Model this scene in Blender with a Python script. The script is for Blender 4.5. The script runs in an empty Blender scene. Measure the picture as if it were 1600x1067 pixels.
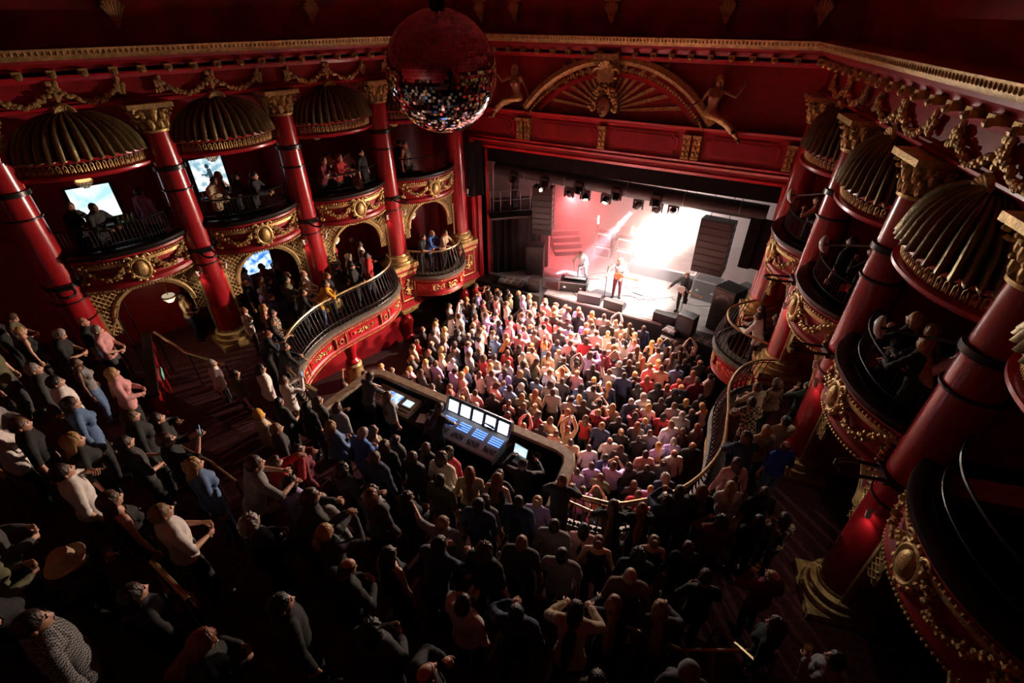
import bpy, bmesh, math, random
import numpy as np
from mathutils import Vector, Matrix

random.seed(7)
RNG = np.random.RandomState(11)
SC = bpy.context.scene
COL = SC.collection
PI = math.pi

# ------------------------------------------------------------------ camera
CAM_POS = Vector((5.45, -16.4, 11.2))
cam_data = bpy.data.cameras.new('camera')
cam_data.sensor_width = 36.0
cam_data.lens = 760.0 * 36.0 / 1600.0
cam_data.clip_start = 0.05
cam_data.clip_end = 200
camera = bpy.data.objects.new('camera', cam_data)
camera.location = CAM_POS
camera.rotation_euler = (math.radians(90 - 34.303), 0, math.radians(29.5))
COL.objects.link(camera)
SC.camera = camera

# ------------------------------------------------------------------ world, exposure
world = bpy.data.worlds.new('dark_hall')
SC.world = world
world.use_nodes = True
world.node_tree.nodes['Background'].inputs[0].default_value = (0, 0, 0, 1)
world.node_tree.nodes['Background'].inputs[1].default_value = 0.0
SC.view_settings.view_transform = 'Standard'
SC.view_settings.look = 'None'
SC.view_settings.gamma = 1.0
SC.view_settings.use_curve_mapping = False
SC.view_settings.exposure = 0.0
SC.cycles.volume_bounces = 1
SC.cycles.max_bounces = 6
SC.cycles.transparent_max_bounces = 6
SC.cycles.volume_step_rate = 1.0

def lamp(name, kind, loc, target, energy, color, size=0.2, angle=60, blend=0.5):
    ld = bpy.data.lights.new(name, kind)
    ld.energy = energy
    ld.color = color
    if kind == 'SPOT':
        ld.spot_size = math.radians(angle); ld.spot_blend = blend; ld.shadow_soft_size = size
    elif kind == 'AREA':
        ld.shape = 'DISK'; ld.size = size
    else:
        ld.shadow_soft_size = size
    o = bpy.data.objects.new(name, ld)
    o.location = loc
    if target is not None:
        o.rotation_euler = (Vector(target) - Vector(loc)).to_track_quat('-Z', 'Y').to_euler()
    COL.objects.link(o)
    return o

# ------------------------------------------------------------------ main lights: the stage rig
# the white lamp at the rear of the stage that dazzles the house
lamp('back_lamp_light', 'SPOT', (2.62, 1.95, 4.78), (-3.2, -9.2, 0.9), 14500, (1.0, 0.72, 0.55), 0.20, 96, 0.9)
lamp('back_lamp_stage', 'SPOT', (2.60, 2.1, 4.72), (0.4, 1.6, 1.3), 2600, (0.80, 0.85, 1.0), 0.10, 66, 0.6)
lamp('back_lamp_beam', 'SPOT', (2.50, 2.1, 4.70), (0.2, 2.9, 1.4), 10000, (0.70, 0.74, 1.0), 0.05, 14, 0.3)
lamp('back_lamp_glow', 'POINT', (2.62, 1.85, 4.78), None, 450, (1.0, 0.90, 0.82), 0.12)
# the hanging heads, the small bright lamp, the column cans and the wall lamps carry their light in their own builders

# ------------------------------------------------------------------ mesh builder
class MB:
    def __init__(self):
        self.v = []; self.f = []; self.n = 0
    def add(self, verts, faces):
        verts = np.asarray(verts, float).reshape(-1, 3)
        k = self.n
        self.v.append(verts)
        self.f.extend([tuple(i + k for i in f) for f in faces])
        self.n += len(verts)
        return self
    def box(self, c, s, rz=0.0, rot=None):
        x, y, z = s[0] / 2, s[1] / 2, s[2] / 2
        p = np.array([(-x,-y,-z),(x,-y,-z),(x,y,-z),(-x,y,-z),(-x,-y,z),(x,-y,z),(x,y,z),(-x,y,z)])
        if rot is not None:
            p = p @ np.array(rot).T
        elif rz:
            c_, s_ = math.cos(rz), math.sin(rz)
            p = p @ np.array([(c_, -s_, 0), (s_, c_, 0), (0, 0, 1)]).T
        return self.add(p + np.array(c), [(0,3,2,1),(4,5,6,7),(0,1,5,4),(1,2,6,5),(2,3,7,6),(3,0,4,7)])
    def prism(self, poly, z0, z1, holes=None):
        n = len(poly)
        v = [(x, y, z0) for x, y in poly] + [(x, y, z1) for x, y in poly]
        f = [tuple(reversed(range(n))), tuple(range(n, 2 * n))] + [(i, (i+1) % n, n + (i+1) % n, n + i) for i in range(n)]
        return self.add(v, f)
    def loft(self, rings, closed=True, cap=True):
        n = len(rings[0]); v = np.concatenate([np.asarray(r, float) for r in rings]); f = []
        for k in range(len(rings) - 1):
            a, b = k * n, (k + 1) * n
            for i in range(n if closed else n - 1):
                j = (i + 1) % n
                f.append((a + i, a + j, b + j, b + i))
        if cap and closed:
            f.append(tuple(reversed(range(n)))); f.append(tuple(range((len(rings)-1)*n, len(rings)*n)))
        return self.add(v, f)
    def tube(self, pts, r, n=8, cap=True, closed=False):
        pts = [np.asarray(p, float) for p in pts]
        m = len(pts); rs = r if hasattr(r, '__len__') else [r] * m
        rings = []; up = None
        for i, p in enumerate(pts):
            if closed:
                t = pts[(i + 1) % m] - pts[i - 1]
            else:
                t = pts[min(i + 1, m - 1)] - pts[max(i - 1, 0)]
            L = np.linalg.norm(t); t = t / L if L > 1e-9 else np.array([0, 0, 1.0])
            if up is None:
                h = np.array([0, 0, 1.0]) if abs(t[2]) < 0.9 else np.array([1.0, 0, 0])
                up = np.cross(np.cross(t, h), t)
            up = up - t * (up @ t); up /= np.linalg.norm(up) + 1e-12
            sd = np.cross(t, up)
            a = np.arange(n) * 2 * PI / n
            rings.append(p + rs[i] * (np.cos(a)[:, None] * sd + np.sin(a)[:, None] * up))
        if closed:
            rings.append(rings[0]); cap = False
        return self.loft(rings, True, cap)
    def cyl(self, c, r, h, n=16, r2=None):
        r2 = r if r2 is None else r2
        return self.tube([c, (c[0], c[1], c[2] + h)], [r, r2], n)
    def lathe(self, prof, n=24, c=(0, 0, 0), a0=0.0, a1=2 * PI, cap=True):
        full = abs(a1 - a0 - 2 * PI) < 1e-6
        m = n if full else n + 1
        a = a0 + (a1 - a0) * np.arange(m) / n
        rings = [np.stack([c[0] + r * np.cos(a), c[1] + r * np.sin(a), np.full(m, c[2] + z)], 1) for r, z in prof]
        return self.loft(rings, full, cap and full)
    def ell(self, c, r, nu=10, nv=7, rot=None):
        a = np.arange(nu) * 2 * PI / nu
        rings = []
        for k in range(1, nv):
            ph = PI * k / nv - PI / 2
            p = np.stack([np.cos(a) * math.cos(ph) * r[0], np.sin(a) * math.cos(ph) * r[1], np.full(nu, math.sin(ph) * r[2])], 1)
            rings.append(p)
        v = np.concatenate([[[0, 0, -r[2]]], *rings, [[0, 0, r[2]]]])
        if rot is not None:
            v = v @ np.array(rot).T
        f = []
        for i in range(nu):
            j = (i + 1) % nu
            f.append((0, 1 + j, 1 + i))
            for k in range(nv - 2):
                A, B = 1 + k * nu, 1 + (k + 1) * nu
                f.append((A + i, A + j, B + j, B + i))
            A = 1 + (nv - 2) * nu
            f.append((A + i, A + j, 1 + (nv - 1) * nu))
        return self.add(v + np.array(c), f)
    def sweep(self, path, prof, closed=False, outward=None):
        """prof: list of (offset to the side, z); path: list of (x,y[,z]); side = to the left of travel"""
        pts = [np.array((p[0], p[1], p[2] if len(p) > 2 else 0.0)) for p in path]
        m = len(pts); rings = []
        for i, p in enumerate(pts):
            if closed:
                t0 = pts[i] - pts[i - 1]; t1 = pts[(i + 1) % m] - pts[i]
            else:
                t0 = pts[i] - pts[max(i - 1, 0)]; t1 = pts[min(i + 1, m - 1)] - pts[i]
                if i == 0: t0 = t1
                if i == m - 1: t1 = t0
            t0 = t0[:2] / (np.linalg.norm(t0[:2]) + 1e-12); t1 = t1[:2] / (np.linalg.norm(t1[:2]) + 1e-12)
            n0 = np.array([-t0[1], t0[0]]); n1 = np.array([-t1[1], t1[0]])
            nn = n0 + n1; nn /= np.linalg.norm(nn) + 1e-12
            k = 1.0 / max(0.35, nn @ n0)
            rings.append(np.array([(p[0] + nn[0] * o * k, p[1] + nn[1] * o * k, p[2] + z) for o, z in prof]))
        if closed:
            rings.append(rings[0])
        return self.loft(rings, True, not closed)
    def mesh(self, name, mat=None, smooth=True):
        me = bpy.data.meshes.new(name)
        me.from_pydata(np.concatenate(self.v).tolist() if self.v else [], [], self.f)
        me.validate()
        bm = bmesh.new(); bm.from_mesh(me)
        bmesh.ops.recalc_face_normals(bm, faces=bm.faces)
        bm.to_mesh(me); bm.free()
        if mat is not None:
            me.materials.append(mat)
        if smooth:
            me.polygons.foreach_set('use_smooth', [True] * len(me.polygons))
            try:
                me.set_sharp_from_angle(angle=math.radians(38))
            except Exception:
                pass
        me.update()
        return me
    def build(self, name, mat, parent=None, smooth=True, mtx=None, color=None):
        return put(name, self.mesh(name, mat, smooth), parent, mtx, color)

def put(name, me, parent=None, mtx=None, color=None):
    o = bpy.data.objects.new(name, me)
    COL.objects.link(o)
    if mtx is not None:
        o.matrix_local = mtx
    if parent is not None:
        o.parent = parent
    if color is not None:
        o.color = (color[0], color[1], color[2], 1)
    return o

def tag(o, label=None, cat=None, group=None, kind=None):
    if label: o['label'] = label
    if cat: o['category'] = cat
    if group: o['group'] = group
    if kind: o['kind'] = kind
    return o

def thing(name, label, cat, mtx=None, group=None, kind=None, parent=None):
    o = bpy.data.objects.new(name, None)
    COL.objects.link(o)
    o.empty_display_size = 0.1
    if mtx is not None:
        o.matrix_local = mtx
    return tag(o, label, cat, group, kind)

def copy_tree(o, mtx=None, parent=None):
    c = o.copy(); COL.objects.link(c)
    if parent is not None:
        c.parent = parent
    if mtx is not None:
        c.matrix_local = mtx
    for ch in o.children:
        copy_tree(ch, None, c)
    return c

def TR(x=0, y=0, z=0, rz=0, rx=0, ry=0, s=1):
    return Matrix.Translation((x, y, z)) @ Matrix.Rotation(rz, 4, 'Z') @ Matrix.Rotation(rx, 4, 'X') @ Matrix.Rotation(ry, 4, 'Y') @ Matrix.Scale(s, 4)

# ------------------------------------------------------------------ materials
def mat(name, color=(0.5, 0.5, 0.5), rough=0.5, metal=0.0, spec=0.5, noise=0.0, nscale=8.0, bump=0.0, bscale=40.0,
        emit=None, estr=0.0, objcol=False, sheen=0.0, coat=0.0, stretch=None, ntint=None):
    m = bpy.data.materials.new(name)
    m.use_nodes = True
    nt = m.node_tree; b = nt.nodes['Principled BSDF']
    b.inputs['Roughness'].default_value = rough
    b.inputs['Metallic'].default_value = metal
    b.inputs['Specular IOR Level'].default_value = spec
    if coat: b.inputs['Coat Weight'].default_value = coat; b.inputs['Coat Roughness'].default_value = 0.12
    if sheen: b.inputs['Sheen Weight'].default_value = sheen
    src = None
    if objcol:
        oi = nt.nodes.new('ShaderNodeObjectInfo'); src = oi.outputs['Color']
    else:
        rgb = nt.nodes.new('ShaderNodeRGB'); rgb.outputs[0].default_value = (*color, 1); src = rgb.outputs[0]
    tc = None
    def coords(sc):
        nonlocal tc
        if tc is None:
            tc = nt.nodes.new('ShaderNodeTexCoord')
        mp = nt.nodes.new('ShaderNodeMapping'); nt.links.new(tc.outputs['Object'], mp.inputs[0])
        if stretch: mp.inputs['Scale'].default_value = stretch
        n = nt.nodes.new('ShaderNodeTexNoise'); n.inputs['Scale'].default_value = sc; n.inputs['Detail'].default_value = 3
        nt.links.new(mp.outputs[0], n.inputs['Vector'])
        return n
    if noise:
        n = coords(nscale)
        r = nt.nodes.new('ShaderNodeMapRange'); r.inputs[1].default_value = 0.3; r.inputs[2].default_value = 0.7
        r.inputs[3].default_value = 1 - noise; r.inputs[4].default_value = 1 + noise
        nt.links.new(n.outputs[0], r.inputs[0])
        mx = nt.nodes.new('ShaderNodeMix'); mx.data_type = 'RGBA'; mx.blend_type = 'MULTIPLY'; mx.inputs[0].default_value = 1
        nt.links.new(src, mx.inputs[6]); nt.links.new(r.outputs[0], mx.inputs[7]); src = mx.outputs[2]
    nt.links.new(src, b.inputs['Base Color'])
    if bump:
        n = coords(bscale)
        bp = nt.nodes.new('ShaderNodeBump'); bp.inputs['Strength'].default_value = bump; bp.inputs['Distance'].default_value = 0.02
        nt.links.new(n.outputs[0], bp.inputs['Height']); nt.links.new(bp.outputs[0], b.inputs['Normal'])
    if emit is not None:
        b.inputs['Emission Color'].default_value = (*emit, 1); b.inputs['Emission Strength'].default_value = estr
    return m

M = dict(
    red_gloss=mat('red_gloss_paint', (0.34, 0.010, 0.016), 0.25, coat=0.6, noise=0.12, nscale=3, bump=0.05, bscale=12),
    red_paint=mat('red_paint', (0.30, 0.010, 0.016), 0.42, noise=0.2, nscale=4, bump=0.08, bscale=18),
    red_frame=mat('red_proscenium_paint', (0.42, 0.012, 0.022), 0.3, coat=0.5, noise=0.12, nscale=3),
    gold=mat('gilt', (0.52, 0.37, 0.15), 0.45, metal=0.55, noise=0.35, nscale=9, bump=0.5, bscale=30),
    gold_rail=mat('brass_rail', (0.50, 0.37, 0.19), 0.3, metal=0.7, noise=0.2, nscale=5),
    gold_lattice=mat('gilt_lattice', (0.42, 0.30, 0.13), 0.5, metal=0.4, noise=0.25, nscale=9),
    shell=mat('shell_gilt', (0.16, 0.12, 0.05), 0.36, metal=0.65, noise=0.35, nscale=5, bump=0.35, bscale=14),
    stone=mat('dark_stone_ledge', (0.13, 0.11, 0.085), 0.6, noise=0.3, nscale=10, bump=0.4, bscale=30),
    black=mat('black_paint', (0.012, 0.011, 0.012), 0.55, noise=0.3, nscale=6),
    black_metal=mat('black_metal', (0.015, 0.014, 0.015), 0.32, metal=0.3, spec=0.5, noise=0.2, nscale=10),
    black_cloth=mat('black_curtain', (0.010, 0.008, 0.008), 0.9, spec=0.1, noise=0.35, nscale=5),
    ceiling=mat('ceiling_red', (0.28, 0.010, 0.016), 0.6, noise=0.4, nscale=1.5),
    carpet=mat('carpet', (0.07, 0.012, 0.014), 0.95, noise=0.5, nscale=14),
    floor=mat('dark_floor', (0.03, 0.018, 0.016), 0.5, noise=0.4, nscale=6),
    stage=mat('stage_boards', (0.27, 0.26, 0.25), 0.5, noise=0.25, nscale=3, bump=0.1, bscale=20),
    stage_back=mat('stage_backcloth', (0.30, 0.30, 0.30), 0.85, noise=0.25, nscale=2),
    grey=mat('grey_metal', (0.30, 0.30, 0.31), 0.4, metal=0.4, noise=0.2, nscale=8),
    white=mat('white_plastic', (0.75, 0.72, 0.68), 0.4, noise=0.08, nscale=8),
    chrome=mat('chrome', (0.8, 0.8, 0.82), 0.15, metal=1.0),
    cloth=mat('clothing', objcol=True, rough=0.85, noise=0.15, nscale=9, bump=0.3, bscale=18),
    leather=mat('leather_clothing', objcol=True, rough=0.38, noise=0.2, nscale=9, bump=0.6, bscale=22),
    skin=mat('skin', objcol=True, rough=0.5, noise=0.10, nscale=14),
    hair=mat('hair', objcol=True, rough=0.42, noise=0.40, nscale=40, bump=0.6, bscale=70, stretch=(1.0, 1.0, 0.12)),
    eye=mat('eye', (0.02, 0.015, 0.012), 0.2),
    paint=mat('painted_part', objcol=True, rough=0.45, noise=0.1, nscale=8),
    glow=mat('lamp_glow', (1, 0.9, 0.8), 0.4, emit=(1.0, 0.86, 0.66), estr=26),
    dazzle=mat('dazzling_lamp', (1, 1, 1), 0.4, emit=(1.0, 0.93, 0.85), estr=420),
    lampwarm=mat('warm_glass_shade', (0.9, 0.7, 0.45), 0.4, emit=(1.0, 0.55, 0.2), estr=1.6),
    lampwhite=mat('white_glass_bowl', (0.9, 0.85, 0.75), 0.3, emit=(1.0, 0.80, 0.55), estr=0.5),
    glass=mat('plastic_cup', (0.85, 0.75, 0.6), 0.12, spec=0.6),
    beer=mat('beer', (0.75, 0.38, 0.05), 0.1),
    wood=mat('honey_wood', (0.42, 0.20, 0.06), 0.35, noise=0.3, nscale=12, stretch=(1, 6, 1)),
    redbag=mat('red_leather', (0.5, 0.02, 0.03), 0.4, noise=0.2),
    yellow=mat('yellow_case', (0.75, 0.6, 0.12), 0.5),
)
# one red paint and one gilt throughout the hall
M['red_dark'] = M['red_paint']; M['gold_dark'] = M['gold_base'] = M['gold']
M['glass'].node_tree.nodes['Principled BSDF'].inputs['Transmission Weight'].default_value = 0.8

def screen_mat(name, c1, c2, strength, scale=6.0, kind='noise'):
    m = bpy.data.materials.new(name); m.use_nodes = True
    nt = m.node_tree; b = nt.nodes['Principled BSDF']
    b.inputs['Base Color'].default_value = (0.02, 0.02, 0.02, 1)
    tc = nt.nodes.new('ShaderNodeTexCoord')
    n = nt.nodes.new('ShaderNodeTexNoise'); n.inputs['Scale'].default_value = scale; n.inputs['Detail'].default_value = 4
    nt.links.new(tc.outputs['Object'], n.inputs['Vector'])
    cr = nt.nodes.new('ShaderNodeValToRGB')
    cr.color_ramp.elements[0].position = 0.38; cr.color_ramp.elements[1].position = 0.58
    cr.color_ramp.elements[0].color = (*c1, 1); cr.color_ramp.elements[1].color = (*c2, 1)
    nt.links.new(n.outputs[0], cr.inputs[0])
    nt.links.new(cr.outputs[0], b.inputs['Emission Color'])
    b.inputs['Emission Strength'].default_value = strength
    return m
M['scr_a'] = screen_mat('bright_video', (0.45, 0.75, 0.85), (0.95, 1.0, 1.0), 1.25, 2.2)
M['scr_b'] = screen_mat('video_of_player', (0.25, 0.45, 0.55), (0.95, 1.0, 1.0), 1.25, 5.0)
M['scr_blue'] = screen_mat('blue_video', (0.03, 0.22, 0.75), (0.75, 0.92, 1.0), 1.3, 5.0)
M['scr_desk'] = screen_mat('desk_screen', (0.70, 0.80, 1.0), (0.92, 0.96, 1.0), 3.0, 9.0)
M['scr_lap'] = screen_mat('laptop_screen', (0.55, 0.85, 0.95), (0.85, 1.0, 1.0), 1.0, 5.0)
M['scr_phone'] = screen_mat('phone_screen', (0.15, 0.40, 0.95), (0.5, 0.75, 1.0), 1.2, 20.0)
M['exit'] = mat('exit_green', (0.6, 0.9, 0.7), 0.5, emit=(0.35, 0.95, 0.62), estr=0.55)
M['mirror'] = mat('mirror_tile', (0.86, 0.84, 0.85), 0.04, metal=1.0)
# ------------------------------------------------------------------ layout helpers
def S(s, t, o, z=0.0):
    """a point beside a side wall: s = side, t = metres back from the stage along the columns, o = metres in towards the hall"""
    return Vector((s * (5.7 + 0.258 * t - 0.966 * o), -1.0 - 0.966 * t - 0.258 * o, z))

def bay_mtx(s, t, o=0.0, z=0.0):
    y = Vector((-s * 0.966, -0.258, 0)); x = Vector((y.y, -y.x, 0)); p = S(s, t, o, z)
    return Matrix(((x.x, y.x, 0, p.x), (x.y, y.y, 0, p.y), (0, 0, 1, p.z), (0, 0, 0, 1)))

def catmull(P, k=8):
    P = [np.array(p, float) for p in P]; out = []
    for i in range(len(P) - 1):
        a = P[max(i - 1, 0)]; b = P[i]; c = P[i + 1]; d = P[min(i + 2, len(P) - 1)]
        for j in range(k):
            t = j / k
            out.append(0.5 * ((2 * b) + (-a + c) * t + (2 * a - 5 * b + 4 * c - d) * t * t + (-a + 3 * b - 3 * c + d) * t ** 3))
    out.append(P[-1]); return out

def resample(path, step):
    P = np.array([p[:2] for p in path]); d = np.r_[0, np.cumsum(np.linalg.norm(np.diff(P, axis=0), axis=1))]
    n = max(2, int(round(d[-1] / step)) + 1); q = np.linspace(0, d[-1], n)
    return np.stack([np.interp(q, d, P[:, 0]), np.interp(q, d, P[:, 1])], 1)

def xz(mb, y=0.0):
    """geometry drawn in (x, z) with depth as third number, stood upright at depth y facing the hall"""
    mb.v = [np.stack([v[:, 0], y - v[:, 2], v[:, 1]], 1) for v in mb.v]
    return mb

# rake of the circle: floor height at depth y
TIER_Y0, TIER_D, TIER_H, CIRCLE_Z = -11.9, 0.86, 0.50, 2.8
def tier_of(y):
    return max(0, int(math.ceil((TIER_Y0 - y) / TIER_D)))
def floor_z(y):
    return CIRCLE_Z + TIER_H * min(9, tier_of(y))

def structure(name, mb, m, label, cat, smooth=True, parent=None, mtx=None):
    o = mb.build(name, m, parent, smooth, mtx)
    if parent is None:
        tag(o, label, cat, kind='structure')
    return o

# ------------------------------------------------------------------ the shell of the hall
structure('floor', MB().box((0, -8, -0.15), (26, 26, 0.3)), M['floor'], 'dark stalls floor under the crowd', 'floor', False)
structure('ceiling', MB().box((0, -7, 13.3), (30, 30, 0.3)), M['ceiling'], 'dark red ceiling above the hall', 'ceiling', False)
structure('wall_back', MB().box((0, -21.6, 6.5), (28, 0.3, 13)), M['red_dark'], 'dark wall behind the circle seats', 'wall', False)
for s, nm in ((-1, 'left'), (1, 'right')):
    mb = MB()
    a, b = S(s, -0.9, -2.0), S(s, 18, -2.0); a2, b2 = S(s, -0.9, -2.25), S(s, 18, -2.25)
    mb.prism([(a.x, a.y), (b.x, b.y), (b2.x, b2.y), (a2.x, a2.y)], 0, 13)
    structure('wall_' + nm, mb, M['red_paint'], 'red wall behind the boxes on the video-screen side' if s < 0 else 'red wall behind the boxes opposite the video screens', 'wall', False)
# proscenium wall with its opening
OX0, OX1, OZ = -5.25, 5.3, 6.9
mb = MB()
mb.box((-8.6, 0.3, 5.2), (6.7, 0.6, 10.4)); mb.box((8.65, 0.3, 5.2), (6.7, 0.6, 10.4))
mb.box((0.025, 0.3, 8.65), (10.55, 0.6, 3.5))
structure('wall_front', mb, M['red_dark'], 'dark red proscenium wall around the stage opening', 'wall', False)
# stepped red moulding round the opening
mb = MB()
path = [(OX1, 0.2), (OX1, OZ), (OX0, OZ), (OX0, 0.2)]
prof = [(0, -0.35), (0, 0.05), (-0.10, 0.12), (-0.14, 0.05), (-0.20, 0.05), (-0.26, 0.18), (-0.34, 0.22), (-0.40, 0.10), (-0.46, 0.10), (-0.52, 0.02), (-0.52, -0.35)]
mb.sweep([(x, z) for x, z in path], prof)
structure('trim_1', xz(mb), M['red_frame'], 'glossy red stepped moulding framing the stage opening', 'moulding')

# frieze above the opening
frz = thing('trim_2', 'red frieze with raised panels and gilt brackets over the stage opening', 'frieze', kind='structure')
MB().box((0, -0.06, 7.76), (13.2, 0.14, 0.92)).build('frieze_band', M['red_paint'], frz, False)
mb = MB().sweep([(7, -0.12), (-7, -0.12)], [(0, 8.16), (0.10, 8.16), (0.16, 8.22), (0.26, 8.26), (0.28, 8.34), (0, 8.34)])
mb.build('frieze_cornice', M['red_frame'], frz)
mb = MB().sweep([(7, -0.12), (-7, -0.12)], [(0, 7.30), (0.10, 7.30), (0.12, 7.36), (0, 7.40)])
mb.build('frieze_sill', M['red_frame'], frz)
bx = [-6.15, -3.22, -0.31, 2.55, 5.4]
def oct_panel(x0, x1, z0, z1, c, d0, d1):
    return MB().prism([(x0 + c, z0), (x1 - c, z0), (x1 - c, z0 + c * .6), (x1, z0 + c), (x1, z1 - c), (x1 - c, z1 - c * .6), (x1 - c, z1), (x0 + c, z1), (x0 + c, z1 - c * .6), (x0, z1 - c), (x0, z0 + c), (x0 + c, z0 + c * .6)], d0, d1)
for a, b in zip(bx[:-1], bx[1:]):
    wa = 0.42 if a in (-3.22, 2.55, -6.15) else 0.24
    wb = 0.42 if b in (-3.22, 2.55, 5.4) else 0.24
    xz(oct_panel(a + wa, b - wb, 7.50, 8.08, 0.13, 0.12, 0.17)).build('panel', M['red_frame'], frz, False)
    xz(oct_panel(a + wa + .09, b - wb - .09, 7.58, 8.00, 0.11, 0.16, 0.20)).build('panel', M['red_paint'], frz, False)
mb = MB()
mb.box((0, -0.20, 0), (0.22, 0.16, 0.70)); mb.box((0, -0.26, 0.30), (0.26, 0.26, 0.10)); mb.box((0, -0.22, -0.33), (0.25, 0.18, 0.06))
for k in range(3):
    for j in (-1, 1):
        mb.ell((j * 0.06, -0.29, 0.16 - 0.17 * k), (0.055, 0.04, 0.075), 8, 5)
    mb.ell((0, -0.30, 0.10 - 0.17 * k), (0.03, 0.05, 0.05), 6, 4)
bracket = mb.mesh('bracket', M['gold_dark'])
for k, x in enumerate(bx):
    for dx in ((-0.15, 0.15) if k != 2 else (0,)):
        put('bracket', bracket, frz, TR(x + dx, 0, 7.76))

# segmental arch with rays, keystone and mask
arch = thing('arch_ornament', 'segmental arch with gilt sunburst over the stage opening', 'arch', kind='structure')
AC, AR, AX = 6.15, 3.70, -0.08
def arc(R, n=36, h=8.34):
    a = math.acos((h - AC) / R)
    return [(AX + R * math.sin(q), AC + R * math.cos(q)) for q in np.linspace(a, -a, n)]
xz(MB().prism(arc(AR - 0.05) , 0.0, 0.06)).build('tympanum', M['red_paint'], arch, False)
xz(MB().sweep(arc(AR), [(0.0, -0.02), (0.0, 0.30), (-0.10, 0.36), (-0.24, 0.30), (-0.24, -0.02)])).build('arch_moulding', M['gold_dark'], arch)
xz(MB().sweep(arc(AR - 0.30), [(0.05, -0.02), (0.05, 0.16), (-0.08, 0.16), (-0.08, -0.02)])).build('inner_moulding', M['red_frame'], arch)
me_egg = MB().ell((0, 0, 0), (0.055, 0.06, 0.055), 6, 4).mesh('bead', M['gold_dark'])
mb = MB()
for q in np.linspace(-0.93, 0.93, 64):
    mb.ell((AX + (AR - 0.12) * math.sin(q), -0.38, AC + (AR - 0.12) * math.cos(q)), (0.05, 0.04, 0.05), 6, 4)
tag(mb.build('beading', M['gold_dark'], arch), kind='stuff')
FX, FZ = -0.31, 8.72
for k in range(17):
    q = -PI / 2 * 0.93 + PI * 0.93 * k / 16
    L = 2.05 + 0.35 * math.sin(2.1 * k) - 0.9 * math.cos(q) ** 4 * 0.75
    dx, dz = math.sin(q), math.cos(q)
    r0, w = 0.45, 0.06
    pts = [(FX + dx * r0 - dz * w * .5, FZ - .2 + dz * r0 + dx * w * .5), (FX + dx * r0 + dz * w * .5, FZ - .2 + dz * r0 - dx * w * .5),
           (FX + dx * L + dz * w, FZ - .2 + dz * L - dx * w), (FX + dx * (L + .06), FZ - .2 + dz * (L + .06)), (FX + dx * L - dz * w, FZ - .2 + dz * L + dx * w)]
    xz(MB().prism(pts, 0.05, 0.12)).build('ray', M['gold_dark'], arch, False)
# keystone: scrolls, shell and wreath
mb = MB()
mb.box((FX, -0.30, 9.75), (0.52, 0.40, 0.75)); mb.box((FX, -0.34, 10.05), (0.78, 0.5, 0.16))
for j in (-1, 1):
    mb.tube([(FX + j * (0.30 + 0.13 * math.cos(a)), -0.45, 9.62 + 0.13 * math.sin(a)) for a in np.linspace(0, 5.2, 14)], np.linspace(0.07, 0.03, 14), 8)
for k in range(9):
    q = -1.3 + 2.6 * k / 8
    mb.tube([(FX, -0.42, 9.68), (FX + 0.26 * math.sin(q), -0.58, 9.72 + 0.26 * math.cos(q))], [0.025, 0.055], 6)
mb.build('keystone', M['gold_dark'], arch)
mb = MB()
for k in range(70):
    q = RNG.uniform(-2.1, 2.1); r = RNG.uniform(0.27, 0.46)
    mb.ell((FX + r * math.sin(q), -0.36 - RNG.uniform(0, .12), FZ + 0.06 + r * 1.15 * math.cos(q)), (0.07, 0.06, 0.055), 6, 4)
tag(mb.build('curls', M['gold_dark'], arch), kind='stuff')

# main cornice along both sides and the front, with consoles
line_l = [S(-1, 14, 0.15), S(-1, -0.3, 0.15)]
P_c = [(p.x, p.y) for p in line_l] + [(-5.55, -0.35), (5.55, -0.35)] + [(p.x, p.y) for p in (S(1, -0.3, 0.15), S(1, 14, 0.15))]
cor = thing('trim_3', 'gilt egg-and-dart cornice running round the top of the hall', 'cornice', kind='structure')
P_rev = P_c[::-1]
MB().sweep(P_rev, [(-0.6, 10.16), (0.02, 10.16), (0.05, 10.22), (0.18, 10.30), (0.20, 10.36), (-0.6, 10.36)]).build('corona', M['red_paint'], cor)
MB().sweep(P_rev, [(-0.6, 10.36), (0.20, 10.36), (0.30, 10.44), (0.34, 10.56), (-0.6, 10.56)]).build('gilt_band', M['gold_dark'], cor)
MB().sweep(P_rev, [(-0.6, 9.96), (-0.04, 9.96), (-0.02, 10.04), (0.04, 10.08), (-0.6, 10.08)]).build('lower_moulding', M['red_frame'], cor)
cons = MB().box((0, -0.02, 0), (0.16, 0.22, 0.12)).ell((0, 0.09, -0.04), (0.07, 0.06, 0.06), 6, 4).mesh('console', M['gold_dark'])
for i in range(len(P_c) - 1):
    a, b = np.array(P_c[i]), np.array(P_c[i + 1]); L = np.linalg.norm(b - a)
    if L < 1: continue
    n = int(L / 0.52); d = (b - a) / L; rz = math.atan2(d[1], d[0]) + PI
    for k in range(n):
        p = a + d * (k + 0.5) * L / n
        nrm = np.array([d[1], -d[0]])
        put('console', cons, cor, TR(p[0] + nrm[0] * 0.08, p[1] + nrm[1] * 0.08, 10.13, rz))
mb = MB()
for i in range(len(P_c) - 1):
    a, b = np.array(P_c[i]), np.array(P_c[i + 1]); L = np.linalg.norm(b - a); d = (b - a) / L; nrm = np.array([d[1], -d[0]])
    for k in range(int(L / 0.10)):
        p = a + d * (k + 0.5) * 0.10 + nrm * 0.31
        mb.ell((p[0], p[1], 10.49), (0.035, 0.035, 0.05), 5, 4)
tag(mb.build('egg_and_dart', M['gold_dark'], cor), kind='stuff')

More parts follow.
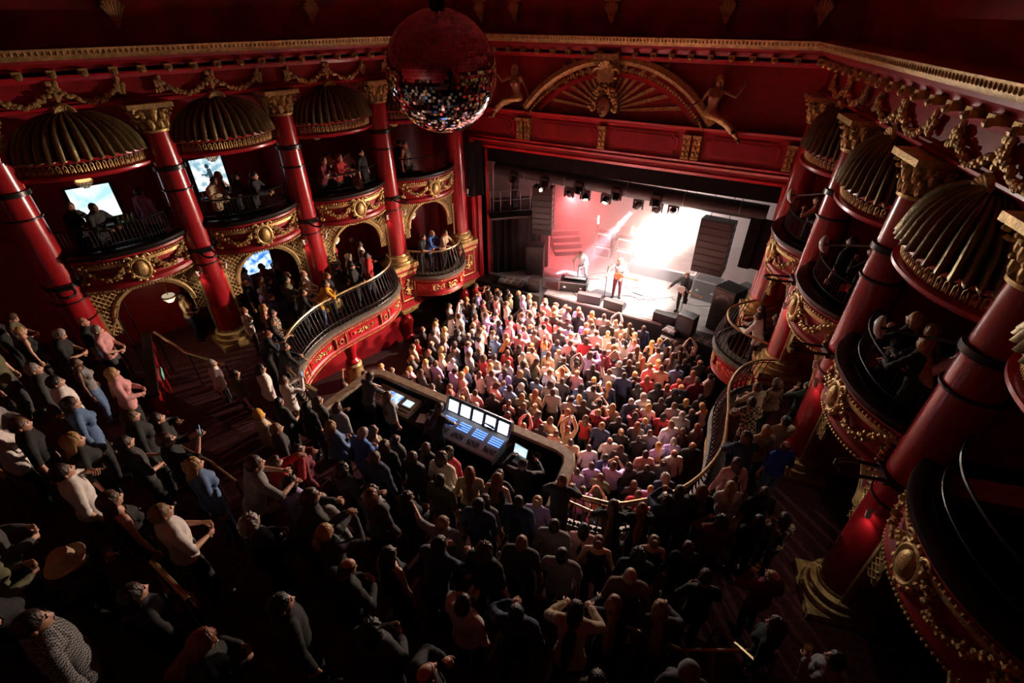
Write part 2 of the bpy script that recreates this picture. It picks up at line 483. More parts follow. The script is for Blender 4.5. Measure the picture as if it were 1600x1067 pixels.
# cove above the cornice with gilt pendants
mb = MB()
cove_prof = [(-0.45, 10.56), (-0.45, 10.8), (-0.40, 11.3), (-0.2, 11.9), (0.3, 12.5), (0.9, 13.1), (-0.8, 13.1), (-0.8, 10.56)]
structure('trim_4', MB().sweep(P_rev, cove_prof), M['ceiling'], 'dark red cove curving up into the ceiling', 'cove')
mb = MB()
for k in range(7):
    q = -1.15 + 2.3 * k / 6
    mb.tube([(0, 0, -0.32), (0.10 * math.sin(q), 0.10, -0.05), (0.22 * math.sin(q), 0.14, 0.26 * math.cos(q) + 0.02)], [0.02, 0.035, 0.045], 6)
mb.box((0, 0.04, 0.30), (0.46, 0.22, 0.10)).box((0, 0.06, 0.40), (0.36, 0.26, 0.10))
pend_me = mb.mesh('pendant', M['gold_dark'])
for x in (-7.4, -5.0, -3.7, -0.45, 2.75, 5.0):
    o = put('acanthus_bracket', pend_me, None, TR(x if abs(x) < 5.5 else -5.3, 0.02, 11.15, PI))
    if x == -7.4:
        o.matrix_local = bay_mtx(-1, 4.5, -0.28, 11.15)
    tag(o, 'gilt acanthus bracket on the ceiling cove ' + {-7.4: 'over the second box on the screen side', -5.0: 'over the corner by the mirror ball', -3.7: 'over the figure by the mirror ball', -0.45: 'over the keystone of the arch', 2.75: 'over the reclining gilded woman', 5.0: 'over the corner opposite the screens'}[x], 'bracket', 'gilt brackets under the ceiling')
o = put('acanthus_bracket', pend_me, None, bay_mtx(-1, 9.0, -0.28, 11.15)); tag(o, 'gilt acanthus bracket on the ceiling cove over the guitar-player screen', 'bracket', 'gilt brackets under the ceiling')

# side entablatures on the columns
TC = [0.0, 3.03, 6.06, 9.10, 12.13]
garl = MB()
for k in range(60):
    u = k / 59; x = -1.15 + 2.3 * u
    z = -0.30 * math.sin(PI * ((u * 2) % 1.0))
    garl.ell((x, 0.04 + RNG.uniform(0, .04), z + RNG.uniform(-.04, .04)), (0.055, 0.05, 0.05), 6, 4)
for x in (-1.15, 0, 1.15):
    for k in range(10):
        garl.ell((x + RNG.uniform(-.08, .08), 0.06, RNG.uniform(-.25, .1)), (0.05, 0.05, 0.06), 6, 4)
garl_me = garl.mesh('garland', M['gold_dark'])
for s, nm in ((-1, 5), (1, 6)):
    e = thing('trim_%d' % nm, 'red entablature with gilt garlands over the columns ' + ('on the video-screen side' if s < 0 else 'opposite the video screens'), 'entablature', kind='structure')
    a, b = S(s, -0.5, 0), S(s, 14, 0)
    pth = [(a.x, a.y), (b.x, b.y)] if s > 0 else [(b.x, b.y), (a.x, a.y)]
    pth = pth[::-1]
    MB().sweep(pth, [(-1.9, 9.5), (0.10, 9.5), (0.10, 9.58), (0.04, 9.60), (0.04, 9.98), (-1.9, 9.98)]).build('frieze_beam', M['red_paint'], e, False)
    MB().sweep(pth, [(-1.9, 9.44), (0.10, 9.44), (0.15, 9.48), (0.15, 9.52), (-1.9, 9.52)]).build('architrave', M['red_frame'], e, False)
    for k in range(4):
        put('garland', garl_me, e, bay_mtx(s, (TC[k] + TC[k + 1]) / 2, 0.06, 9.86))

# ------------------------------------------------------------------ columns
def column_base_gold(mb, z0):
    mb.box((0, 0, z0 + 0.08), (1.02, 1.02, 0.16))
    mb.lathe([(0.0, 0.16), (0.50, 0.16), (0.52, 0.22), (0.50, 0.28), (0.42, 0.30), (0.41, 0.36), (0.45, 0.40), (0.45, 0.45), (0.37, 0.48), (0.36, 0.54), (0.0, 0.54)], 32, (0, 0, z0))
cap = MB()
cap.lathe([(0.27, 0), (0.33, 0.03), (0.33, 0.08), (0.28, 0.10), (0.27, 0.3), (0.33, 0.5), (0.42, 0.56), (0.0, 0.56)], 24)
cap.box((0, 0, 0.60), (0.92, 0.92, 0.10))
for r_, z_, n_ in ((0.30, 0.20, 10), (0.33, 0.38, 10)):
    for k in range(n_):
        a = 2 * PI * (k + (0.5 if z_ > .3 else 0)) / n_
        cap.ell((r_ * math.cos(a), r_ * math.sin(a), z_), (0.07, 0.07, 0.13), 7, 5)
        cap.ell(((r_ + .07) * math.cos(a), (r_ + .07) * math.sin(a), z_ + .09), (0.045, 0.045, 0.04), 6, 4)
for k in range(4):
    a = PI / 4 + k * PI / 2; cx, cy = 0.46 * math.cos(a), 0.46 * math.sin(a)
    cap.tube([(cx + 0.08 * math.cos(q) * math.cos(a), cy + 0.08 * math.cos(q) * math.sin(a), 0.47 + 0.08 * math.sin(q)) for q in np.linspace(0, 5.5, 12)], np.linspace(0.05, 0.025, 12), 7)
cap_me = cap.mesh('capital', M['gold_dark'])
def shaft_mesh(z0, z1):
    n = 8; pr = [(0.345 - 0.045 * (k / n) ** 1.6, z0 + (z1 - z0) * k / n) for k in range(n + 1)]
    return MB().lathe([(0, z0)] + pr + [(0, z1)], 40).mesh('shaft', M['red_gloss'])
sh_low, sh_mid = shaft_mesh(3.3, 8.85), shaft_mesh(3.75, 8.85)
b = MB(); column_base_gold(b, 2.80); base_low = b.mesh('base', M['gold_base'])
b = MB(); column_base_gold(b, 3.25); base_mid = b.mesh('base', M['gold_base'])
ring_me = MB().lathe([(0.335, 0), (0.365, 0), (0.365, 0.10), (0.335, 0.10)], 32).mesh('collar', M['black_metal'])
thin_me = MB().lathe([(0.335, 0), (0.352, 0), (0.352, 0.035), (0.335, 0.035)], 32).mesh('collar', M['black_metal'])
lp = MB()
lp.tube([(0.13, 0.30, 0), (0.15, 0.75, 0), (0.10, 0.92, 0), (0, 0.97, 0), (-0.10, 0.92, 0), (-0.15, 0.75, 0), (-0.13, 0.30, 0)], 0.028, 8)
lp.box((0, 0.34, 0), (0.34, 0.10, 0.13))
loop_me = lp.mesh('bracket_loop', M['black_metal'])
arm = MB()
arm.tube([(0, 0, 0), (0, 1.5, 0)], 0.022, 8); arm.tube([(0, 0.2, 0.0), (0, 0.2, 0.22)], 0.02, 6); arm.box((0, 0.33, 0), (0.12, 0.16, 0.2))
arm_me = arm.mesh('boom', M['black_metal'])
dish_me = MB().lathe([(0.0, 0.0), (0.10, 0.0), (0.16, 0.05), (0.17, 0.09), (0.15, 0.09), (0.0, 0.075)], 24).mesh('dish', M['white'])
spot_body = MB().tube([(0, 0, 0), (0, 0, 0.17)], 0.038, 14).box((0, -0.06, 0.08), (0.02, 0.1, 0.03)).mesh('body', M['white'])
spot_lens = MB().lathe([(0, -0.004), (0.030, -0.004), (0.030, 0.002), (0, 0.002)], 14).mesh('lens', M['glow'])

def uplight(s, t, ang, z, label, grp):
    """small can lamp clamped to a column, throwing its light down the red shaft"""
    m = bay_mtx(s, t, 0, z) @ Matrix.Rotation(ang, 4, 'Z') @ Matrix.Translation((0, 0.44, 0)) @ Matrix.Rotation(math.radians(-14), 4, 'X')
    e = thing('spot_lamp', label, 'lamp', m, grp)
    put('body', spot_body, e); put('lens', spot_lens, e)
    o = lamp('spot_lamp_light', 'SPOT', (0, 0, 0), None, 7.0, (1.0, 0.85, 0.7), 0.02, 95, 0.7)
    o.matrix_world = m @ Matrix.Translation((0, 0, -0.02)) @ Matrix.Rotation(math.radians(16), 4, 'X')
    return e

CNAMES = ['beside the proscenium', 'second from the stage', 'third from the stage', 'fourth from the stage', 'fifth from the stage']
for s in (-1, 1):
    side = 'on the video-screen side' if s < 0 else 'opposite the video screens'
    for k, t in enumerate(TC):
        mid = k < 2
        c = thing('column', 'tall red column with gilt capital %s, %s' % (CNAMES[k], side), 'column', bay_mtx(s, t, 0, 0), kind='structure')
        put('shaft', sh_mid if mid else sh_low, c)
        put('base', base_mid if mid else base_low, c)
        put('capital', cap_me, c, TR(0, 0, 8.80))
        if k > 0:
            put('collar', ring_me, c, TR(0, 0, 7.95)); put('collar', ring_me, c, TR(0, 0, 5.82)); put('collar', thin_me, c, TR(0, 0, 5.45)); put('collar', thin_me, c, TR(0, 0, 7.45))
            l = tag(put('bracket_loop', loop_me, None, bay_mtx(s, t, 0, 5.87)), 'black loop bracket on the column %s, %s' % (CNAMES[k], side), 'bracket', None)
            for j, a in enumerate(() if k == 4 else (-0.95, 0.95) if s < 0 else (0.55,) if k == 1 else (0.55, -0.95)):
                uplight(s, t, a, 5.20, 'white can lamp on the red column %s, %s' % (CNAMES[k], side), 'can lamps on column %d %s' % (k, side))
            if s > 0 and k < 4:
                # boom with a round dish, reaching from the collar towards the stage
                m = bay_mtx(s, t, 0, 8.0) @ Matrix.Rotation(math.radians(-62), 4, 'Z') @ Matrix.Rotation(-.36, 4, 'X')
                e = thing('boom_lamp', 'pale dish on a black boom, column %s, %s' % (CNAMES[k], side), 'lamp', m)
                put('boom', arm_me, e)
                put('dish', dish_me, e, Matrix.Translation((0, 1.52, 0)) @ Matrix.Rotation(math.radians(90), 4, 'X') @ Matrix.Rotation(0.5, 4, 'Y'))
        elif s < 0:
            uplight(s, t, 0.3, 5.35, 'small white can lamp clamped to the red column beside the proscenium banner', None)

# black banner hanging by the proscenium on each side
for s in (-1, 1):
    mb = MB(); pth = [(-0.30, 0), (-0.12, 0.03), (0.0, 0.10), (0.02, 0.22), (0.30, 0.26)]
    P0 = S(s, -0.35, 0.62)
    mb.loft([[(x, y, z) for x, y in pth] + [(x, y + 0.02, z) for x, y in reversed(pth)] for z in ((5.2, 7.2) if s < 0 else (4.5, 6.1))], True, True)
    o = mb.build('banner', M['black_cloth'], None, True, Matrix.Translation((P0.x, P0.y, 0)) @ Matrix.Rotation(-s * 0.4, 4, 'Z'))
    tag(o, 'folded black banner hanging beside the stage opening ' + ('on the video-screen side' if s < 0 else 'opposite the video screens'), 'banner')
# ------------------------------------------------------------------ bays: boxes, shell canopies, arches
HB = 1.19          # half the clear width between columns
def lip(off=0.0, n=22, b0=0.12, b1=0.56, hw=HB):
    x = np.linspace(-hw, hw, n)
    return [(a, b0 + off + (b1 - b0) * (1 - abs(a / hw) ** 2.4)) for a in x]

def garland_blobs(mb, pts, r, rnd, k=3):
    for p in pts:
        for _ in range(k):
            q = np.array(p) + rnd.uniform(-r, r, 3) * np.array((1, .6, 1))
            mb.ell(q, (r * rnd.uniform(.5, .85), r * .7, r * rnd.uniform(.5, .85)), 6, 4)

def front_ornament(zc, y0, sc=1.0, gold='gold'):
    """cartouche with scrolls, and two swags, on a curved box front; returns meshes"""
    rnd = np.random.RandomState(5)
    c = MB()
    c.ell((0, y0 + 0.07, zc), (0.15 * sc, 0.09, 0.20 * sc), 14, 9)
    ring = [(0.20 * sc * math.cos(a), y0 + 0.05, zc + 0.26 * sc * math.sin(a)) for a in np.arange(20) * 2 * PI / 20]
    c.tube(ring, 0.045 * sc, 8, closed=True)
    for a in np.arange(12) * 2 * PI / 12:
        c.ell((0.25 * sc * math.cos(a), y0 + 0.05, zc + 0.31 * sc * math.sin(a)), (0.05 * sc, 0.05, 0.05 * sc), 7, 5)
    for j in (-1, 1):
        c.tube([(j * (0.20 + 0.07 * math.cos(q)) * sc, y0 + 0.06, zc + (0.27 + 0.07 * math.sin(q)) * sc) for q in np.linspace(0, 5, 10)], 0.025, 6)
    sw = []
    for j in (-1, 1):
        g = MB(); pts = []
        for u in np.linspace(0, 1, 22):
            x = j * (0.30 + 0.78 * u)
            yb = y0 - (0.56 - 0.12) * (abs(x / HB) ** 2.4)
            pts.append((x, yb + 0.05, zc + 0.12 - 0.30 * math.sin(PI * min(1, u * 1.05)) + 0.10 * u))
        garland_blobs(g, pts, 0.055, rnd, 3)
        for u in np.linspace(0, 1, 7):
            garland_blobs(g, [(j * 1.09, y0 - 0.34, zc + 0.25 - 0.45 * u)], 0.055, rnd, 3)
        sw.append(g)
    return c, sw

def build_box():
    e = thing('opera_box', 'x', 'theatre box')
    L = lip(); inner = [(x, -2.0) for x in (HB, -HB)]
    MB().prism([(x, y - 0.10) for x, y in L] + inner, 5.76, 5.86).build('floor_slab', M['black'], e, False)
    # curved front: sections from under the lip to the bottom moulding
    prof = [(0.0, 6.36), (0.06, 6.36), (0.07, 6.30), (0.02, 6.26), (0.0, 6.20), (-0.03, 6.0), (-0.05, 5.82), (-0.03, 5.72), (0.04, 5.66), (0.05, 5.58), (-0.02, 5.52), (-0.10, 5.50), (-0.10, 6.36)]
    MB().sweep(L[::-1], prof[::1] if False else [(-o, z) for o, z in prof]).build('front', M['red_paint'], e)
    MB().sweep(L[::-1], [(0.10, 6.36), (-0.10, 6.36), (-0.13, 6.40), (-0.13, 6.47), (-0.09, 6.50), (0.10, 6.50)]).build('ledge', M['black_metal'], e)
    # gilt egg band under the lip and bead row at the foot
    g = MB()
    for x, y in resample(lip(0.05), 0.075):
        g.ell((x, y, 6.235), (0.03, 0.03, 0.035), 6, 4)
    for x, y in resample(lip(0.02), 0.07):
        g.ell((x, y, 5.50), (0.032, 0.035, 0.035), 6, 4)
    tag(g.build('beading', M['gold'], e), kind='stuff')
    MB().sweep(lip(0.0)[::-1], [(0.02, 6.18), (-0.025, 6.18), (-0.025, 6.10), (0.02, 6.10)]).build('gilt_fillet', M['gold'], e)
    c, sw = front_ornament(5.95, 0.56)
    c.build('cartouche', M['gold'], e)
    for g in sw:
        g.build('garland', M['gold'], e)
    # black railing with thin bars
    r = MB()
    pr = [(x, y, 7.02) for x, y in lip(-0.16)]
    r.tube(pr, 0.020, 6); r.tube([(x, y, 6.60) for x, y in lip(-0.16)], 0.012, 6)
    for x, y in resample(lip(-0.16), 0.085):
        r.tube([(x, y, 6.5), (x, y, 7.02)], 0.007, 4)
    tag(r.build('railing', M['black_metal'], e), kind='stuff')
    return e

def build_canopy():
    """ribbed half shell on a curved red cornice with gilt fretwork"""
    e = thing('shell_canopy', 'x', 'canopy')
    b0, b1 = 0.02, 0.46
    L = [(x, y) for x, y in lip(0, 26, b0, b1, 1.17)]
    Lr = L[::-1]
    MB().sweep(Lr, [(0.14, 8.38), (-0.05, 8.38), (-0.09, 8.42), (-0.09, 8.47), (-0.03, 8.50), (0.14, 8.50)]).build('lower_moulding', M['red_frame'], e)
    MB().sweep(Lr, [(0.14, 8.50), (0.01, 8.50), (0.01, 8.70), (0.14, 8.70)]).build('fret_band', M['red_dark'], e)
    MB().sweep(Lr, [(0.14, 8.70), (-0.03, 8.70), (-0.11, 8.74), (-0.11, 8.80), (0.14, 8.80)]).build('upper_moulding', M['red_frame'], e)
    f = MB()
    f.tube([(-0.03, 0, -0.085), (-0.03, 0.01, 0.05), (0, 0.015, 0.085), (0.03, 0.01, 0.05), (0.03, 0, -0.085)], 0.014, 6)
    f.ell((0, 0.01, -0.03), (0.016, 0.016, 0.04), 6, 4)
    fm = f.mesh('fret', M['gold'])
    q = resample(L, 0.115)
    for k in range(1, len(q) - 1):
        d = q[k + 1] - q[k - 1]
        put('fret', fm, e, TR(q[k][0], q[k][1] + 0.0, 8.60, math.atan2(d[1], d[0])))
    MB().prism(L + [(1.17, -0.3), (-1.17, -0.3)], 8.66, 8.69).build('soffit', M['black'], e, False)
    # flutes: each a swelling gore from the rim to the crown
    n = 17
    ths = np.linspace(0, PI, n + 1)
    rx, ry, h = 1.13, 0.52, 0.86
    for k in range(n):
        a0, a1 = ths[k], ths[k + 1]; rings = []
        for v in np.linspace(0, 1, 9):
            ph = v * PI / 2 * 0.95
            ring = []
            for u in np.linspace(0, 1, 7):
                a = a0 + (a1 - a0) * u
                sw = 0.75 + 0.34 * math.sin(PI * u) ** 0.7
                lobe = 1.0 + (0.05 if v == 0 else 0) * math.sin(PI * u)
                rr = math.cos(ph) ** 1.0
                bul = 0.11 * (math.sin(PI * u) ** 0.8) * (0.25 + 0.75 * rr)
                ring.append((-(rx * rr + bul) * math.cos(a) * lobe, (ry * rr + bul) * math.sin(a) * lobe - 0.02, 8.80 + (h) * math.sin(ph) + bul * 0.35 * math.sin(ph) - (0.05 * math.sin(PI * u) if v == 0 else 0)))
            rings.append(ring)
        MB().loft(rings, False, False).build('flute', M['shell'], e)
    k = MB()
    for j in range(9):
        q_ = -1.2 + 2.4 * j / 8
        k.tube([(0, 0.04, 9.58), (0.20 * math.sin(q_), 0.16, 9.60 + 0.20 * math.cos(q_))], [0.03, 0.045], 6)
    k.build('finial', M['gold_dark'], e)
    return e

def build_arch():
    """pierced gilt spandrels with an arched opening, set between two columns under a box"""
    e = thing('arch_screen', 'x', 'arch', kind='structure')
    zt, zs, w = 5.52, 4.55, HB
    a = np.linspace(0, PI, 25); rw, rh = 0.88, 0.80
    arcp = [(-rw * math.cos(q), zs + rh * math.sin(q)) for q in a]
    for j in (-1, 1):
        half = [p for p in arcp if j * p[0] >= -1e-6]
        half = half if j < 0 else half
        if j < 0:
            poly = [(-w, zs - 0.35), (-rw, zs - 0.35)] + [p for p in half] + [(0, zt), (-w, zt)]
        else:
            poly = [(0, zt)] + [p for p in half] + [(rw, zs - 0.35), (w, zs - 0.35), (w, zt)]
        xzb = xz(MB().prism(poly, 0.0, 0.05)); 
        xzb.v = [v * np.array((1, -1, 1)) for v in xzb.v]
        xzb.build('spandrel', M['red_dark'] if False else M['spandrel'], e, False)
    MBm = MB().sweep([(p[0], p[1]) for p in arcp], [(-0.02, -0.02), (-0.02, 0.10), (0.06, 0.12), (0.10, 0.08), (0.10, -0.02)])
    MBm = xz(MBm); MBm.v = [v * np.array((1, -1, 1)) for v in MBm.v]
    MBm.build('arch_moulding', M['gold_lattice'], e)
    bars = MB()
    def inside(x, z):
        if abs(x) > w - 0.03 or z > zt - .03 or z < zs - 0.35: return False
        if z < zs: return abs(x) > rw + 0.03
        return (x / (rw + .1)) ** 2 + ((z - zs) / (rh + .1)) ** 2 > 1
    for sg in (-1, 1):
        for c in np.arange(-3, 9, 0.14):
            run = []
            for x in np.linspace(-w, w, 70):
                z = sg * x + c
                if inside(x, z): run.append((x, 0.07, z))
                else:
                    if len(run) > 2: bars.tube([run[0], run[-1]], 0.013, 4)
                    run = []
            if len(run) > 2: bars.tube([run[0], run[-1]], 0.013, 4)
    tag(bars.build('lattice', M['gold_lattice'], e, False), kind='stuff')
    for j in (-1, 1):
        MB().box((j * (w - 0.02), 0.06, 4.0), (0.07, 0.08, 2.0)).build('gilt_post', M['gold_lattice'], e, False)
    return e

M['ledge'] = mat('worn_ledge', (0.30, 0.23, 0.15), 0.45, noise=0.3, nscale=8)
M['nosing'] = M['carpet']
M['cream'] = mat('cream_enamel', (0.55, 0.48, 0.38), 0.45, noise=0.1)
M['desk_panel'] = mat('desk_panel', (0.35, 0.36, 0.38), 0.4, metal=0.2, noise=0.1)
M['desk_key'] = mat('desk_keys', (0.10, 0.2, 0.75), 0.4, emit=(0.12, 0.28, 1.0), estr=3.0)
M['orange_pl'] = mat('orange_plastic', (0.8, 0.22, 0.02), 0.4)
M['dkblue'] = mat('screen_figure', (0.02, 0.05, 0.08), 0.5, emit=(0.05, 0.12, 0.16), estr=0.5)
M['spandrel'] = mat('spandrel_gilt_ground', (0.36, 0.25, 0.10), 0.6, metal=0.3, noise=0.4, nscale=14)
box0, can0, arch0 = build_box(), build_canopy(), build_arch()
ORD = ['next to the proscenium', 'second from the stage', 'third from the stage', 'fourth from the stage']
first = True
for s in (-1, 1):
    side = 'on the video-screen side' if s < 0 else 'opposite the video screens'
    for k in range(4):
        t = (TC[k] + TC[k + 1]) / 2
        m = bay_mtx(s, t, 0, 0)
        trio = (box0, can0, arch0) if first else (copy_tree(box0), copy_tree(can0), copy_tree(arch0))
        first = False
        for o in trio: o.matrix_local = m
        trio[1].matrix_local = bay_mtx(s, t, 0, -0.24)
        tag(trio[0], 'garlanded red upper box %s, %s' % (ORD[k], side), 'theatre box')
        tag(trio[1], 'ribbed gilt shell canopy %s, %s' % (ORD[k], side), 'canopy')
        tag(trio[2], 'gilt lattice arch %s, %s' % (ORD[k], side), 'arch')
for s in (-1, 1):
    nm = 'on the video-screen side' if s < 0 else 'opposite the video screens'
    for k, t in enumerate(TC[1:4]):
        # partition between two boxes
        mb = MB().box((0, -1.15, 7.45), (0.16, 1.6, 2.1)).box((0, -1.15, 4.0), (0.16, 1.6, 3.2))
        tag(mb.build('partition', M['red_dark'], None, False, bay_mtx(s, t, 0, 0)), 'dark red partition behind the column %s, %s' % (CNAMES[k + 1], nm), 'partition', kind='structure')

# ------------------------------------------------------------------ the circle: slab, front, rail
LEFT_FRONT = [(-6.35, -4.55), (-5.95, -4.80), (-5.62, -5.35), (-5.48, -6.2), (-5.62, -7.3), (-5.66, -8.5), (-5.25, -9.7), (-4.45, -10.55), (-3.5, -10.95), (-2.72, -11.05)]
CF_L = catmull(LEFT_FRONT, 7)
CF_R = catmull([(-x, y) for x, y in LEFT_FRONT[:-2]] + [(3.95, -10.75), (3.34, -10.85)], 7)
def circle_side(s, CF):
    nm = 'on the video-screen side' if s < 0 else 'opposite the video screens'
    inner = S(s, 3.2, -2.0); back = S(s, 11.7, -2.0)
    poly = [tuple(p) for p in CF] + [(CF[-1][0], -11.9), (back.x, -11.9), (inner.x, inner.y)]
    structure('floor_circle', MB().prism(poly, 2.5, 2.8), M['carpet'], 'carpeted circle floor behind the curved rail ' + nm, 'floor', False)
    P = CF if s < 0 else CF[::-1]
    sg = 1
    e = thing('circle_front', 'curved red circle front with gilt panels and black balusters, ' + nm, 'balcony front')
    MB().sweep(P, [(-0.15, 2.82), (0.10, 2.82), (0.10, 2.74), (0.02, 2.70), (0.0, 2.62), (0.03, 2.40), (0.02, 2.25), (0.06, 2.20), (0.05, 2.12), (-0.06, 2.06), (-0.15, 2.06)]).build('fascia', M['red_paint'], e)
    MB().sweep(P, [(-0.26, 2.80), (0.13, 2.80), (0.17, 2.85), (0.17, 2.91), (0.12, 2.95), (-0.26, 2.97)]).build('ledge', M['stone'], e)
    g = MB()
    for off, z, st, r in ((0.09, 2.71, 0.075, 0.032), (0.07, 2.12, 0.07, 0.03)):
        Q = resample(P, st)
        for i in range(1, len(Q) - 1):
            d = Q[i + 1] - Q[i - 1]; d /= np.linalg.norm(d); n = np.array([-d[1], d[0]])
            p = Q[i] + n * off
            g.ell((p[0], p[1], z), (r, r, r), 6, 4)
    tag(g.build('beading', M['gold'], e), kind='stuff')
    # raised panels with gilt sprays, alternating with small framed blocks
    Q = resample(P, 0.05); n = len(Q); pos = 8; alt = 0
    rnd = np.random.RandomState(3)
    while pos + 22 < n:
        Lp = 22 if alt % 2 == 0 else 9
        seg = Q[pos:pos + Lp]
        if len(seg) < 4: break
        if alt % 2 == 0:
            MB().sweep(seg, [(0.0, 2.58), (0.045, 2.58), (0.045, 2.34), (0.0, 2.34)]).build('panel', M['red_frame'], e, False)
            mb = MB()
            for _ in range(44):
                u = rnd.beta(2, 2); i = int(u * (len(seg) - 2)); d = seg[i + 1] - seg[i]; d /= np.linalg.norm(d); nn = np.array([-d[1], d[0]])
                z = 2.46 + rnd.uniform(-.11, .11) * (1 - abs(u - .5) * 1.4)
                p = seg[i] + nn * 0.06
                mb.ell((p[0], p[1], z), (rnd.uniform(.02, .05), rnd.uniform(.02, .05), rnd.uniform(.015, .035)), 6, 4)
            tag(mb.build('gilt_spray', M['gold'], e), kind='stuff')
        else:
            MB().sweep(seg, [(0.0, 2.64), (0.06, 2.64), (0.06, 2.26), (0.0, 2.26)]).build('panel', M['red_paint'], e, False)
            c = seg[len(seg) // 2]; d = seg[-1] - seg[0]; d /= np.linalg.norm(d); nn = np.array([-d[1], d[0]]); p = c + nn * 0.09
            m2 = MB()
            for k_ in (0, -1):
                p2 = seg[k_] + nn * 0.06
                m2.tube([(p2[0], p2[1], 2.25), (p2[0] + nn[0] * .03, p2[1] + nn[1] * .03, 2.45), (p2[0], p2[1], 2.64)], [0.03, 0.02, 0.03], 6)
            m2.tube([(p[0] + d[0] * 0.08 * math.cos(a), p[1] + d[1] * 0.08 * math.cos(a), 2.45 + 0.08 * math.sin(a)) for a in np.arange(12) * PI / 6], 0.016, 5, closed=True)
            m2.build('gilt_frame', M['gold'], e)
        pos += Lp + 3; alt += 1
    # swelling black balusters and the brass handrail
    Q = resample(P, 0.15); mb = MB()
    for i in range(1, len(Q) - 1):
        d = Q[i + 1] - Q[i - 1]; d /= np.linalg.norm(d); nn = np.array([-d[1], d[0]])
        pt = lambda o, z: (Q[i][0] + nn[0] * o, Q[i][1] + nn[1] * o, z)
        mb.tube([pt(-0.02, 2.94), pt(0.10, 3.06), pt(0.12, 3.22), pt(0.04, 3.50), pt(-0.06, 3.92)], [0.018, 0.018, 0.016, 0.013, 0.013], 6)
    Q2 = resample(P, 0.08)
    for off, z, r in ((0.03, 2.98, 0.02), (-0.06, 3.86, 0.014), (0.12, 3.2, 0.012)):
        pts = []
        for i in range(len(Q2)):
            d = Q2[min(i + 1, len(Q2) - 1)] - Q2[max(i - 1, 0)]; d /= np.linalg.norm(d); nn = np.array([-d[1], d[0]])
            pts.append((Q2[i][0] + nn[0] * off, Q2[i][1] + nn[1] * off, z))
        mb.tube(pts, r, 6)
    for i in range(0, len(Q2)):
        a = Q2[i]; mb.ell((a[0], a[1], 3.04), (0.045, 0.045, 0.05), 5, 4)
    tag(mb.build('balusters', M['black_metal'], e), kind='stuff')
    pts = []
    for i in range(len(Q2)):
        d = Q2[min(i + 1, len(Q2) - 1)] - Q2[max(i - 1, 0)]; d /= np.linalg.norm(d); nn = np.array([-d[1], d[0]])
        pts.append((Q2[i][0] - nn[0] * 0.06, Q2[i][1] - nn[1] * 0.06, 3.95))
    MB().tube(pts, 0.035, 8).build('handrail', M['gold_rail'], e)
circle_side(-1, CF_L); circle_side(1, CF_R)

# lower boxes between the first two columns: same make, set on the column line
for s in (-1, 1):
    nm = 'on the video-screen side' if s < 0 else 'opposite the video screens'
    m = bay_mtx(s, 1.52, 0, 0)
    e = thing('opera_box', 'lower box with black balusters between two red pedestals, ' + nm, 'theatre box', m)
    L = lip(0.0, 30, 0.30, 1.22, 1.22); Lr = L[::-1]
    MB().prism([(x, y - .05) for x, y in L] + [(1.22, -2.0), (-1.22, -2.0)], 2.55, 2.72).build('floor_slab', M['carpet'], e, False)
    MB().sweep(Lr, [(0.15, 2.76), (-0.10, 2.76), (-0.10, 2.68), (-0.02, 2.64), (0.02, 2.30), (-0.02, 2.12), (-0.06, 2.08), (0.0, 2.0), (0.12, 1.94), (0.15, 2.2)]).build('front', M['red_paint'], e)
    MB().sweep(Lr, [(0.26, 2.74), (-0.13, 2.74), (-0.16, 2.79), (-0.16, 2.84), (-0.11, 2.88), (0.26, 2.90)]).build('ledge', M['stone'], e)
    g = MB()
    for q in resample(lip(0.07, 40, 0.30, 1.22, 1.22), 0.075): g.ell((q[0], q[1], 2.66), (.03, .03, .03), 6, 4)
    for q in resample(lip(0.0, 40, 0.30, 1.22, 1.22), 0.07): g.ell((q[0], q[1], 2.02), (.03, .03, .03), 6, 4)
    tag(g.build('beading', M['gold'], e), kind='stuff')
    Q = resample(L, 0.05); rnd = np.random.RandomState(9); n = len(Q)
    for a0, a1, kind in ((4, 26, 0), (28, 38, 1), (n - 38, n - 28, 1), (n - 26, n - 4, 0)):
        seg = Q[a0:a1][::-1]
        MB().sweep(seg, [(0.0, 2.56), (-0.05, 2.56), (-0.04, 2.24), (0.0, 2.24)]).build('panel', M['red_frame'], e, False)
        mb = MB()
        for _ in range(40 if kind == 0 else 16):
            p = seg[rnd.randint(1, len(seg) - 1)]
            mb.ell((p[0], p[1] + 0.05, 2.40 + rnd.uniform(-.12, .12)), (rnd.uniform(.02, .05), .03, rnd.uniform(.02, .035)), 6, 4)
        tag(mb.build('gilt_spray', M['gold'], e), kind='stuff')
    mb = MB(); Q = resample(lip(0.02, 30, 0.30, 1.22, 1.22), 0.15)
    for i in range(1, len(Q) - 1):
        d = Q[i + 1] - Q[i - 1]; d /= np.linalg.norm(d); nn = np.array([-d[1], d[0]])
        pt = lambda o, z: (Q[i][0] + nn[0] * o, Q[i][1] + nn[1] * o, z)
        mb.tube([pt(-0.02, 2.86), pt(0.10, 2.98), pt(0.12, 3.14), pt(0.04, 3.42), pt(-0.06, 3.80)], [0.018, 0.018, 0.016, 0.013, 0.013], 6)
    mb.tube([(x, y, 2.90) for x, y in lip(0.03, 30, 0.30, 1.22, 1.22)], 0.02, 6)
    tag(mb.build('balusters', M['black_metal'], e), kind='stuff')
    MB().tube([(x, y, 3.82) for x, y in lip(-0.06, 30, 0.30, 1.22, 1.22)], 0.035, 8).build('handrail', M['gold_rail'], e)

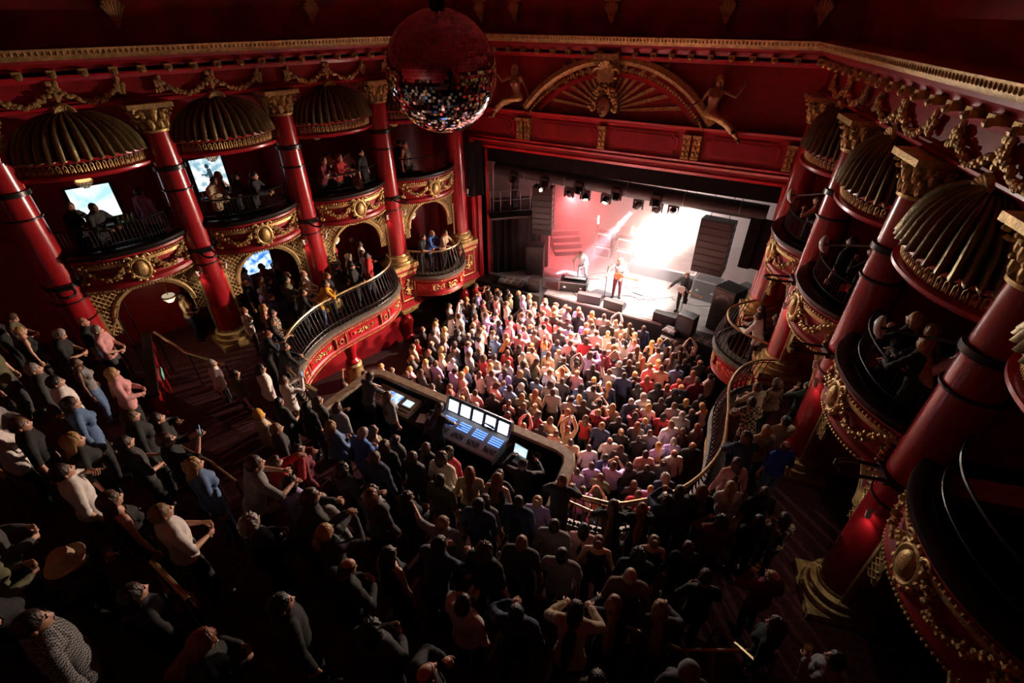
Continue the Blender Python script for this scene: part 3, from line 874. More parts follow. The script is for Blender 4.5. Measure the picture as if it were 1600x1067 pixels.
# pedestals with gilt panel and bracket below the first two columns
ped = MB().box((0, 0, 2.50), (0.84, 0.84, 1.30)).box((0, 0, 3.2), (0.98, 0.98, 0.10)).box((0, 0, 1.86), (0.98, 0.98, 0.14)).box((0, 0, 1.74), (1.06, 1.06, 0.10))
ped_me = ped.mesh('pedestal_body', M['red_paint'], False)
pg = MB()
pg.box((0, 0, 3.10), (0.92, 0.92, 0.12)); pb = MB().box((0, 0, 3.10), (0.92, 0.92, 0.12)).mesh('gilt_cap', M['gold'], False)
fr = MB(); w_, h_ = 0.30, 0.52
for (x0, z0, x1, z1) in ((-w_, -h_, w_, -h_), (w_, -h_, w_, h_), (w_, h_, -w_, h_), (-w_, h_, -w_, -h_)):
    fr.tube([(x0, 0, z0), (x1, 0, z1)], 0.022, 6)
rnd = np.random.RandomState(4)
for _ in range(70):
    v = rnd.normal(0, 1); u = rnd.normal(0, 1)
    if abs(u) > 2 or abs(v) > 2: continue
    fr.ell((u * 0.085 * (1.4 - .3 * abs(v)), 0.02, v * 0.19), (rnd.uniform(.02, .05), .03, rnd.uniform(.02, .05)), 6, 4)
orn_me = fr.mesh('gilt_panel', M['gold'])
br = MB().loft([[(x * k, y * k, z) for x, y in ((-.42, -.42), (.42, -.42), (.42, .42), (-.42, .42))] for k, z in ((0.45, 1.22), (0.8, 1.40), (1.05, 1.62), (1.1, 1.69))], True, True)
for k in range(10):
    for a in range(4):
        q = a * PI / 2
        br.ell((math.cos(q) * .36 - math.sin(q) * (-.32 + .07 * k), math.sin(q) * .36 + math.cos(q) * (-.32 + .07 * k), 1.50), (.05, .05, .12), 6, 4)
br_me = br.mesh('gilt_corbel', M['gold'])
herm = MB().lathe([(0, 0), (0.22, 0), (0.24, 0.1), (0.16, 0.2), (0.20, 0.5), (0.26, 0.8), (0.20, 1.0), (0.12, 1.08), (0.15, 1.2), (0.0, 1.24)], 20).mesh('red_herm', M['red_gloss'])
for s in (-1, 1):
    nm = 'on the video-screen side' if s < 0 else 'opposite the video screens'
    for k in (0, 1):
        e = thing('pedestal', 'red pedestal with gilt panel under the column %s, %s' % (CNAMES[k], nm), 'pedestal', bay_mtx(s, TC[k], 0, 0), kind='structure')
        put('pedestal_body', ped_me, e); put('gilt_cap', pb, e); put('gilt_corbel', br_me, e); put('red_herm', herm, e)
        for a in (0, -PI / 2, PI / 2):
            put('gilt_panel', orn_me, e, Matrix.Rotation(a, 4, 'Z') @ Matrix.Translation((0, 0.44, 2.5)))
    for k in (2, 3):
        c = thing('pedestal', 'red herm on a gilt foot by the column %s, %s' % (CNAMES[k], nm), 'pedestal', bay_mtx(s, TC[k], 1.0, 0), kind='structure')
        put('red_herm', herm, c, TR(0, 0, 0.85)); 
        MB().lathe([(0, 0), (.34, 0), (.34, .5), (.28, .6), (.30, .8), (.24, .86), (0, .86)], 20).build('gilt_foot', M['gold_dark'], c)

# raked tiers behind the circle
for k in range(1, 10):
    y1 = TIER_Y0 - TIER_D * (k - 1)
    z = CIRCLE_Z + TIER_H * k
    wdt = S(1, (-1 - y1) / 0.966, -2.0).x * 2 - 0.3
    t_ = tag(MB().box((0, y1 - TIER_D * 0.5, (z + 1.8) / 2), (wdt, TIER_D, z - 1.8)).build('floor_tier', M['carpet'], None, False), 'carpeted tier of the raked circle, step %d up from the front gangway' % k, 'tier', kind='structure')
    MB().box((0, y1 + 0.003, z - 0.035), (wdt, 0.012, 0.05)).build('nosing', M['nosing'], t_, False)
structure('floor_circle', MB().box((0.3, -11.48, 2.65), (6.2, 0.85, 0.3)), M['carpet'], 'carpeted circle floor right behind the mixing booth', 'floor', False)
structure('wall_under_circle', MB().box((0, -11.6, 1.25), (11.5, 0.2, 2.5)), M['red_dark'], 'dark wall under the circle behind the stalls', 'wall', False)
for s in (-1, 1):
    a, b = S(s, 3.3, 0.0), S(s, 11.0, 0.0)
    mb = MB().prism([(a.x, a.y), (b.x, b.y), (b.x + s * .2, b.y), (a.x + s * .2, a.y)], 0, 2.5)
    structure('wall_under_circle', mb, M['red_dark'], 'dark wall under the side of the circle ' + ('on the video-screen side' if s < 0 else 'opposite the video screens'), 'wall', False)

# wedge of red wall with the exit sign, and the handrails
w = MB().prism([(-7.45, -12.02), (-4.95, -13.25), (-5.02, -13.38), (-7.52, -12.15)], 2.6, 4.45)
wo = structure('wall_stair', w, M['red_gloss'], 'red stair wall carrying the green exit sign', 'wall', False)
MB().sweep([(-7.5, -12.08), (-4.95, -13.32)], [(-0.1, 4.45), (0.1, 4.45), (0.1, 4.55), (-0.1, 4.55)]).build('coping', M['black_metal'], wo, False)
# ------------------------------------------------------------------ people
HEAD_Z = 1.595
def head_mesh(nu=28, nv=20, female=False, z0=HEAD_Z):
    """one head facing +y: skull, brow, eye sockets, nose, lips, chin and jaw"""
    a = np.arange(nu) * 2 * PI / nu
    rows = []
    for k in range(1, nv):
        ph = -PI / 2 + PI * k / nv
        rows.append(np.stack([np.cos(a) * math.cos(ph), np.sin(a) * math.cos(ph), np.full(nu, math.sin(ph))], 1))
    d = np.concatenate([[[0, 0, -1.0]], *rows, [[0, 0, 1.0]]])
    x, y, z = d[:, 0].copy(), d[:, 1].copy(), d[:, 2].copy()
    lo = np.clip(-z, 0, 1); hi = np.clip(z, 0, 1)
    P = np.stack([x * 0.076, y * 0.096, z * 0.118], 1)
    P[:, 0] *= 1 - (0.30 if not female else 0.36) * lo ** 1.6
    back = np.clip(-y, 0, 1)
    P[:, 1] += lo * 0.018 * (y > -0.3) - 0.0
    P[:, 1] += back * lo * 0.030
    P[:, 1] -= hi * 0.006
    front = np.clip(y, 0, 1)
    g = lambda cx, cz, sx, sz: np.exp(-((x - cx) / sx) ** 2 - ((z - cz) / sz) ** 2) * (y > 0)
    P[:, 1] += 0.026 * g(0, -0.20, 0.14, 0.16) + 0.010 * g(0, 0.02, 0.10, 0.16)          # nose
    P[:, 1] -= 0.012 * g(0.36, 0.05, 0.17, 0.12) + 0.012 * g(-0.36, 0.05, 0.17, 0.12)      # sockets
    P[:, 1] += 0.005 * g(0, 0.24, 0.6, 0.09)                                              # brow
    P[:, 1] += 0.007 * g(0, -0.50, 0.22, 0.07) - 0.006 * g(0, -0.62, 0.25, 0.06)           # lips
    P[:, 1] += 0.010 * g(0, -0.80, 0.30, 0.13)                                            # chin
    P[:, 0] += np.sign(x) * 0.004 * (g(0.6, -0.15, 0.25, 0.2) + g(-0.6, -0.15, 0.25, 0.2))
    P[:, 2] += z0
    f = []
    for i in range(nu):
        j = (i + 1) % nu
        f.append((0, 1 + j, 1 + i))
        for k in range(nv - 2):
            A, B = 1 + k * nu, 1 + (k + 1) * nu
            f.append((A + i, A + j, B + j, B + i))
        A = 1 + (nv - 2) * nu
        f.append((A + i, A + j, len(d) - 1))
    return P, f

def limb(mb, pts, rad, n=10):
    """tapered tube with round ends"""
    pts = [np.asarray(p, float) for p in pts]
    t0 = pts[0] - pts[1]; t0 /= np.linalg.norm(t0); t1 = pts[-1] - pts[-2]; t1 /= np.linalg.norm(t1)
    P = [pts[0] + t0 * rad[0] * .95, pts[0] + t0 * rad[0] * .6] + pts + [pts[-1] + t1 * rad[-1] * .6, pts[-1] + t1 * rad[-1] * .95]
    R = [rad[0] * .3, rad[0] * .8] + list(rad) + [rad[-1] * .8, rad[-1] * .3]
    mb.tube(P, R, n)

def ik(a, b, l1, l2, pole):
    a, b, pole = np.array(a, float), np.array(b, float), np.array(pole, float)
    d = b - a; L = np.linalg.norm(d)
    if L > (l1 + l2) * 0.995:
        b = a + d / L * (l1 + l2) * 0.995; d = b - a; L = np.linalg.norm(d)
    x = (l1 * l1 - l2 * l2 + L * L) / (2 * L); h = math.sqrt(max(0, l1 * l1 - x * x))
    u = d / L; p = pole - u * (pole @ u); p /= np.linalg.norm(p) + 1e-9
    return a + u * x + p * h, b

def hand(mb, w, fdir, palm, side, curl=0.5):
    """palm with four fingers of different length and a thumb leaving its side"""
    f = np.array(fdir, float); f /= np.linalg.norm(f)
    n = np.array(palm, float); n -= f * (n @ f); n /= np.linalg.norm(n) + 1e-9
    sd = np.cross(f, n) * side
    w = np.array(w, float)
    R = np.stack([sd, n, f], 1)
    mb.ell(w + f * 0.05, (0.043, 0.018, 0.058), 8, 6, R)
    for k, (o, L) in enumerate(((-0.030, 0.062), (-0.010, 0.074), (0.011, 0.078), (0.031, 0.070))):
        b = w + f * 0.092 + sd * (-o)
        c1 = curl * 0.9; c2 = curl * 1.9
        m = b + (f * math.cos(c1) + n * math.sin(c1)) * L * 0.55
        e = m + (f * math.cos(c2) + n * math.sin(c2)) * L * 0.5
        mb.tube([b - f * .02, b, m, e], [0.0095, 0.0098, 0.0088, 0.0062], 6)
    b = w + f * 0.035 + sd * (-0.036)
    m = b + (f * 0.6 - sd * 0.75 + n * 0.25) * 0.036
    e = m + (f * 0.9 - sd * 0.25 + n * 0.35) * 0.034
    mb.tube([b + sd * .012, b, m, e], [0.013, 0.0125, 0.0105, 0.007], 6)

def remesh(mb, vox, smooth_it=4):
    me = mb.mesh('tmp', None, False)
    o = bpy.data.objects.new('tmp', me); COL.objects.link(o)
    md = o.modifiers.new('r', 'REMESH'); md.mode = 'VOXEL'; md.voxel_size = vox
    s_ = o.modifiers.new('s', 'SMOOTH'); s_.factor = 0.5; s_.iterations = smooth_it
    dg = bpy.context.evaluated_depsgraph_get(); dg.update()
    ev = o.evaluated_get(dg); m = ev.to_mesh()
    n = len(m.vertices); v = np.empty(n * 3); m.vertices.foreach_get('co', v); v = v.reshape(-1, 3)
    nr = np.empty(n * 3); m.vertices.foreach_get('normal', nr); nr = nr.reshape(-1, 3)
    f = [tuple(p.vertices) for p in m.polygons]
    ev.to_mesh_clear(); bpy.data.objects.remove(o); bpy.data.meshes.remove(me)
    return v, nr, f

def seg_dist(P, a, b):
    a, b = np.array(a), np.array(b); d = b - a
    t = np.clip(((P - a) @ d) / (d @ d), 0, 1)
    return np.linalg.norm(P - (a + t[:, None] * d), axis=1)

def sub_mesh(name, v, f, keep, mat_, off=None):
    idx = -np.ones(len(v), int); ff = [q for q in f if all(keep[i] for i in q)]
    used = sorted({i for q in ff for i in q}); idx[used] = np.arange(len(used))
    vv = (v if off is None else off)[used]
    me = bpy.data.meshes.new(name)
    me.from_pydata(vv.tolist(), [], [tuple(idx[i] for i in q) for q in ff])
    me.materials.append(mat_)
    me.polygons.foreach_set('use_smooth', [True] * len(me.polygons)); me.update()
    return me

BODY = {}
def make_body(key, female=False, lh=(0.30, 0.02, 0.86), rh=(-0.30, 0.02, 0.86), lpole=(0.3, -1, 0), rpole=(-0.3, -1, 0),
              lean=0.0, look=(0.0, 0.10), lf=(0.11, 0.02), rf=(-0.11, -0.02), sit=False, curl=0.6, vox=0.019, twist=0.0, lifted=None, palm=None, legs=None):
    """hands are targets in body space; look = (yaw, pitch up)"""
    ca, sa = math.cos(lean), math.sin(lean)
    hipz = 0.93 if not sit else 0.55
    def T(p):       # lean of the upper body about the hips
        y, z = p[1], p[2] - 0.93
        return np.array((p[0], y * ca + z * sa, hipz + z * ca - y * sa))
    mb = MB()
    sx = 0.88 if female else 1.0
    secs = [(0.83, .13, .10, 0), (0.93, .165 * (1.02 if female else .98), .118, -.01), (1.02, .150 * sx ** .5, .108, 0), (1.10, .138 * sx, .098, .005),
            (1.22, .158 * sx, .112, .01), (1.32, .172 * sx, .118, .005), (1.40, .168 * sx, .100, -.01), (1.45, .115 * sx, .078, -.015), (1.50, .062, .058, -.012)]
    rings = []
    for z, rx, ry, oy in secs:
        a = np.arange(16) * PI / 8
        rings.append([T((rx * math.cos(q), oy + ry * math.sin(q), z)) for q in a])
    mb.loft(rings)
    neck0, neck1 = T((0, -0.012, 1.45)), T((0, 0.002, 1.56))
    limb(mb, [neck0, neck1], [0.064 * (0.9 if female else 1), 0.054 * (0.9 if female else 1)])
    if female:
        for j in (-1, 1):
            mb.ell(T((j * 0.072, 0.095, 1.265)), (.066, .062, .066), 10, 7)
    bones = []
    shx = 0.178 * (0.90 if female else 1.0)
    ends = {}
    for j, tgt, pole in ((1, lh, lpole), (-1, rh, rpole)):
        sh = T((j * shx, -0.01, 1.405))
        el, wr = ik(sh, tgt, 0.285, 0.255, pole)
        k_ = 0.86 if female else 1.0
        limb(mb, [T((j * shx * .7, -0.01, 1.41)), sh, sh * .6 + el * .4, el], [.062 * k_, .060 * k_, .050 * k_, .041 * k_])
        limb(mb, [el, el * .65 + wr * .35, wr], [.041 * k_, .040 * k_, .028 * k_])
        bones.append(('arm', sh, el)); bones.append(('fore', el, wr)); ends[j] = (el, wr)
    feet = {}
    for j, ft in ((1, lf), (-1, rf)):
        hp = np.array((j * 0.088, 0, hipz - 0.03))
        if legs is not None:
            kn, an = np.array(legs[0 if j > 0 else 1][0], float), np.array(legs[0 if j > 0 else 1][1], float)
        elif sit:
            kn = np.array((j * 0.13, 0.42, 0.50)); an = np.array((ft[0], 0.45 + ft[1], 0.08))
        else:
            zz = 0.08 if lifted != j else 0.42
            an = np.array((ft[0], ft[1], zz))
            kn, an = ik(hp, an, 0.415, 0.412, (j * 0.15, 1, 0))
        limb(mb, [hp, hp * .5 + kn * .5, kn], [.090, .078, .056]); limb(mb, [kn, kn * .65 + an * .35, an], [.054, .056, .037])
        toe = an + np.array((j * 0.03, 0.15, -0.035 if lifted != j else -0.10))
        limb(mb, [an + np.array((0, -.03, -.035)), toe], [.040, .036])
        bones.append(('thigh', hp, kn)); bones.append(('shin', kn, an)); bones.append(('foot', an, toe)); feet[j] = an
    v, nr, f = remesh(mb, vox)
    tors = [('torso', T((0, 0, .93)), T((0, 0, 1.40))), ('neck', neck0 + (neck1 - neck0) * 0.35, neck1)]
    bl = bones + tors
    infl = {'arm': .055, 'fore': .04, 'thigh': .085, 'shin': .055, 'foot': .04, 'torso': .15, 'neck': .055}
    D = np.stack([seg_dist(v, a, b) - infl[nm] for nm, a, b in bl], 1)
    who = np.array([nm for nm, a, b in bl])[np.argmin(D, 1)]
    # distance along each arm / leg for hems
    zr = v[:, 2].copy()
    inv_z = (v[:, 1] * sa + (v[:, 2] - hipz) * ca) + 0.93     # height in the un-leaned upper body
    low = np.isin(who, ('thigh', 'shin')) | ((who == 'torso') & (inv_z < 0.98))
    fold = 0.004 * np.sin(v[:, 2] * 46 + v[:, 0] * 31) * np.sin(v[:, 1] * 37 + v[:, 0] * 23 + v[:, 2] * 11) + 0.0015 * np.sin(v[:, 2] * 90 + v[:, 1] * 60)
    def shell(d, keep):
        return v + nr * (d + fold)[:, None]
    top_k = (np.isin(who, ('arm', 'torso')) & (inv_z > 0.90)) | ((who == 'thigh') & (inv_z > 0.90) & (not sit))
    long_k = top_k | (who == 'fore') | (np.isin(who, ('torso', 'thigh')) & (inv_z > 0.80) & (not sit))
    vest_k = (who == 'torso') & (inv_z > 0.90) & (inv_z < 1.44)
    for nm_, keep in (('top', top_k), ('long', long_k)):
        keep &= ~((who == 'neck'))
    leg_k = np.isin(who, ('thigh', 'shin')) | ((who == 'torso') & (inv_z < 1.0))
    # assemble the bare body: remeshed trunk and limbs, sculpted head, hands
    b2 = MB(); b2.add(v, f); nbody = len(v)
    hv, hf = head_mesh(female=female)
    hz = np.array((0, 0.0, 1.50)); q = hv - hz
    yaw, pit = look
    pc, ps = math.cos(pit), math.sin(pit); yc, ys = math.cos(yaw), math.sin(yaw)
    Rm = np.array(((yc, -ys, 0), (ys, yc, 0), (0, 0, 1))) @ np.array(((1, 0, 0), (0, pc, -ps), (0, ps, pc)))
    hb = T((0, 0.012, 1.50))
    hm = lambda P: (P - hz) @ Rm.T + hb
    b2.add(hm(hv), hf)
    for j in (-1, 1):
        R_ = Rm @ np.array(((1, 0, 0), (0, 1, 0), (0, 0, 1)))
        b2.ell(hm(np.array([[j * 0.078, -0.008, HEAD_Z - 0.012]]))[0], (0.012, 0.020, 0.032), 7, 6, R_)
    for j in (-1, 1):
        el, wr = ends[j]
        pl = np.array((-j * 1.0, 0, -0.2)) if palm is None else np.array(palm, float) * np.array((j, 1, 1))
        hand(b2, wr, wr - el, pl, j, curl)
    ne = len(b2.f)
    for j in (-1, 1):
        b2.ell(hm(np.array([[j * 0.029, 0.088, HEAD_Z + 0.008]]))[0], (0.014, 0.008, 0.008), 8, 5, Rm)
        b2.ell(hm(np.array([[j * 0.030, 0.095, HEAD_Z + 0.032]]))[0], (0.021, 0.006, 0.005), 6, 4, Rm)
    b2.ell(hm(np.array([[0, 0.099, HEAD_Z - 0.062]]))[0], (0.022, 0.006, 0.004), 6, 4, Rm)
    bm_ = bpy.data.meshes.new('person_body')
    bm_.from_pydata(np.concatenate(b2.v).tolist(), [], b2.f)
    bm_.materials.append(M['skin']); bm_.materials.append(M['eye'])
    mi = np.zeros(len(b2.f), int); mi[ne:] = 1
    bm_.polygons.foreach_set('material_index', mi); bm_.polygons.foreach_set('use_smooth', [True] * len(b2.f)); bm_.update()
    d = dict(body=bm_, female=female, sit=sit,
             shirt=sub_mesh('shirt', v, f, top_k, M['cloth'], shell(0.016, top_k)),
             jacket=sub_mesh('jacket', v, f, long_k, M['cloth'], shell(0.024, long_k)),
             vest=sub_mesh('vest_top', v, f, vest_k, M['cloth'], shell(0.012, vest_k)),
             trousers=sub_mesh('trousers', v, f, leg_k, M['cloth'], shell(0.011, leg_k)),
             shoes=[sub_mesh('shoe', v, f, (who == 'foot') & (np.linalg.norm(v - feet[j], axis=1) <= np.linalg.norm(v - feet[-j], axis=1)), M['leather'], v + nr * 0.012) for j in (-1, 1)], lean=lean,
             head=Matrix.Translation(Vector(hb)) @ Matrix.Rotation(yaw, 4, 'Z') @ Matrix.Rotation(pit, 4, 'X') @ Matrix.Translation((0, 0, HEAD_Z - 1.50)),
             ends=ends, hips=hipz)
    BODY[key] = d
    return d

# hair is modelled round a head centred on the origin, face to +y
HAIR = {}
def make_hair(key, kind, nu=44, seed=0, swing=.12):
    rnd = np.random.RandomState(seed + 100)
    ph = rnd.uniform(0, 6.28, 8)
    rings_o, rings_i = [], []
    ang = np.arange(nu) * 2 * PI / nu          # 0 = face (+y)
    nv = 16
    def lim(a):                                 # polar angle from the crown where hair leaves the head
        f = 0.5 + 0.5 * math.cos(a)
        if kind in ('short', 'curly', 'buzz', 'quiff', 'bald'):
            return 0.98 + (2.12 - 0.98) * (1 - f) ** 0.55
        return 1.02 + (2.0 - 1.02) * (1 - f) ** 0.45
    thick = dict(short=.012, buzz=.005, curly=.034, quiff=.018, long=.016, bob=.020, pony=.010, bun=.010, wavy=.022, bald=.004)[kind]
    drop = dict(long=.42, wavy=.36, bob=.15, pony=0, bun=0, short=0, buzz=0, curly=.02, quiff=0, bald=0)[kind]
    V = []; n_down = 7 if drop else 0
    top0 = 0.95 if kind == 'bald' else 0.0
    for i, a in enumerate(ang):
        L = lim(a); col = []
        fr = 0.5 + 0.5 * math.cos(a)
        for k in range(nv):
            p = top0 + (L - top0) * k / (nv - 1) if kind != 'bald' else (top0 + max(0.02, (L - top0) * (1 - fr) ** .5) * k / (nv - 1))
            dx, dy, dz = math.sin(a) * math.sin(p), math.cos(a) * math.sin(p), math.cos(p)
            n_ = 0.35 * math.sin(5 * a + ph[0]) * math.sin(3 * p + ph[1]) + 0.3 * math.sin(13 * a + ph[2] + 2 * p) + 0.25 * math.sin(21 * a + ph[3])
            if kind == 'curly': n_ = 0.9 * math.sin(9 * a + ph[4] + 7 * p) * math.sin(8 * p + ph[5]) + 0.4 * math.sin(17 * a + 11 * p)
            ed = 1 - 0.75 * (k / (nv - 1)) ** 6 if not (drop and fr < .62) else 1.0
            t = thick * (1 + 0.45 * n_) * ed
            if kind == 'quiff': t += 0.03 * max(0, math.cos(a)) * math.sin(min(PI, p * 2.6))
            if kind == 'short': t += 0.006 * math.cos(p)
            col.append((dx * (0.078 + t), dy * (0.097 + t) - 0.004, dz * (0.118 + t)))
        if drop:
            b = np.array(col[-1]); w = max(0.0, min(1.0, (0.62 - fr) / 0.22))
            for k in range(1, n_down + 1):
                u = k / n_down
                wv = 0.010 * math.sin(9 * u + 4 * a + ph[6]) if kind == 'wavy' else 0.004 * math.sin(6 * u + 5 * a)
                out = 1 + (0.10 * math.sin(u * PI * .8) + wv * 4) * w
                back = -swing * u * (1 - fr) ** 1.5 * (drop / .42)
                col.append((b[0] * out * (1 - 0.15 * u), b[1] * out + back, b[2] - drop * u * w * (1 + 0.08 * math.sin(7 * a + ph[7]))))
        V.append(col)
    V = np.array(V); m = V.shape[1]
    inner = V * np.array((0.90, 0.90, 0.94)); inner[:, :nv] = V[:, :nv] * 0.93
    mb = MB()
    faces = []
    for i in range(nu):
        j = (i + 1) % nu
        for k in range(m - 1):
            faces.append((i * m + k, j * m + k, j * m + k + 1, i * m + k + 1))
    mb.add(V.reshape(-1, 3), faces)
    mb.add(inner.reshape(-1, 3), [tuple(reversed(q)) for q in faces])
    o = nu * m
    mb.f += [(i * m + m - 1, ((i + 1) % nu) * m + m - 1, o + ((i + 1) % nu) * m + m - 1, o + i * m + m - 1) for i in range(nu)]
    if kind == 'bald':
        mb.f += [(i * m, o + i * m, o + ((i + 1) % nu) * m, ((i + 1) % nu) * m) for i in range(nu)]
    if kind == 'pony':
        mb.tube([(0, -.095, .04), (0, -.135, .03), (0.01, -.15, -.03), (0, -.14, -.12), (0, -.125, -.20)], [.016, .030, .034, .028, .008], 10)
    if kind == 'bun':
        mb.ell((0, -.075, .105), (.045, .042, .038), 12, 8)
    me = bpy.data.meshes.new('hair'); me.from_pydata(np.concatenate(mb.v).tolist(), [], mb.f)
    me.materials.append(M['hair']); me.polygons.foreach_set('use_smooth', [True] * len(me.polygons)); me.update()
    HAIR[key] = me
for i, k in enumerate(('short', 'buzz', 'curly', 'quiff', 'long', 'wavy', 'bob', 'pony', 'bun', 'bald')):
    make_hair(k, k, seed=i)
    if k in ('long', 'wavy', 'bob'): make_hair(k + '_lean', k, seed=i, swing=.30)
# head-wear
HAT = {}
mb = MB().lathe([(0.088, -0.01), (0.092, 0.03), (0.088, 0.08), (0.07, 0.115), (0.03, 0.132), (0.0, 0.134)], 24)
mb.loft([[(0.086 * math.sin(a), 0.086 * math.cos(a), 0.0 + d) for a in np.linspace(-1.1, 1.1, 12)] + [(0.10 * math.sin(a), 0.085 + 0.085 * math.cos(a), -0.02 + d) for a in np.linspace(1.1, -1.1, 12)] for d in (0.0, 0.008)], True, True)
HAT['cap'] = mb.mesh('cap', M['cloth'])
mb = MB().lathe([(0.100, -0.02), (0.105, 0.0), (0.100, 0.03), (0.096, 0.08), (0.075, 0.13), (0.035, 0.155), (0.0, 0.158)], 24)
HAT['beanie'] = mb.mesh('beanie', M['cloth'])
mb = MB().lathe([(0.0, 0.02), (0.17, 0.02), (0.175, 0.028), (0.17, 0.034), (0.102, 0.036), (0.098, 0.10), (0.088, 0.135), (0.05, 0.142), (0.0, 0.128)], 32)
HAT['fedora'] = mb.mesh('fedora', M['cloth'])

# poses
for fem in (False, True):
    g = 'f' if fem else 'm'
    make_body(g + '_stand', fem)
    make_body(g + '_front', fem, lh=(0.10, 0.24, 1.05), rh=(-0.08, 0.26, 1.10), lpole=(1, -.6, -1), rpole=(-1, -.6, -1), curl=0.9, look=(0.1, 0.12))
    make_body(g + '_rail', fem, lh=(0.17, 0.47, 1.13), rh=(-0.15, 0.45, 1.12), lpole=(1, -.2, -.6), rpole=(-1, -.2, -.6), lean=0.30, look=(-0.1, 0.02), curl=1.1, palm=(0, 0, -1))
    make_body(g + '_phone', fem, lh=(0.06, 0.36, 1.48), rh=(-0.06, 0.36, 1.48), lpole=(1, 0, -1), rpole=(-1, 0, -1), curl=1.1, look=(0, 0.08))
    make_body(g + '_drink', fem, lh=(0.28, 0.06, 0.90), rh=(-0.10, 0.22, 1.36), lpole=(.6, -1, -.2), rpole=(-1, 0, -.7), curl=1.2, look=(0.15, 0.18))
    make_body(g + '_lookdown', fem, lh=(0.10, 0.28, 1.10), rh=(-0.10, 0.28, 1.10), lpole=(1, -.5, -.8), rpole=(-1, -.5, -.8), lean=0.10, look=(-0.2, -0.45), curl=1.0)
make_body('m_raise', False, lh=(0.26, 0.03, 0.88), rh=(-0.24, 0.12, 1.92), lpole=(.3, -1, 0), rpole=(-1, .3, .2), curl=1.4, look=(0, .15))
make_body('f_raise', True, lh=(0.10, 0.18, 1.86), rh=(-0.10, 0.18, 1.86), lpole=(1, 0, .2), rpole=(-1, 0, .2), curl=.5, look=(0, .15))
make_body('m_point', False, lh=(0.27, 0.04, 0.88), rh=(-0.58, 0.30, 1.42), lpole=(.3, -1, 0), rpole=(-.3, -.3, -1), curl=.9, look=(-0.5, .10))
make_body('m_elbows', False, lh=(0.05, 0.50, 1.16), rh=(-0.06, 0.46, 1.14), lpole=(1, 0, -.3), rpole=(-1, 0, -.3), lean=0.62, look=(-0.3, .30), curl=1.0, palm=(0, 0, -1))
make_body('f_hips', True, lh=(0.20, 0.10, 1.02), rh=(-0.08, 0.25, 1.22), lpole=(1, -.5, 0), rpole=(-1, -.3, -.8), curl=.8, look=(-.35, .1), twist=0)
make_body('m_desk', False, lh=(0.22, 0.46, 0.98), rh=(-0.22, 0.50, 0.98), lpole=(1, -.3, -.6), rpole=(-1, -.3, -.6), lean=0.22, look=(0, -.35), curl=.5, palm=(0, 0, -1))
make_body('m_guitar', False, lh=(0.46, 0.24, 1.08), rh=(-0.12, 0.24, 0.96), lpole=(1, -.2, -1), rpole=(-1, -.5, -.3), curl=1.0, look=(.1, .05), lf=(.13, .03), rf=(-.13, .0), palm=(-.3, -1, 0))
make_body('m_strut', False, lh=(0.46, 0.24, 1.06), rh=(-0.12, 0.24, 0.96), lpole=(1, -.2, -1), rpole=(-1, -.5, -.3), curl=1.0, look=(.2, -.1), lf=(.10, .0), rf=(-.09, -.35), lifted=-1, palm=(-.3, -1, 0))
make_body('m_keys', False, lh=(0.20, 0.50, 0.90), rh=(-0.16, 0.50, 0.90), lpole=(1, -.3, -.6), rpole=(-1, -.3, -.6), lean=0.70, look=(0, -.4), curl=.4, palm=(0, 0, -1), lf=(.16, .1), rf=(-.16, -.1))
make_body('m_sit', False, lh=(0.25, 0.44, 0.95), rh=(-0.28, 0.40, 1.05), lpole=(1, -.3, -.4), rpole=(-1, -.3, -.4), lean=0.10, sit=True, curl=1.2, look=(0, .0), lf=(.16, .05), rf=(-.14, .12))

SKINS = {'pale': (0.62, 0.36, 0.25), 'fair': (0.54, 0.29, 0.19), 'tan': (0.40, 0.20, 0.12), 'brown': (0.16, 0.075, 0.045)}
HAIRC = {'dark brown': (0.028, 0.014, 0.008), 'black': (0.010, 0.008, 0.008), 'brown': (0.075, 0.035, 0.016), 'blond': (0.42, 0.25, 0.09), 'auburn': (0.20, 0.055, 0.018), 'grey': (0.30, 0.28, 0.26), 'fair': (0.25, 0.14, 0.06)}
CLOTHC = {'black': (0.010, 0.010, 0.011), 'white': (0.68, 0.64, 0.60), 'grey': (0.22, 0.21, 0.21), 'navy': (0.022, 0.035, 0.085), 'red': (0.40, 0.02, 0.025), 'pink': (0.62, 0.30, 0.30), 'beige': (0.42, 0.33, 0.22),
          'denim': (0.09, 0.16, 0.30), 'olive': (0.10, 0.10, 0.05), 'charcoal': (0.045, 0.043, 0.045), 'blue': (0.05, 0.14, 0.42), 'burgundy': (0.15, 0.012, 0.025), 'mustard': (0.62, 0.34, 0.03), 'lilac': (0.36, 0.28, 0.52), 'brown': (0.12, 0.06, 0.03), 'royal blue': (0.02, 0.06, 0.50)}
N_PEOPLE = [0]
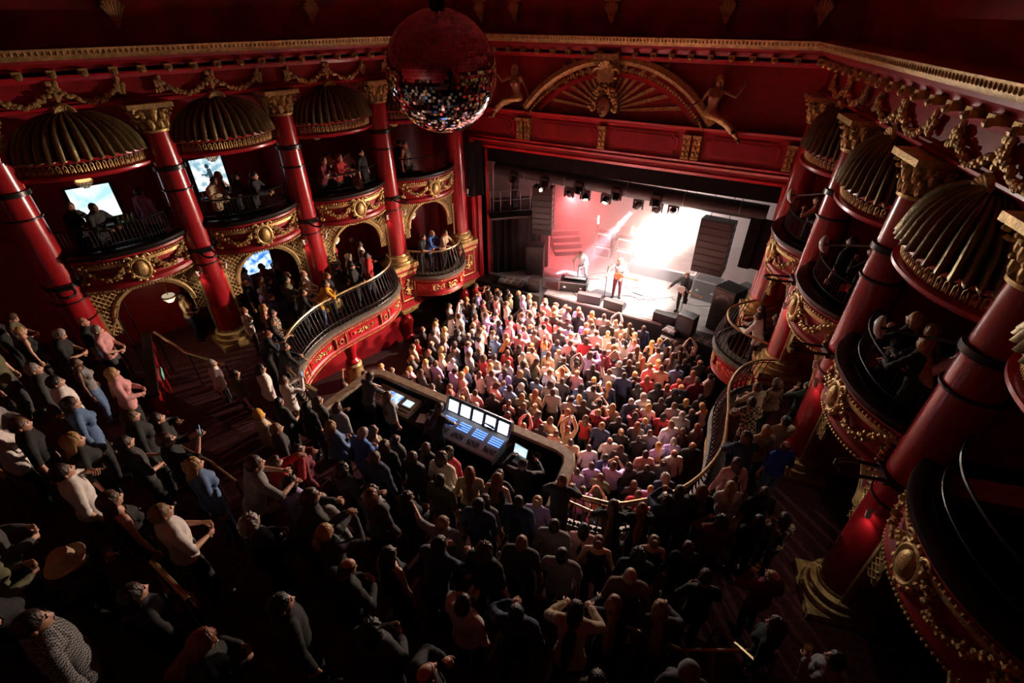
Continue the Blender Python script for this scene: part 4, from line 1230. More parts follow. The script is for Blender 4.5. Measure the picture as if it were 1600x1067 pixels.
def person(pose, pos, face, hair='short', hairc='dark brown', top='black', cut='shirt', legs='navy', skin='fair', label=None, group=None, scale=1.0, hat=None, hatc='black', wear=None, shoes=True, name='person'):
    """face: heading angle (0 = towards +y, positive to -x)"""
    B = BODY[pose]
    o = put(name, B['body'], None, TR(pos[0], pos[1], pos[2], face, s=scale), SKINS[skin])
    tag(o, label, 'person', group)
    if hair:
        put('hair', HAIR[hair + '_lean' if B['lean'] > .15 and hair + '_lean' in HAIR else hair], o, B['head'], HAIRC[hairc])
    if hat:
        put(hat, HAT[hat], o, B['head'] @ Matrix.Translation((0, -0.005, 0.035 if hat != 'fedora' else 0.03)), CLOTHC[hatc])
    c = put({'shirt': 'shirt', 'jacket': 'jacket', 'vest': 'vest_top'}[cut], B[cut], o, None, CLOTHC[top])
    if wear: c.data = wear
    put('trousers', B['trousers'], o, None, CLOTHC[legs])
    if shoes:
        for sm_ in B['shoes']: put('shoe', sm_, o, None, CLOTHC['black'])
    N_PEOPLE[0] += 1
    return o
# ------------------------------------------------------------------ mirror ball
mb_root = thing('mirror_ball', 'big mirror ball of small square mirrors hanging in mid hall', 'mirror ball', TR(0, -9.1, 10.34))
R0 = 0.90
MB().ell((0, 0, 0), (R0 - 0.02, R0 - 0.02, R0 - 0.02), 48, 32).build('core', M['black'], mb_root)
til = MB(); rnd = np.random.RandomState(2)
nl = 62
for i in range(nl):
    ph = -PI / 2 + PI * (i + 0.5) / nl; h = PI / nl * R0 * 0.47
    n = max(3, int(2 * PI * R0 * math.cos(ph) / (PI / nl * R0)))
    for k in range(n):
        a = 2 * PI * (k + 0.5 * (i % 2)) / n
        c = np.array((math.cos(ph) * math.cos(a), math.cos(ph) * math.sin(a), math.sin(ph)))
        nn = c + rnd.normal(0, 0.012, 3); nn /= np.linalg.norm(nn)
        e1 = np.cross((0, 0, 1.0), nn); e1 /= np.linalg.norm(e1); e2 = np.cross(nn, e1)
        p = c * R0
        til.add([p - e1 * h - e2 * h, p + e1 * h - e2 * h, p + e1 * h + e2 * h, p - e1 * h + e2 * h], [(0, 1, 2, 3)])
tag(til.build('mirror_tiles', M['mirror'], mb_root, False), kind='stuff')
MB().cyl((0, 0, R0 - 0.02), 0.12, 0.16, 20).build('cap', M['black_metal'], mb_root)
MB().tube([(0, 0, R0 + .1), (0, 0, 2.82)], 0.018, 8).build('chain', M['black_metal'], mb_root)

# ------------------------------------------------------------------ stage
structure('floor_stage', MB().box((0, 4.6, 0.66), (13.5, 9.2, 1.32)), M['black'], 'black stage platform behind the crowd', 'stage', False)
structure('floor_boards', MB().box((0, 4.62, 1.335), (13.5, 9.1, 0.03)), M['stage'], 'pale stage boards under the band', 'floor', False)
structure('trim_7', MB().box((0.2, 0.0, 1.31), (5.0, 0.06, 0.08)), M['stage'], 'pale strip along the front edge of the stage', 'trim', False)
structure('wall_stage_back', MB().box((0, 9.1, 4.5), (13.5, 0.2, 6.4)), M['stage_back'], 'hazy back wall of the stage', 'wall', False)
structure('wall_stage_side', MB().box((-6.6, 4.9, 5.0), (0.2, 8.4, 7.3)), M['black'], 'black side wall of the stage behind the curtain', 'wall', False)
structure('wall_stage_side', MB().box((6.6, 4.9, 5.0), (0.2, 8.4, 7.3)), M['black'], 'black side wall of the stage behind the tall speaker', 'wall', False)
structure('ceiling_stage', MB().box((0, 4.9, 8.4), (13.4, 8.5, 0.2)), M['black'], 'black grid ceiling above the stage', 'ceiling', False)

def cable(pts, r=0.012, k=6, mat_='black_metal', name='cable', label='black cable lying on the stage boards', parent=None):
    o = MB().tube([tuple(p) for p in catmull(pts, k)], r, 5).build(name, M[mat_], parent)
    if parent is None: tag(o, label, 'cable')
    return o

# black border valance and big lighting pipe along the front of the stage
tag(MB().sweep([(-5.25, 0.55), (5.3, 0.55)], [(0.0, 6.24), (0.06, 6.24), (0.06, 7.0), (0, 7.0)]).build('valance', M['black_cloth'], None), 'black valance cloth across the top of the stage opening', 'valance')
M['pipe'] = mat('brown_black_pipe', (0.035, 0.035, 0.035), 0.5, noise=0.25, nscale=6)
tr = thing('lighting_pipe', 'thick dark pipe boom hung across the top of the stage', 'lighting pipe')
MB().tube([(-5.0, 0.85, 5.95), (5.1, 0.85, 5.80)], 0.26, 20).build('pipe', M['pipe'], tr)
for x in (-3.9, -2.2, 0.2, 2.2, 4.0):
    MB().tube([(x + .28 * math.cos(0), 0.85 + 0.27 * math.sin(a), 5.88 - .015 * (x + 5) * .1 + 0.27 * math.cos(a)) for a in np.arange(16) * PI / 8], 0.014, 5, closed=True).build('clamp', M['grey'], tr)
def moving_head(x, y, z, aim, lit, label, grp, beam=None):
    if beam:
        aim = Vector(beam[0]) - Vector((x, y, z)); _a = aim.normalized(); _o = Vector((x, y, z)) + _a * .20
        lamp('moving_head_light', 'SPOT', _o, beam[0], beam[1], beam[2], 0.08, beam[3], beam[4])
    e = thing('moving_head', label, 'stage light', TR(x, y, z, 0.0), grp)
    MB().tube([(0, 0, 0.22), (0, (0.85 - y) * .4, 5.80 - z), (0, 0.85 - y, 5.88 - z)], 0.025, 6).build('hook', M['black_metal'], e)
    MB().box((0, 0, 0.20), (0.30, 0.24, 0.12)).build('base', M['black_metal'], e, False)
    MB().box((-0.17, 0, 0.02), (0.05, 0.12, 0.34)).box((0.17, 0, 0.02), (0.05, 0.12, 0.34)).box((0, 0, 0.15), (0.36, 0.14, 0.05)).build('yoke', M['black_metal'], e, False)
    h = MB().lathe([(0, 0.15), (0.09, 0.14), (0.125, 0.05), (0.13, -0.10), (0.115, -0.17), (0.10, -0.175), (0.10, -0.15), (0, -0.15)], 20).build('head', M['black_metal'], e, True, Vector((aim[0], aim[1], aim[2])).to_track_quat('-Z', 'Y').to_matrix().to_4x4())
    MB().lathe([(0, -0.152), (0.092, -0.152), (0.092, -0.158), (0, -0.162)], 20).build('lens', M['glow'] if lit else M['grey'], h)
    return e
for k, x in enumerate((-4.05, -2.72, -1.30, 0.15, 1.58)):
    moving_head(x, 0.58, 5.68, (0.05 * k - .1, -0.5, -1), False, 'black moving head clamped to the front of the thick pipe', 'stage lights on the front of the pipe')
HEADS = [(-1.85, ((-2.4, 5.5, 1.6), 6500, (1.0, 0.12, 0.13), 96, .9)), (-1.18, ((0.6, -2.2, 1.0), 8500, (1.0, 0.26, 0.24), 70, .9)), (-0.35, ((-0.4, -3.6, 1.0), 21000, (1.0, 0.66, 0.58), 92, .9)),
         (0.89, ((-1.9, 1.9, 1.4), 24000, (0.72, 0.80, 1.0), 13, .3)), (1.60, ((0.8, 1.7, 1.4), 6000, (1.0, 0.80, 0.72), 66, .8)), (2.15, ((1.2, 6.8, 2.0), 2600, (1.0, 0.48, 0.45), 96, .9))]
for k, (x, bm_) in enumerate(HEADS):
    moving_head(x, 0.98, 5.36, None, True, 'black moving head hanging under the thick pipe' if k != 5 else 'moving head hanging under the pipe beside the dazzling lamp', 'stage lights under the pipe', bm_)
lab = 'dazzling white stage lamp beside the tall hanging speaker'
e = thing('stage_lamp', lab, 'stage light', TR(2.62, 2.25, 4.78))
MB().lathe([(0.0, 0.0), (0.16, 0.0), (0.20, 0.25), (0.20, 0.27), (0.0, 0.2)], 24).build('housing', M['black_metal'], e, True, Matrix.Rotation(math.radians(80), 4, 'X') @ Matrix.Translation((0, 0, -0.15)))
MB().ell((0, -0.04, 0), (0.19, 0.06, 0.19), 20, 12).build('lens', M['dazzle'], e)
MB().tube([(0, 0.1, 0.15), (0, 0.1, 3.5)], 0.02, 8).build('hanger', M['black_metal'], e)
e = thing('stage_lamp', 'small bright lamp beside the curved hanging speaker', 'stage light', TR(-2.86, 0.55, 5.43))
lamp('small_lamp_light', 'SPOT', (-2.86, 0.44, 5.42), (6.4, -8.0, 3.6), 2000, (1.0, 0.86, 0.74), 0.05, 80, 0.9)
MB().lathe([(0, 0.2), (0.08, 0.2), (0.09, 0.0), (0, 0.02)], 16).build('housing', M['black_metal'], e, True, Matrix.Rotation(math.radians(-100), 4, 'X'))
MB().ell((0, -0.03, 0), (0.05, 0.02, 0.05), 12, 8).build('lens', M['glow'], e)
MB().tube([(0, 0.1, 0.0), (0, 0.28, 0.46)], 0.015, 6).build('hanger', M['black_metal'], e)
for x, z, y in ((-2.85, 1.78, 7.6), (-1.57, 1.84, 7.0), (-0.28, 2.19, 7.0), (0.33, 1.85, 7.2), (-0.86, 1.7, 7.2)):
    e = thing('floor_lamp', 'upright lit lamp post behind the amplifiers', 'stage light', TR(x, y, 1.35), 'row of lit lamp posts at the back of the stage')
    MB().lathe([(0, 0), (0.16, 0), (0.16, 0.03), (0.03, 0.05), (0.02, z - 1.35), (0, z - 1.35)], 14).build('stand', M['black_metal'], e)
    MB().tube([(0, 0, z - 1.35), (0, 0, z - 1.35 + 0.42)], [0.05, 0.035], 12).build('tube_light', M['glow'], e)

# line arrays
def line_array(x, y, ztop, n, w, rz, label, curve):
    e = thing('line_array', label, 'loudspeaker', TR(x, y, 0, rz))
    z = ztop; yy = 0.0; tilt = 0.0
    for k in range(n):
        R = Matrix.Translation((0, yy, z)) @ Matrix.Rotation(tilt, 4, 'X')
        cab = MB().loft([[(-w/2, -0.28, s_ * 0.125), (w/2, -0.28, s_ * 0.125), (w/2, 0.30, s_ * 0.09), (-w/2, 0.30, s_ * 0.09)] for s_ in (-1, 1)]).build('cabinet', M['black'], e, False, R)
        MB().box((0, -0.285, 0), (w - .08, 0.012, 0.20)).build('grille', M['black_metal'], cab, False)
        MB().box((w / 2 + 0.004, -0.10, 0), (0.008, 0.20, 0.16)).build('side_plate', M['grey'], cab, False)
        z -= 0.245 * math.cos(tilt); yy += 0.245 * math.sin(tilt) * 0.9; tilt += curve
    for j in (-.3, .3):
        MB().tube([(j, 0, ztop + .1), (j, 0, 8.26)], 0.012, 5).build('chain', M['black_metal'], e)
line_array(-2.95, 1.0, 5.35, 8, 0.80, 0.25, 'curved hanging speaker array with pale side plates beside the black curtain', 0.035)
line_array(3.72, 1.0, 5.20, 8, 1.08, -0.08, 'wide hanging speaker array in front of the dazzling lamp', 0.02)

# curtain and gantry at the side with its operator
cu = MB(); xs = np.linspace(0, 1, 90)
fr_ = [(-5.15 + 1.9 * u + 0.05 * math.sin(u * 60), 0.55 + 1.7 * u + 0.09 * math.sin(u * 46 + 1) + .04 * math.sin(u * 103)) for u in xs]
cu.loft([[(x, y, z) for x, y in fr_] + [(x - .02, y + .03, z) for x, y in reversed(fr_)] for z in (1.36, 2.4, 3.2, 4.0)])
tag(cu.build('curtain', M['black_cloth'], None), 'black pleated curtain hanging under the side gantry', 'curtain')
ga = thing('gantry', 'dark steel side gantry above the black curtain', 'gantry')
MB().box((-4.75, 1.9, 4.05), (2.6, 2.6, 0.08), 0.72).build('deck', M['black'], ga, False)
rl = MB()
A_, B_ = np.array((-5.2, 0.6)), np.array((-3.3, 2.35))
for z in (4.12, 4.6, 5.0): rl.tube([(*A_, z), (*B_, z)], 0.018, 6)
for u in np.linspace(0, 1, 7): rl.tube([(*(A_ + (B_ - A_) * u), 4.1), (*(A_ + (B_ - A_) * u), 5.0)], 0.016, 6)
rl.build('rail', M['grey'], ga)
MB().tube([(-5.25, 0.9, 1.35), (-5.25, 0.9, 6.9)], 0.04, 8).build('post', M['grey'], ga)
MB().tube([(-3.3, 2.45, 1.35), (-3.3, 2.45, 6.9)], 0.04, 8).build('post', M['grey'], ga)

def speaker(x, y, z, w, d, h, rz, label, tilt=0, group=None, m='black'):
    e = thing('speaker_cabinet', label, 'loudspeaker', TR(x, y, z, rz, tilt), group)
    MB().box((0, 0, h / 2), (w, d, h)).build('cabinet', M[m], e, False)
    MB().box((0, -d / 2 - 0.006, h / 2), (w * .9, 0.012, h * .9)).build('grille', M['black_metal'], e, False)
    for zz in ((0.28, 0.72) if h > 0.8 else (0.5,)):
        MB().lathe([(0, 0), (min(w, h) * .33, 0), (min(w, h) * .36, 0.015), (min(w, h) * .33, 0.02), (0, 0.006)], 20).build('driver', M['black_metal'], e, True, Matrix.Translation((0, -d / 2 - 0.008, h * zz)) @ Matrix.Rotation(PI / 2, 4, 'X'))
    return e
def case(x, y, z, w, d, h, rz, label, group=None, m='black'):
    e = thing('flight_case', label, 'case', TR(x, y, z, rz), group)
    MB().box((0, 0, h / 2), (w, d, h)).build('shell', M[m], e, False)
    mb = MB()
    for i in (-1, 1):
        for j in (-1, 1):
            mb.box((i * w / 2, j * d / 2, h / 2), (.03, .03, h + .02))
    for k in (0, h):
        for i in (-1, 1):
            mb.box((0, i * d / 2, k), (w + .02, .03, .03)); mb.box((i * w / 2, 0, k), (.03, d + .02, .03))
    mb.build('edging', M['grey'], e, False)
    for i in (-.3, .3):
        MB().box((w * i, -d / 2 - .012, h * .5), (.10, .02, .08)).build('latch', M['chrome'], e, False)
    return e
speaker(-3.5, 1.55, 1.35, 0.75, 0.7, 1.35, 0.35, 'tall black side-fill speaker by the black curtain')
speaker(4.70, 0.75, 1.35, 0.80, 0.75, 1.75, -0.45, 'tall black side-fill speaker with a pale top beside the proscenium')
# stepped ramp
e = thing('stage_steps', 'black wooden steps with pale treads at the side of the stage', 'steps', TR(-3.0, 4.1, 1.35, 0.65))
for k in range(4):
    s_ = MB().box((0, 0.32 * k, 0.10 + 0.11 * k), (1.35, 0.34, 0.20 + .22 * k)).build('step', M['black'], e, False)
    MB().box((0, 0.32 * k - .02, 0.205 + 0.22 * k), (1.37, 0.26, 0.02)).build('tread', M['stage'], e, False)
# outer wing platforms with racks of gear
def rack_gear(x, y, z, w, d, rz, label, n=3):
    e = thing('mixer_rack', label, 'mixer', TR(x, y, z, rz))
    MB().box((0, 0, 0.06), (w, d, 0.12)).build('case', M['black'], e, False)
    MB().box((0, 0, 0.125), (w - .05, d - .05, 0.012)).build('panel', M['grey'], e, False)
    for i in range(n):
        for j in range(2):
            MB().box((-w / 2 + w * (i + .5) / n, -d / 4 + d / 2 * j, 0.14), (w / n * .7, d * .3, 0.03)).build('module', M['black_metal'], e, False)
    kn = MB()
    for i in range(14):
        for j in range(5):
            kn.cyl((-w / 2 + .06 + (w - .12) * i / 13, -d / 2 + .07 + (d - .14) * j / 4, 0.15), 0.012, 0.03, 6)
    tag(kn.build('knobs', M['white'], e), kind='stuff')
    return e
structure('stage_wing', MB().box((-3.75, -0.12, 0.72), (3.0, 0.8, 1.44)), M['black'], 'black stage wing platform below the curtain', 'stage', False)
structure('stage_wing', MB().box((4.05, -0.45, 0.70), (2.3, 1.1, 1.40)), M['black'], 'black stage wing platform carrying mixers near the proscenium', 'stage', False)
rack_gear(-3.75, -0.1, 1.44, 1.2, 0.55, 0.1, 'open rack of stage mixers on the wing below the curtain', 4)
speaker(-2.65, -0.05, 1.44, 0.50, 0.45, 0.55, 0.1, 'small black speaker on the wing beside the open mixer rack')
rack_gear(4.35, -0.65, 1.40, 0.9, 0.5, -0.25, 'open rack of stage mixers beside the proscenium', 3)
rack_gear(3.15, -0.55, 1.40, 0.5, 0.45, -0.25, 'small mixer rack beside the upright black speaker on the wing', 2)
speaker(3.62, -0.40, 1.40, 0.62, 0.45, 0.85, -0.25, 'upright black speaker with pale top on the stage wing')
# wedges
def wedge(x, y, rz, w, label):
    e = thing('stage_monitor', label, 'loudspeaker', TR(x, y, 1.35, rz))
    pr = [(-.25, 0), (.25, 0), (.25, .14), (-.02, .38), (-.25, .36)]
    MB().loft([[(s_ * w / 2, a, b) for a, b in pr] for s_ in (-1, 1)]).build('cabinet', M['black'], e, False)
    MB().box((0, .12, .268), (w * .9, .31, .012), rot=Matrix.Rotation(-math.atan2(.24, .27), 3, 'X')).build('grille', M['black_metal'], e, False)
wedge(-0.35, 0.32, 0.12, 0.95, 'long black wedge monitor at the singer\'s feet')
wedge(0.72, 0.30, -0.05, 0.80, 'shorter black wedge monitor under the singer\'s pedal tray')
wedge(2.75, 0.30, -0.1, 0.85, 'black wedge monitor before the walking guitarist')
case(-1.35, 0.95, 1.35, 1.15, 0.65, 0.42, 0.25, 'wide black case under the bent player\'s keyboard')
# amplifiers
def amp(x, y, z, w, h, label, group=None, rz=0.0):
    e = thing('amplifier', label, 'amplifier', TR(x, y, z, rz), group)
    MB().box((0, 0, h / 2), (w, .38, h)).build('cabinet', M['amp'], e, False)
    MB().box((0, -.195, h * .45), (w * .88, .012, h * .76)).build('grille_cloth', M['ampcloth'], e, False)
    MB().box((0, -.196, h * .92), (w * .88, .014, h * .10)).build('control_panel', M['white'], e, False)
    fr2 = MB()
    for i in (-1, 1):
        fr2.box((i * w * .45, -.2, h * .45), (.02, .02, h * .8))
    fr2.box((0, -.2, h * .06), (w * .9, .02, .02)).box((0, -.2, h * .84), (w * .9, .02, .02)).build('piping', M['white'], e, False)
    MB().tube([(-.1, 0, h), (-.08, 0, h + .04), (.08, 0, h + .04), (.1, 0, h)], .012, 6).build('handle', M['black_metal'], e)
M['amp'] = mat('amp_vinyl', (0.06, 0.057, 0.055), 0.6, noise=0.2, nscale=20)
M['ampcloth'] = mat('amp_cloth', (0.045, 0.043, 0.042), 0.9, noise=0.3, nscale=60)
amp(-1.45, 4.75, 1.35, .78, .55, 'lower guitar amplifier of the stack behind the singer')
amp(-1.45, 4.75, 1.94, .70, .62, 'upper guitar amplifier of the stack behind the singer')
amp(-0.35, 4.65, 1.35, .82, .62, 'lower amplifier of the stack beside the drum riser')
amp(-0.35, 4.65, 2.01, .80, .52, 'upper amplifier of the stack beside the drum riser')
case(3.70, 2.9, 1.35, 1.0, 0.7, 0.85, -0.1, 'pale-edged flight case under the wide hanging speaker')
case(5.3, 2.4, 1.35, 0.9, 0.6, 1.1, -0.5, 'tall flight case behind the side-fill speaker')
# drum riser and kit
RZ = 1.90
e = thing('drum_riser', 'pale-edged drum riser carrying the drum kit', 'riser')
MB().box((1.65, 4.75, 1.62), (2.75, 2.3, 0.54)).build('platform', M['black'], e, False)
MB().box((1.65, 4.75, RZ - .01), (2.8, 2.35, 0.04)).build('edge', M['white'], e, False)
MB().box((1.65, 4.75, RZ + .012), (2.66, 2.2, 0.02)).build('carpet', M['stage'], e, False)
RZ += 0.022
def drum(name, x, y, z, r, h, rx, label, head='white', legs=True):
    e = thing(name, label, 'drum', TR(x, y, z, 0.12, rx))
    sh = MB().lathe([(r * .98, 0), (r, 0), (r, h), (r * .98, h)], 28).build('shell', M['white'], e)
    MB().lathe([(0, h), (r * .99, h), (r * .99, h + .008), (0, h + .008)], 28).build('drum_head', M[head], e)
    MB().lathe([(0, -.008), (r * .99, -.008), (r * .99, 0), (0, 0)], 28).build('drum_head', M['white'], e)
    for zz in (0.01, h - .01):
        MB().tube([((r + .012) * math.cos(a), (r + .012) * math.sin(a), zz) for a in np.arange(24) * PI / 12], .014, 6, closed=True).build('hoop', M['chrome'], e)
    return e
kick = drum('bass_drum', 0.98, 4.35, RZ + .30, .29, .42, PI / 2, 'bass drum with dark lettered front head on the riser', 'amp')
kick.matrix_local = Matrix.Translation((1.02, 4.55, RZ + .30)) @ Matrix.Rotation(0.1, 4, 'Z') @ Matrix.Rotation(PI / 2, 4, 'X')
drum('floor_tom', 1.75, 4.75, RZ + .22, .22, .36, 0, 'white floor tom with chrome hoops on the riser')
drum('rack_tom', 1.20, 4.62, RZ + .66, .16, .20, .25, 'small white rack tom above the bass drum')
drum('snare_drum', 1.55, 4.95, RZ + .55, .18, .14, .1, 'white snare drum at the drummer\'s knees')
txt = bpy.data.curves.new('lettering', 'FONT'); txt.body = 'DYLAN'; txt.size = 0.17; txt.align_x = 'CENTER'; txt.align_y = 'CENTER'; txt.extrude = 0.002
txt.materials.append(M['white'])
_t = bpy.data.objects.new('tmp', txt); COL.objects.link(_t)
_dg = bpy.context.evaluated_depsgraph_get(); _dg.update()
_lm = bpy.data.meshes.new_from_object(_t.evaluated_get(_dg)); bpy.data.objects.remove(_t); _lm.name = 'lettering'
put('lettering', _lm, kick, Matrix.Translation((0, 0.0, 0.435)))
def cymbal(x, y, h, r, tilt, label):
    e = thing('cymbal', label, 'cymbal', TR(x, y, RZ))
    MB().tube([(0, 0, 0.12), (0, 0, h)], .012, 6).build('stand', M['chrome'], e)
    lg = MB()
    for a in range(3):
        lg.tube([(0, 0, .32), (.2 * math.cos(a * 2.1), .2 * math.sin(a * 2.1), .0)], .009, 5)
    lg.build('tripod', M['chrome'], e)
    MB().lathe([(0, .03), (.04, .025), (.06, .01), (r, -.012), (r, -.016), (.06, .005), (0, .02)], 28).build('plate', M['gold_rail'], e, True, TR(0, 0, h, 0, tilt, .1))
cymbal(0.55, 4.35, 0.98, .24, .3, 'wide brass crash cymbal over the bass drum')
cymbal(2.15, 4.45, 1.05, .24, .35, 'brass ride cymbal on the far side of the kit')
cymbal(1.95, 4.1, 0.82, .17, 0, 'small brass hi-hat cymbal low at the edge of the kit')
e = thing('drum_stool', 'round black drum stool behind the kit', 'stool', TR(1.4, 5.45, RZ))
MB().lathe([(0, .46), (.17, .46), (.18, .50), (.17, .545), (0, .55)], 20).build('seat', M['black'], e)
MB().tube([(0, 0, .12), (0, 0, .47)], .02, 8).build('post', M['chrome'], e)
for a in range(3): MB().tube([(0, 0, .2), (.24 * math.cos(a * 2.1), .24 * math.sin(a * 2.1), .0)], .012, 6).build('leg', M['chrome'], e)

def mic_stand(x, y, z, h, label, boom=False):
    e = thing('microphone_stand', label, 'mic stand', TR(x, y, z))
    MB().lathe([(0, 0), (.14, 0), (.14, .025), (.03, .035), (0, .035)], 20).build('base', M['black_metal'], e)
    MB().tube([(0, 0, .02), (0, 0, h)], .014, 8).build('pole', M['black_metal'], e)
    MB().tube([(0, 0, h), (0, .10 if not boom else .35, h + .08)], [.016, .026], 8).build('microphone', M['black_metal'], e)
mic_stand(0.08, 0.85, 1.35, 1.30, 'straight black mic stand beside the singer')
mic_stand(3.2, 0.55, 1.35, 1.40, 'black mic stand before the walking guitarist')
mic_stand(0.42, 4.05, RZ, 1.2, 'black boom mic stand over the bass drum', True)
def guitar(name, mtx, col, label):
    e = thing(name, label, 'guitar', mtx)
    a = np.arange(32) * PI / 16
    out = [((.185 + .03 * math.cos(2 * q)) * math.cos(q) * (1 if math.cos(q) < 0 else .86), (.155 - .035 * math.cos(2 * q) * 0) * math.sin(q) * (1 - .16 * math.exp(-((math.cos(q) - .1) / .25) ** 2))) for q in a]
    MB().prism(out, -.025, .025).build('body', M[col], e, False)
    MB().box((.38, 0, .03), (.50, .05, .022)).build('neck', M['wood'], e, False)
    MB().box((.69, 0, .03), (.15, .08, .02)).build('headstock', M['wood'], e, False)
    MB().box((-.02, 0, .032), (.18, .13, .008)).build('pickguard', M['white'], e, False)
    MB().box((-.09, 0, .04), (.03, .09, .012)).build('bridge', M['chrome'], e, False)
    st = MB()
    for k in range(6): st.tube([(-.09, -.02 + .008 * k, .048), (.66, -.015 + .006 * k, .048)], .0012, 3)
    tag(st.build('strings', M['chrome'], e), kind='stuff')
M['guitar_red'] = mat('orange_guitar', (0.55, 0.10, 0.03), 0.25, coat=0.5)
def hang(pos, face, dz=1.04, dy=.20, tilt=.12):
    return TR(pos[0], pos[1], pos[2], face) @ Matrix.Translation((-.02, dy, dz)) @ Matrix.Rotation(tilt, 4, 'Y').inverted() @ Matrix.Rotation(PI / 2, 4, 'X') @ Matrix.Rotation(PI, 4, 'Y') @ Matrix.Rotation(PI, 4, 'X') @ Matrix.Rotation(0, 4, 'Z')

def plaid_mat(name, c1, c2, sc=26):
    m = bpy.data.materials.new(name); m.use_nodes = True; nt = m.node_tree; b = nt.nodes['Principled BSDF']
    b.inputs['Roughness'].default_value = .85
    tc = nt.nodes.new('ShaderNodeTexCoord'); ck = nt.nodes.new('ShaderNodeTexChecker'); ck.inputs['Scale'].default_value = sc
    ck.inputs[1].default_value = (*c1, 1); ck.inputs[2].default_value = (*c2, 1)
    nt.links.new(tc.outputs['Object'], ck.inputs[0]); nt.links.new(ck.outputs[0], b.inputs['Base Color'])
    return m
M['plaid'] = plaid_mat('plaid', (.02, .02, .02), (.45, .33, .22), 16)
M['floral'] = screen_mat('floral_print', (.02, .03, .08), (.7, .62, .62), 0.0, 26)
_nt = M['floral'].node_tree; _b = _nt.nodes['Principled BSDF']
_cr = [n for n in _nt.nodes if n.type == 'VALTORGB'][0]
for l in list(_nt.links):
    if l.to_node == _b: _nt.links.remove(l)
_nt.links.new(_cr.outputs[0], _b.inputs['Base Color'])
M['polka'] = plaid_mat('polka', (.015, .015, .018), (.3, .3, .3), 60)
def rewear(pose, cut, m):
    me = BODY[pose][cut].copy(); me.materials.clear(); me.materials.append(M[m]); return me

# the band: (face 0 = +y, so PI looks out at the crowd)
pS = (0.47, 1.15, 1.35)
person('m_guitar', pS, PI + .25, 'curly', 'blond', 'white', 'shirt', 'burgundy', 'pale', 'singer in a flowered white shirt playing an orange guitar on stage', shoes=True, wear=rewear('m_guitar', 'shirt', 'floral'))
guitar('guitar', hang(pS, PI + .25), 'guitar_red', 'orange electric guitar held by the singer')
pG = (3.05, 1.25, 1.35)
person('m_strut', pG, PI - .15, 'quiff', 'fair', 'black', 'jacket', 'black', 'pale', 'guitarist in black with one foot lifted on stage', shoes=True)
guitar('guitar', hang(pG, PI - .15), 'white', 'white electric guitar held by the guitarist in black')
person('m_keys', (-1.30, 1.75, 1.35), PI, 'long', 'fair', 'white', 'shirt', 'grey', 'pale', 'player with long fair hair bent over the keyboard case', shoes=True)
e = thing('keyboard', 'small keyboard lying on the wide black case', 'keyboard', TR(-1.33, 1.0, 1.785, .25))
MB().box((0, 0, .035), (.95, .30, .07)).build('body', M['black_metal'], e, False)
for k in range(22):
    MB().box((-.42 + .04 * k, -.03, .074), (.036, .18, .012)).build('key', M['white'], e, False)
person('m_sit', (1.4, 5.45, RZ), PI - .1, 'short', 'dark brown', 'burgundy', 'shirt', 'black', 'fair', 'drummer in a dark red shirt sitting behind the kit', shoes=True)
person('m_lookdown', (-4.75, 1.9, 4.09), PI - .5, 'short', 'dark brown', 'navy', 'shirt', 'black', 'fair', 'stage hand in a navy t-shirt standing on the side gantry')
ctr = np.random.RandomState(21)
for k in range(9):
    a = (ctr.uniform(-1, 3.4), ctr.uniform(.5, 2.6)); p = [(a[0], a[1], 1.362)]
    for j in range(4):
        a = (a[0] + ctr.uniform(-.7, .7), a[1] + ctr.uniform(-.4, .5)); p.append((a[0], max(.3, a[1]), 1.362))
    cable(p)
for o in COL.objects:
    if o.name.startswith('cable') and not o.parent: o['group'] = 'loose cables on the stage boards'
# haze in the stage house
hz_m = bpy.data.materials.new('stage_haze'); hz_m.use_nodes = True; nt = hz_m.node_tree
nt.nodes.remove(nt.nodes['Principled BSDF'])
vs = nt.nodes.new('ShaderNodeVolumeScatter'); vs.inputs['Density'].default_value = 0.11; vs.inputs['Color'].default_value = (1, 1, 1, 1); vs.inputs['Anisotropy'].default_value = 0.35
nt.links.new(vs.outputs[0], nt.nodes['Material Output'].inputs['Volume'])
tag(MB().box((0.0, 4.85, 4.0), (12.6, 8.0, 5.28)).build('stage_haze', hz_m, None, False), 'smoky haze filling the stage', 'haze', kind='stuff')
# ------------------------------------------------------------------ booth in the front of the circle
BP = [(-2.66, -11.3), (-2.62, -9.75), (-2.55, -9.52), (-2.3, -9.40), (2.75, -9.52), (3.02, -9.62), (3.14, -9.85), (3.30, -11.0)]
bo = thing('booth_parapet', 'black-lined mixing booth with a worn brass-edged ledge', 'booth')
MB().sweep(BP, [(-0.12, 2.1), (0.02, 2.1), (0.02, 3.44), (-0.12, 3.44)]).build('parapet', M['black'], bo, False)
MB().sweep(BP, [(-0.16, 3.43), (0.07, 3.43), (0.09, 3.47), (0.06, 3.51), (-0.14, 3.51), (-0.17, 3.47)]).build('ledge', M['ledge'], bo)
MB().sweep(BP, [(0.02, 2.1), (0.05, 2.1), (0.06, 3.38), (0.02, 3.40)]).build('red_cladding', M['red_paint'], bo, False)
structure('floor_booth', MB().prism([(-2.6, -11.1), (-2.5, -9.5), (3.0, -9.6), (3.25, -11.1)], 2.3, 2.55), M['black'], 'black floor of the mixing booth', 'floor', False)
dk = thing('console_table', 'long black table under the mixing consoles in the booth', 'table')
MB().box((0.0, -9.93, 3.12), (4.8, 0.72, 0.05), -0.02).build('table_top', M['black'], dk, False)
for x in (-2.2, -.7, .8, 2.2):
    for y in (-9.65, -10.2): MB().box((x, y, 2.83), (.05, .05, .56)).build('leg', M['black_metal'], dk, False)
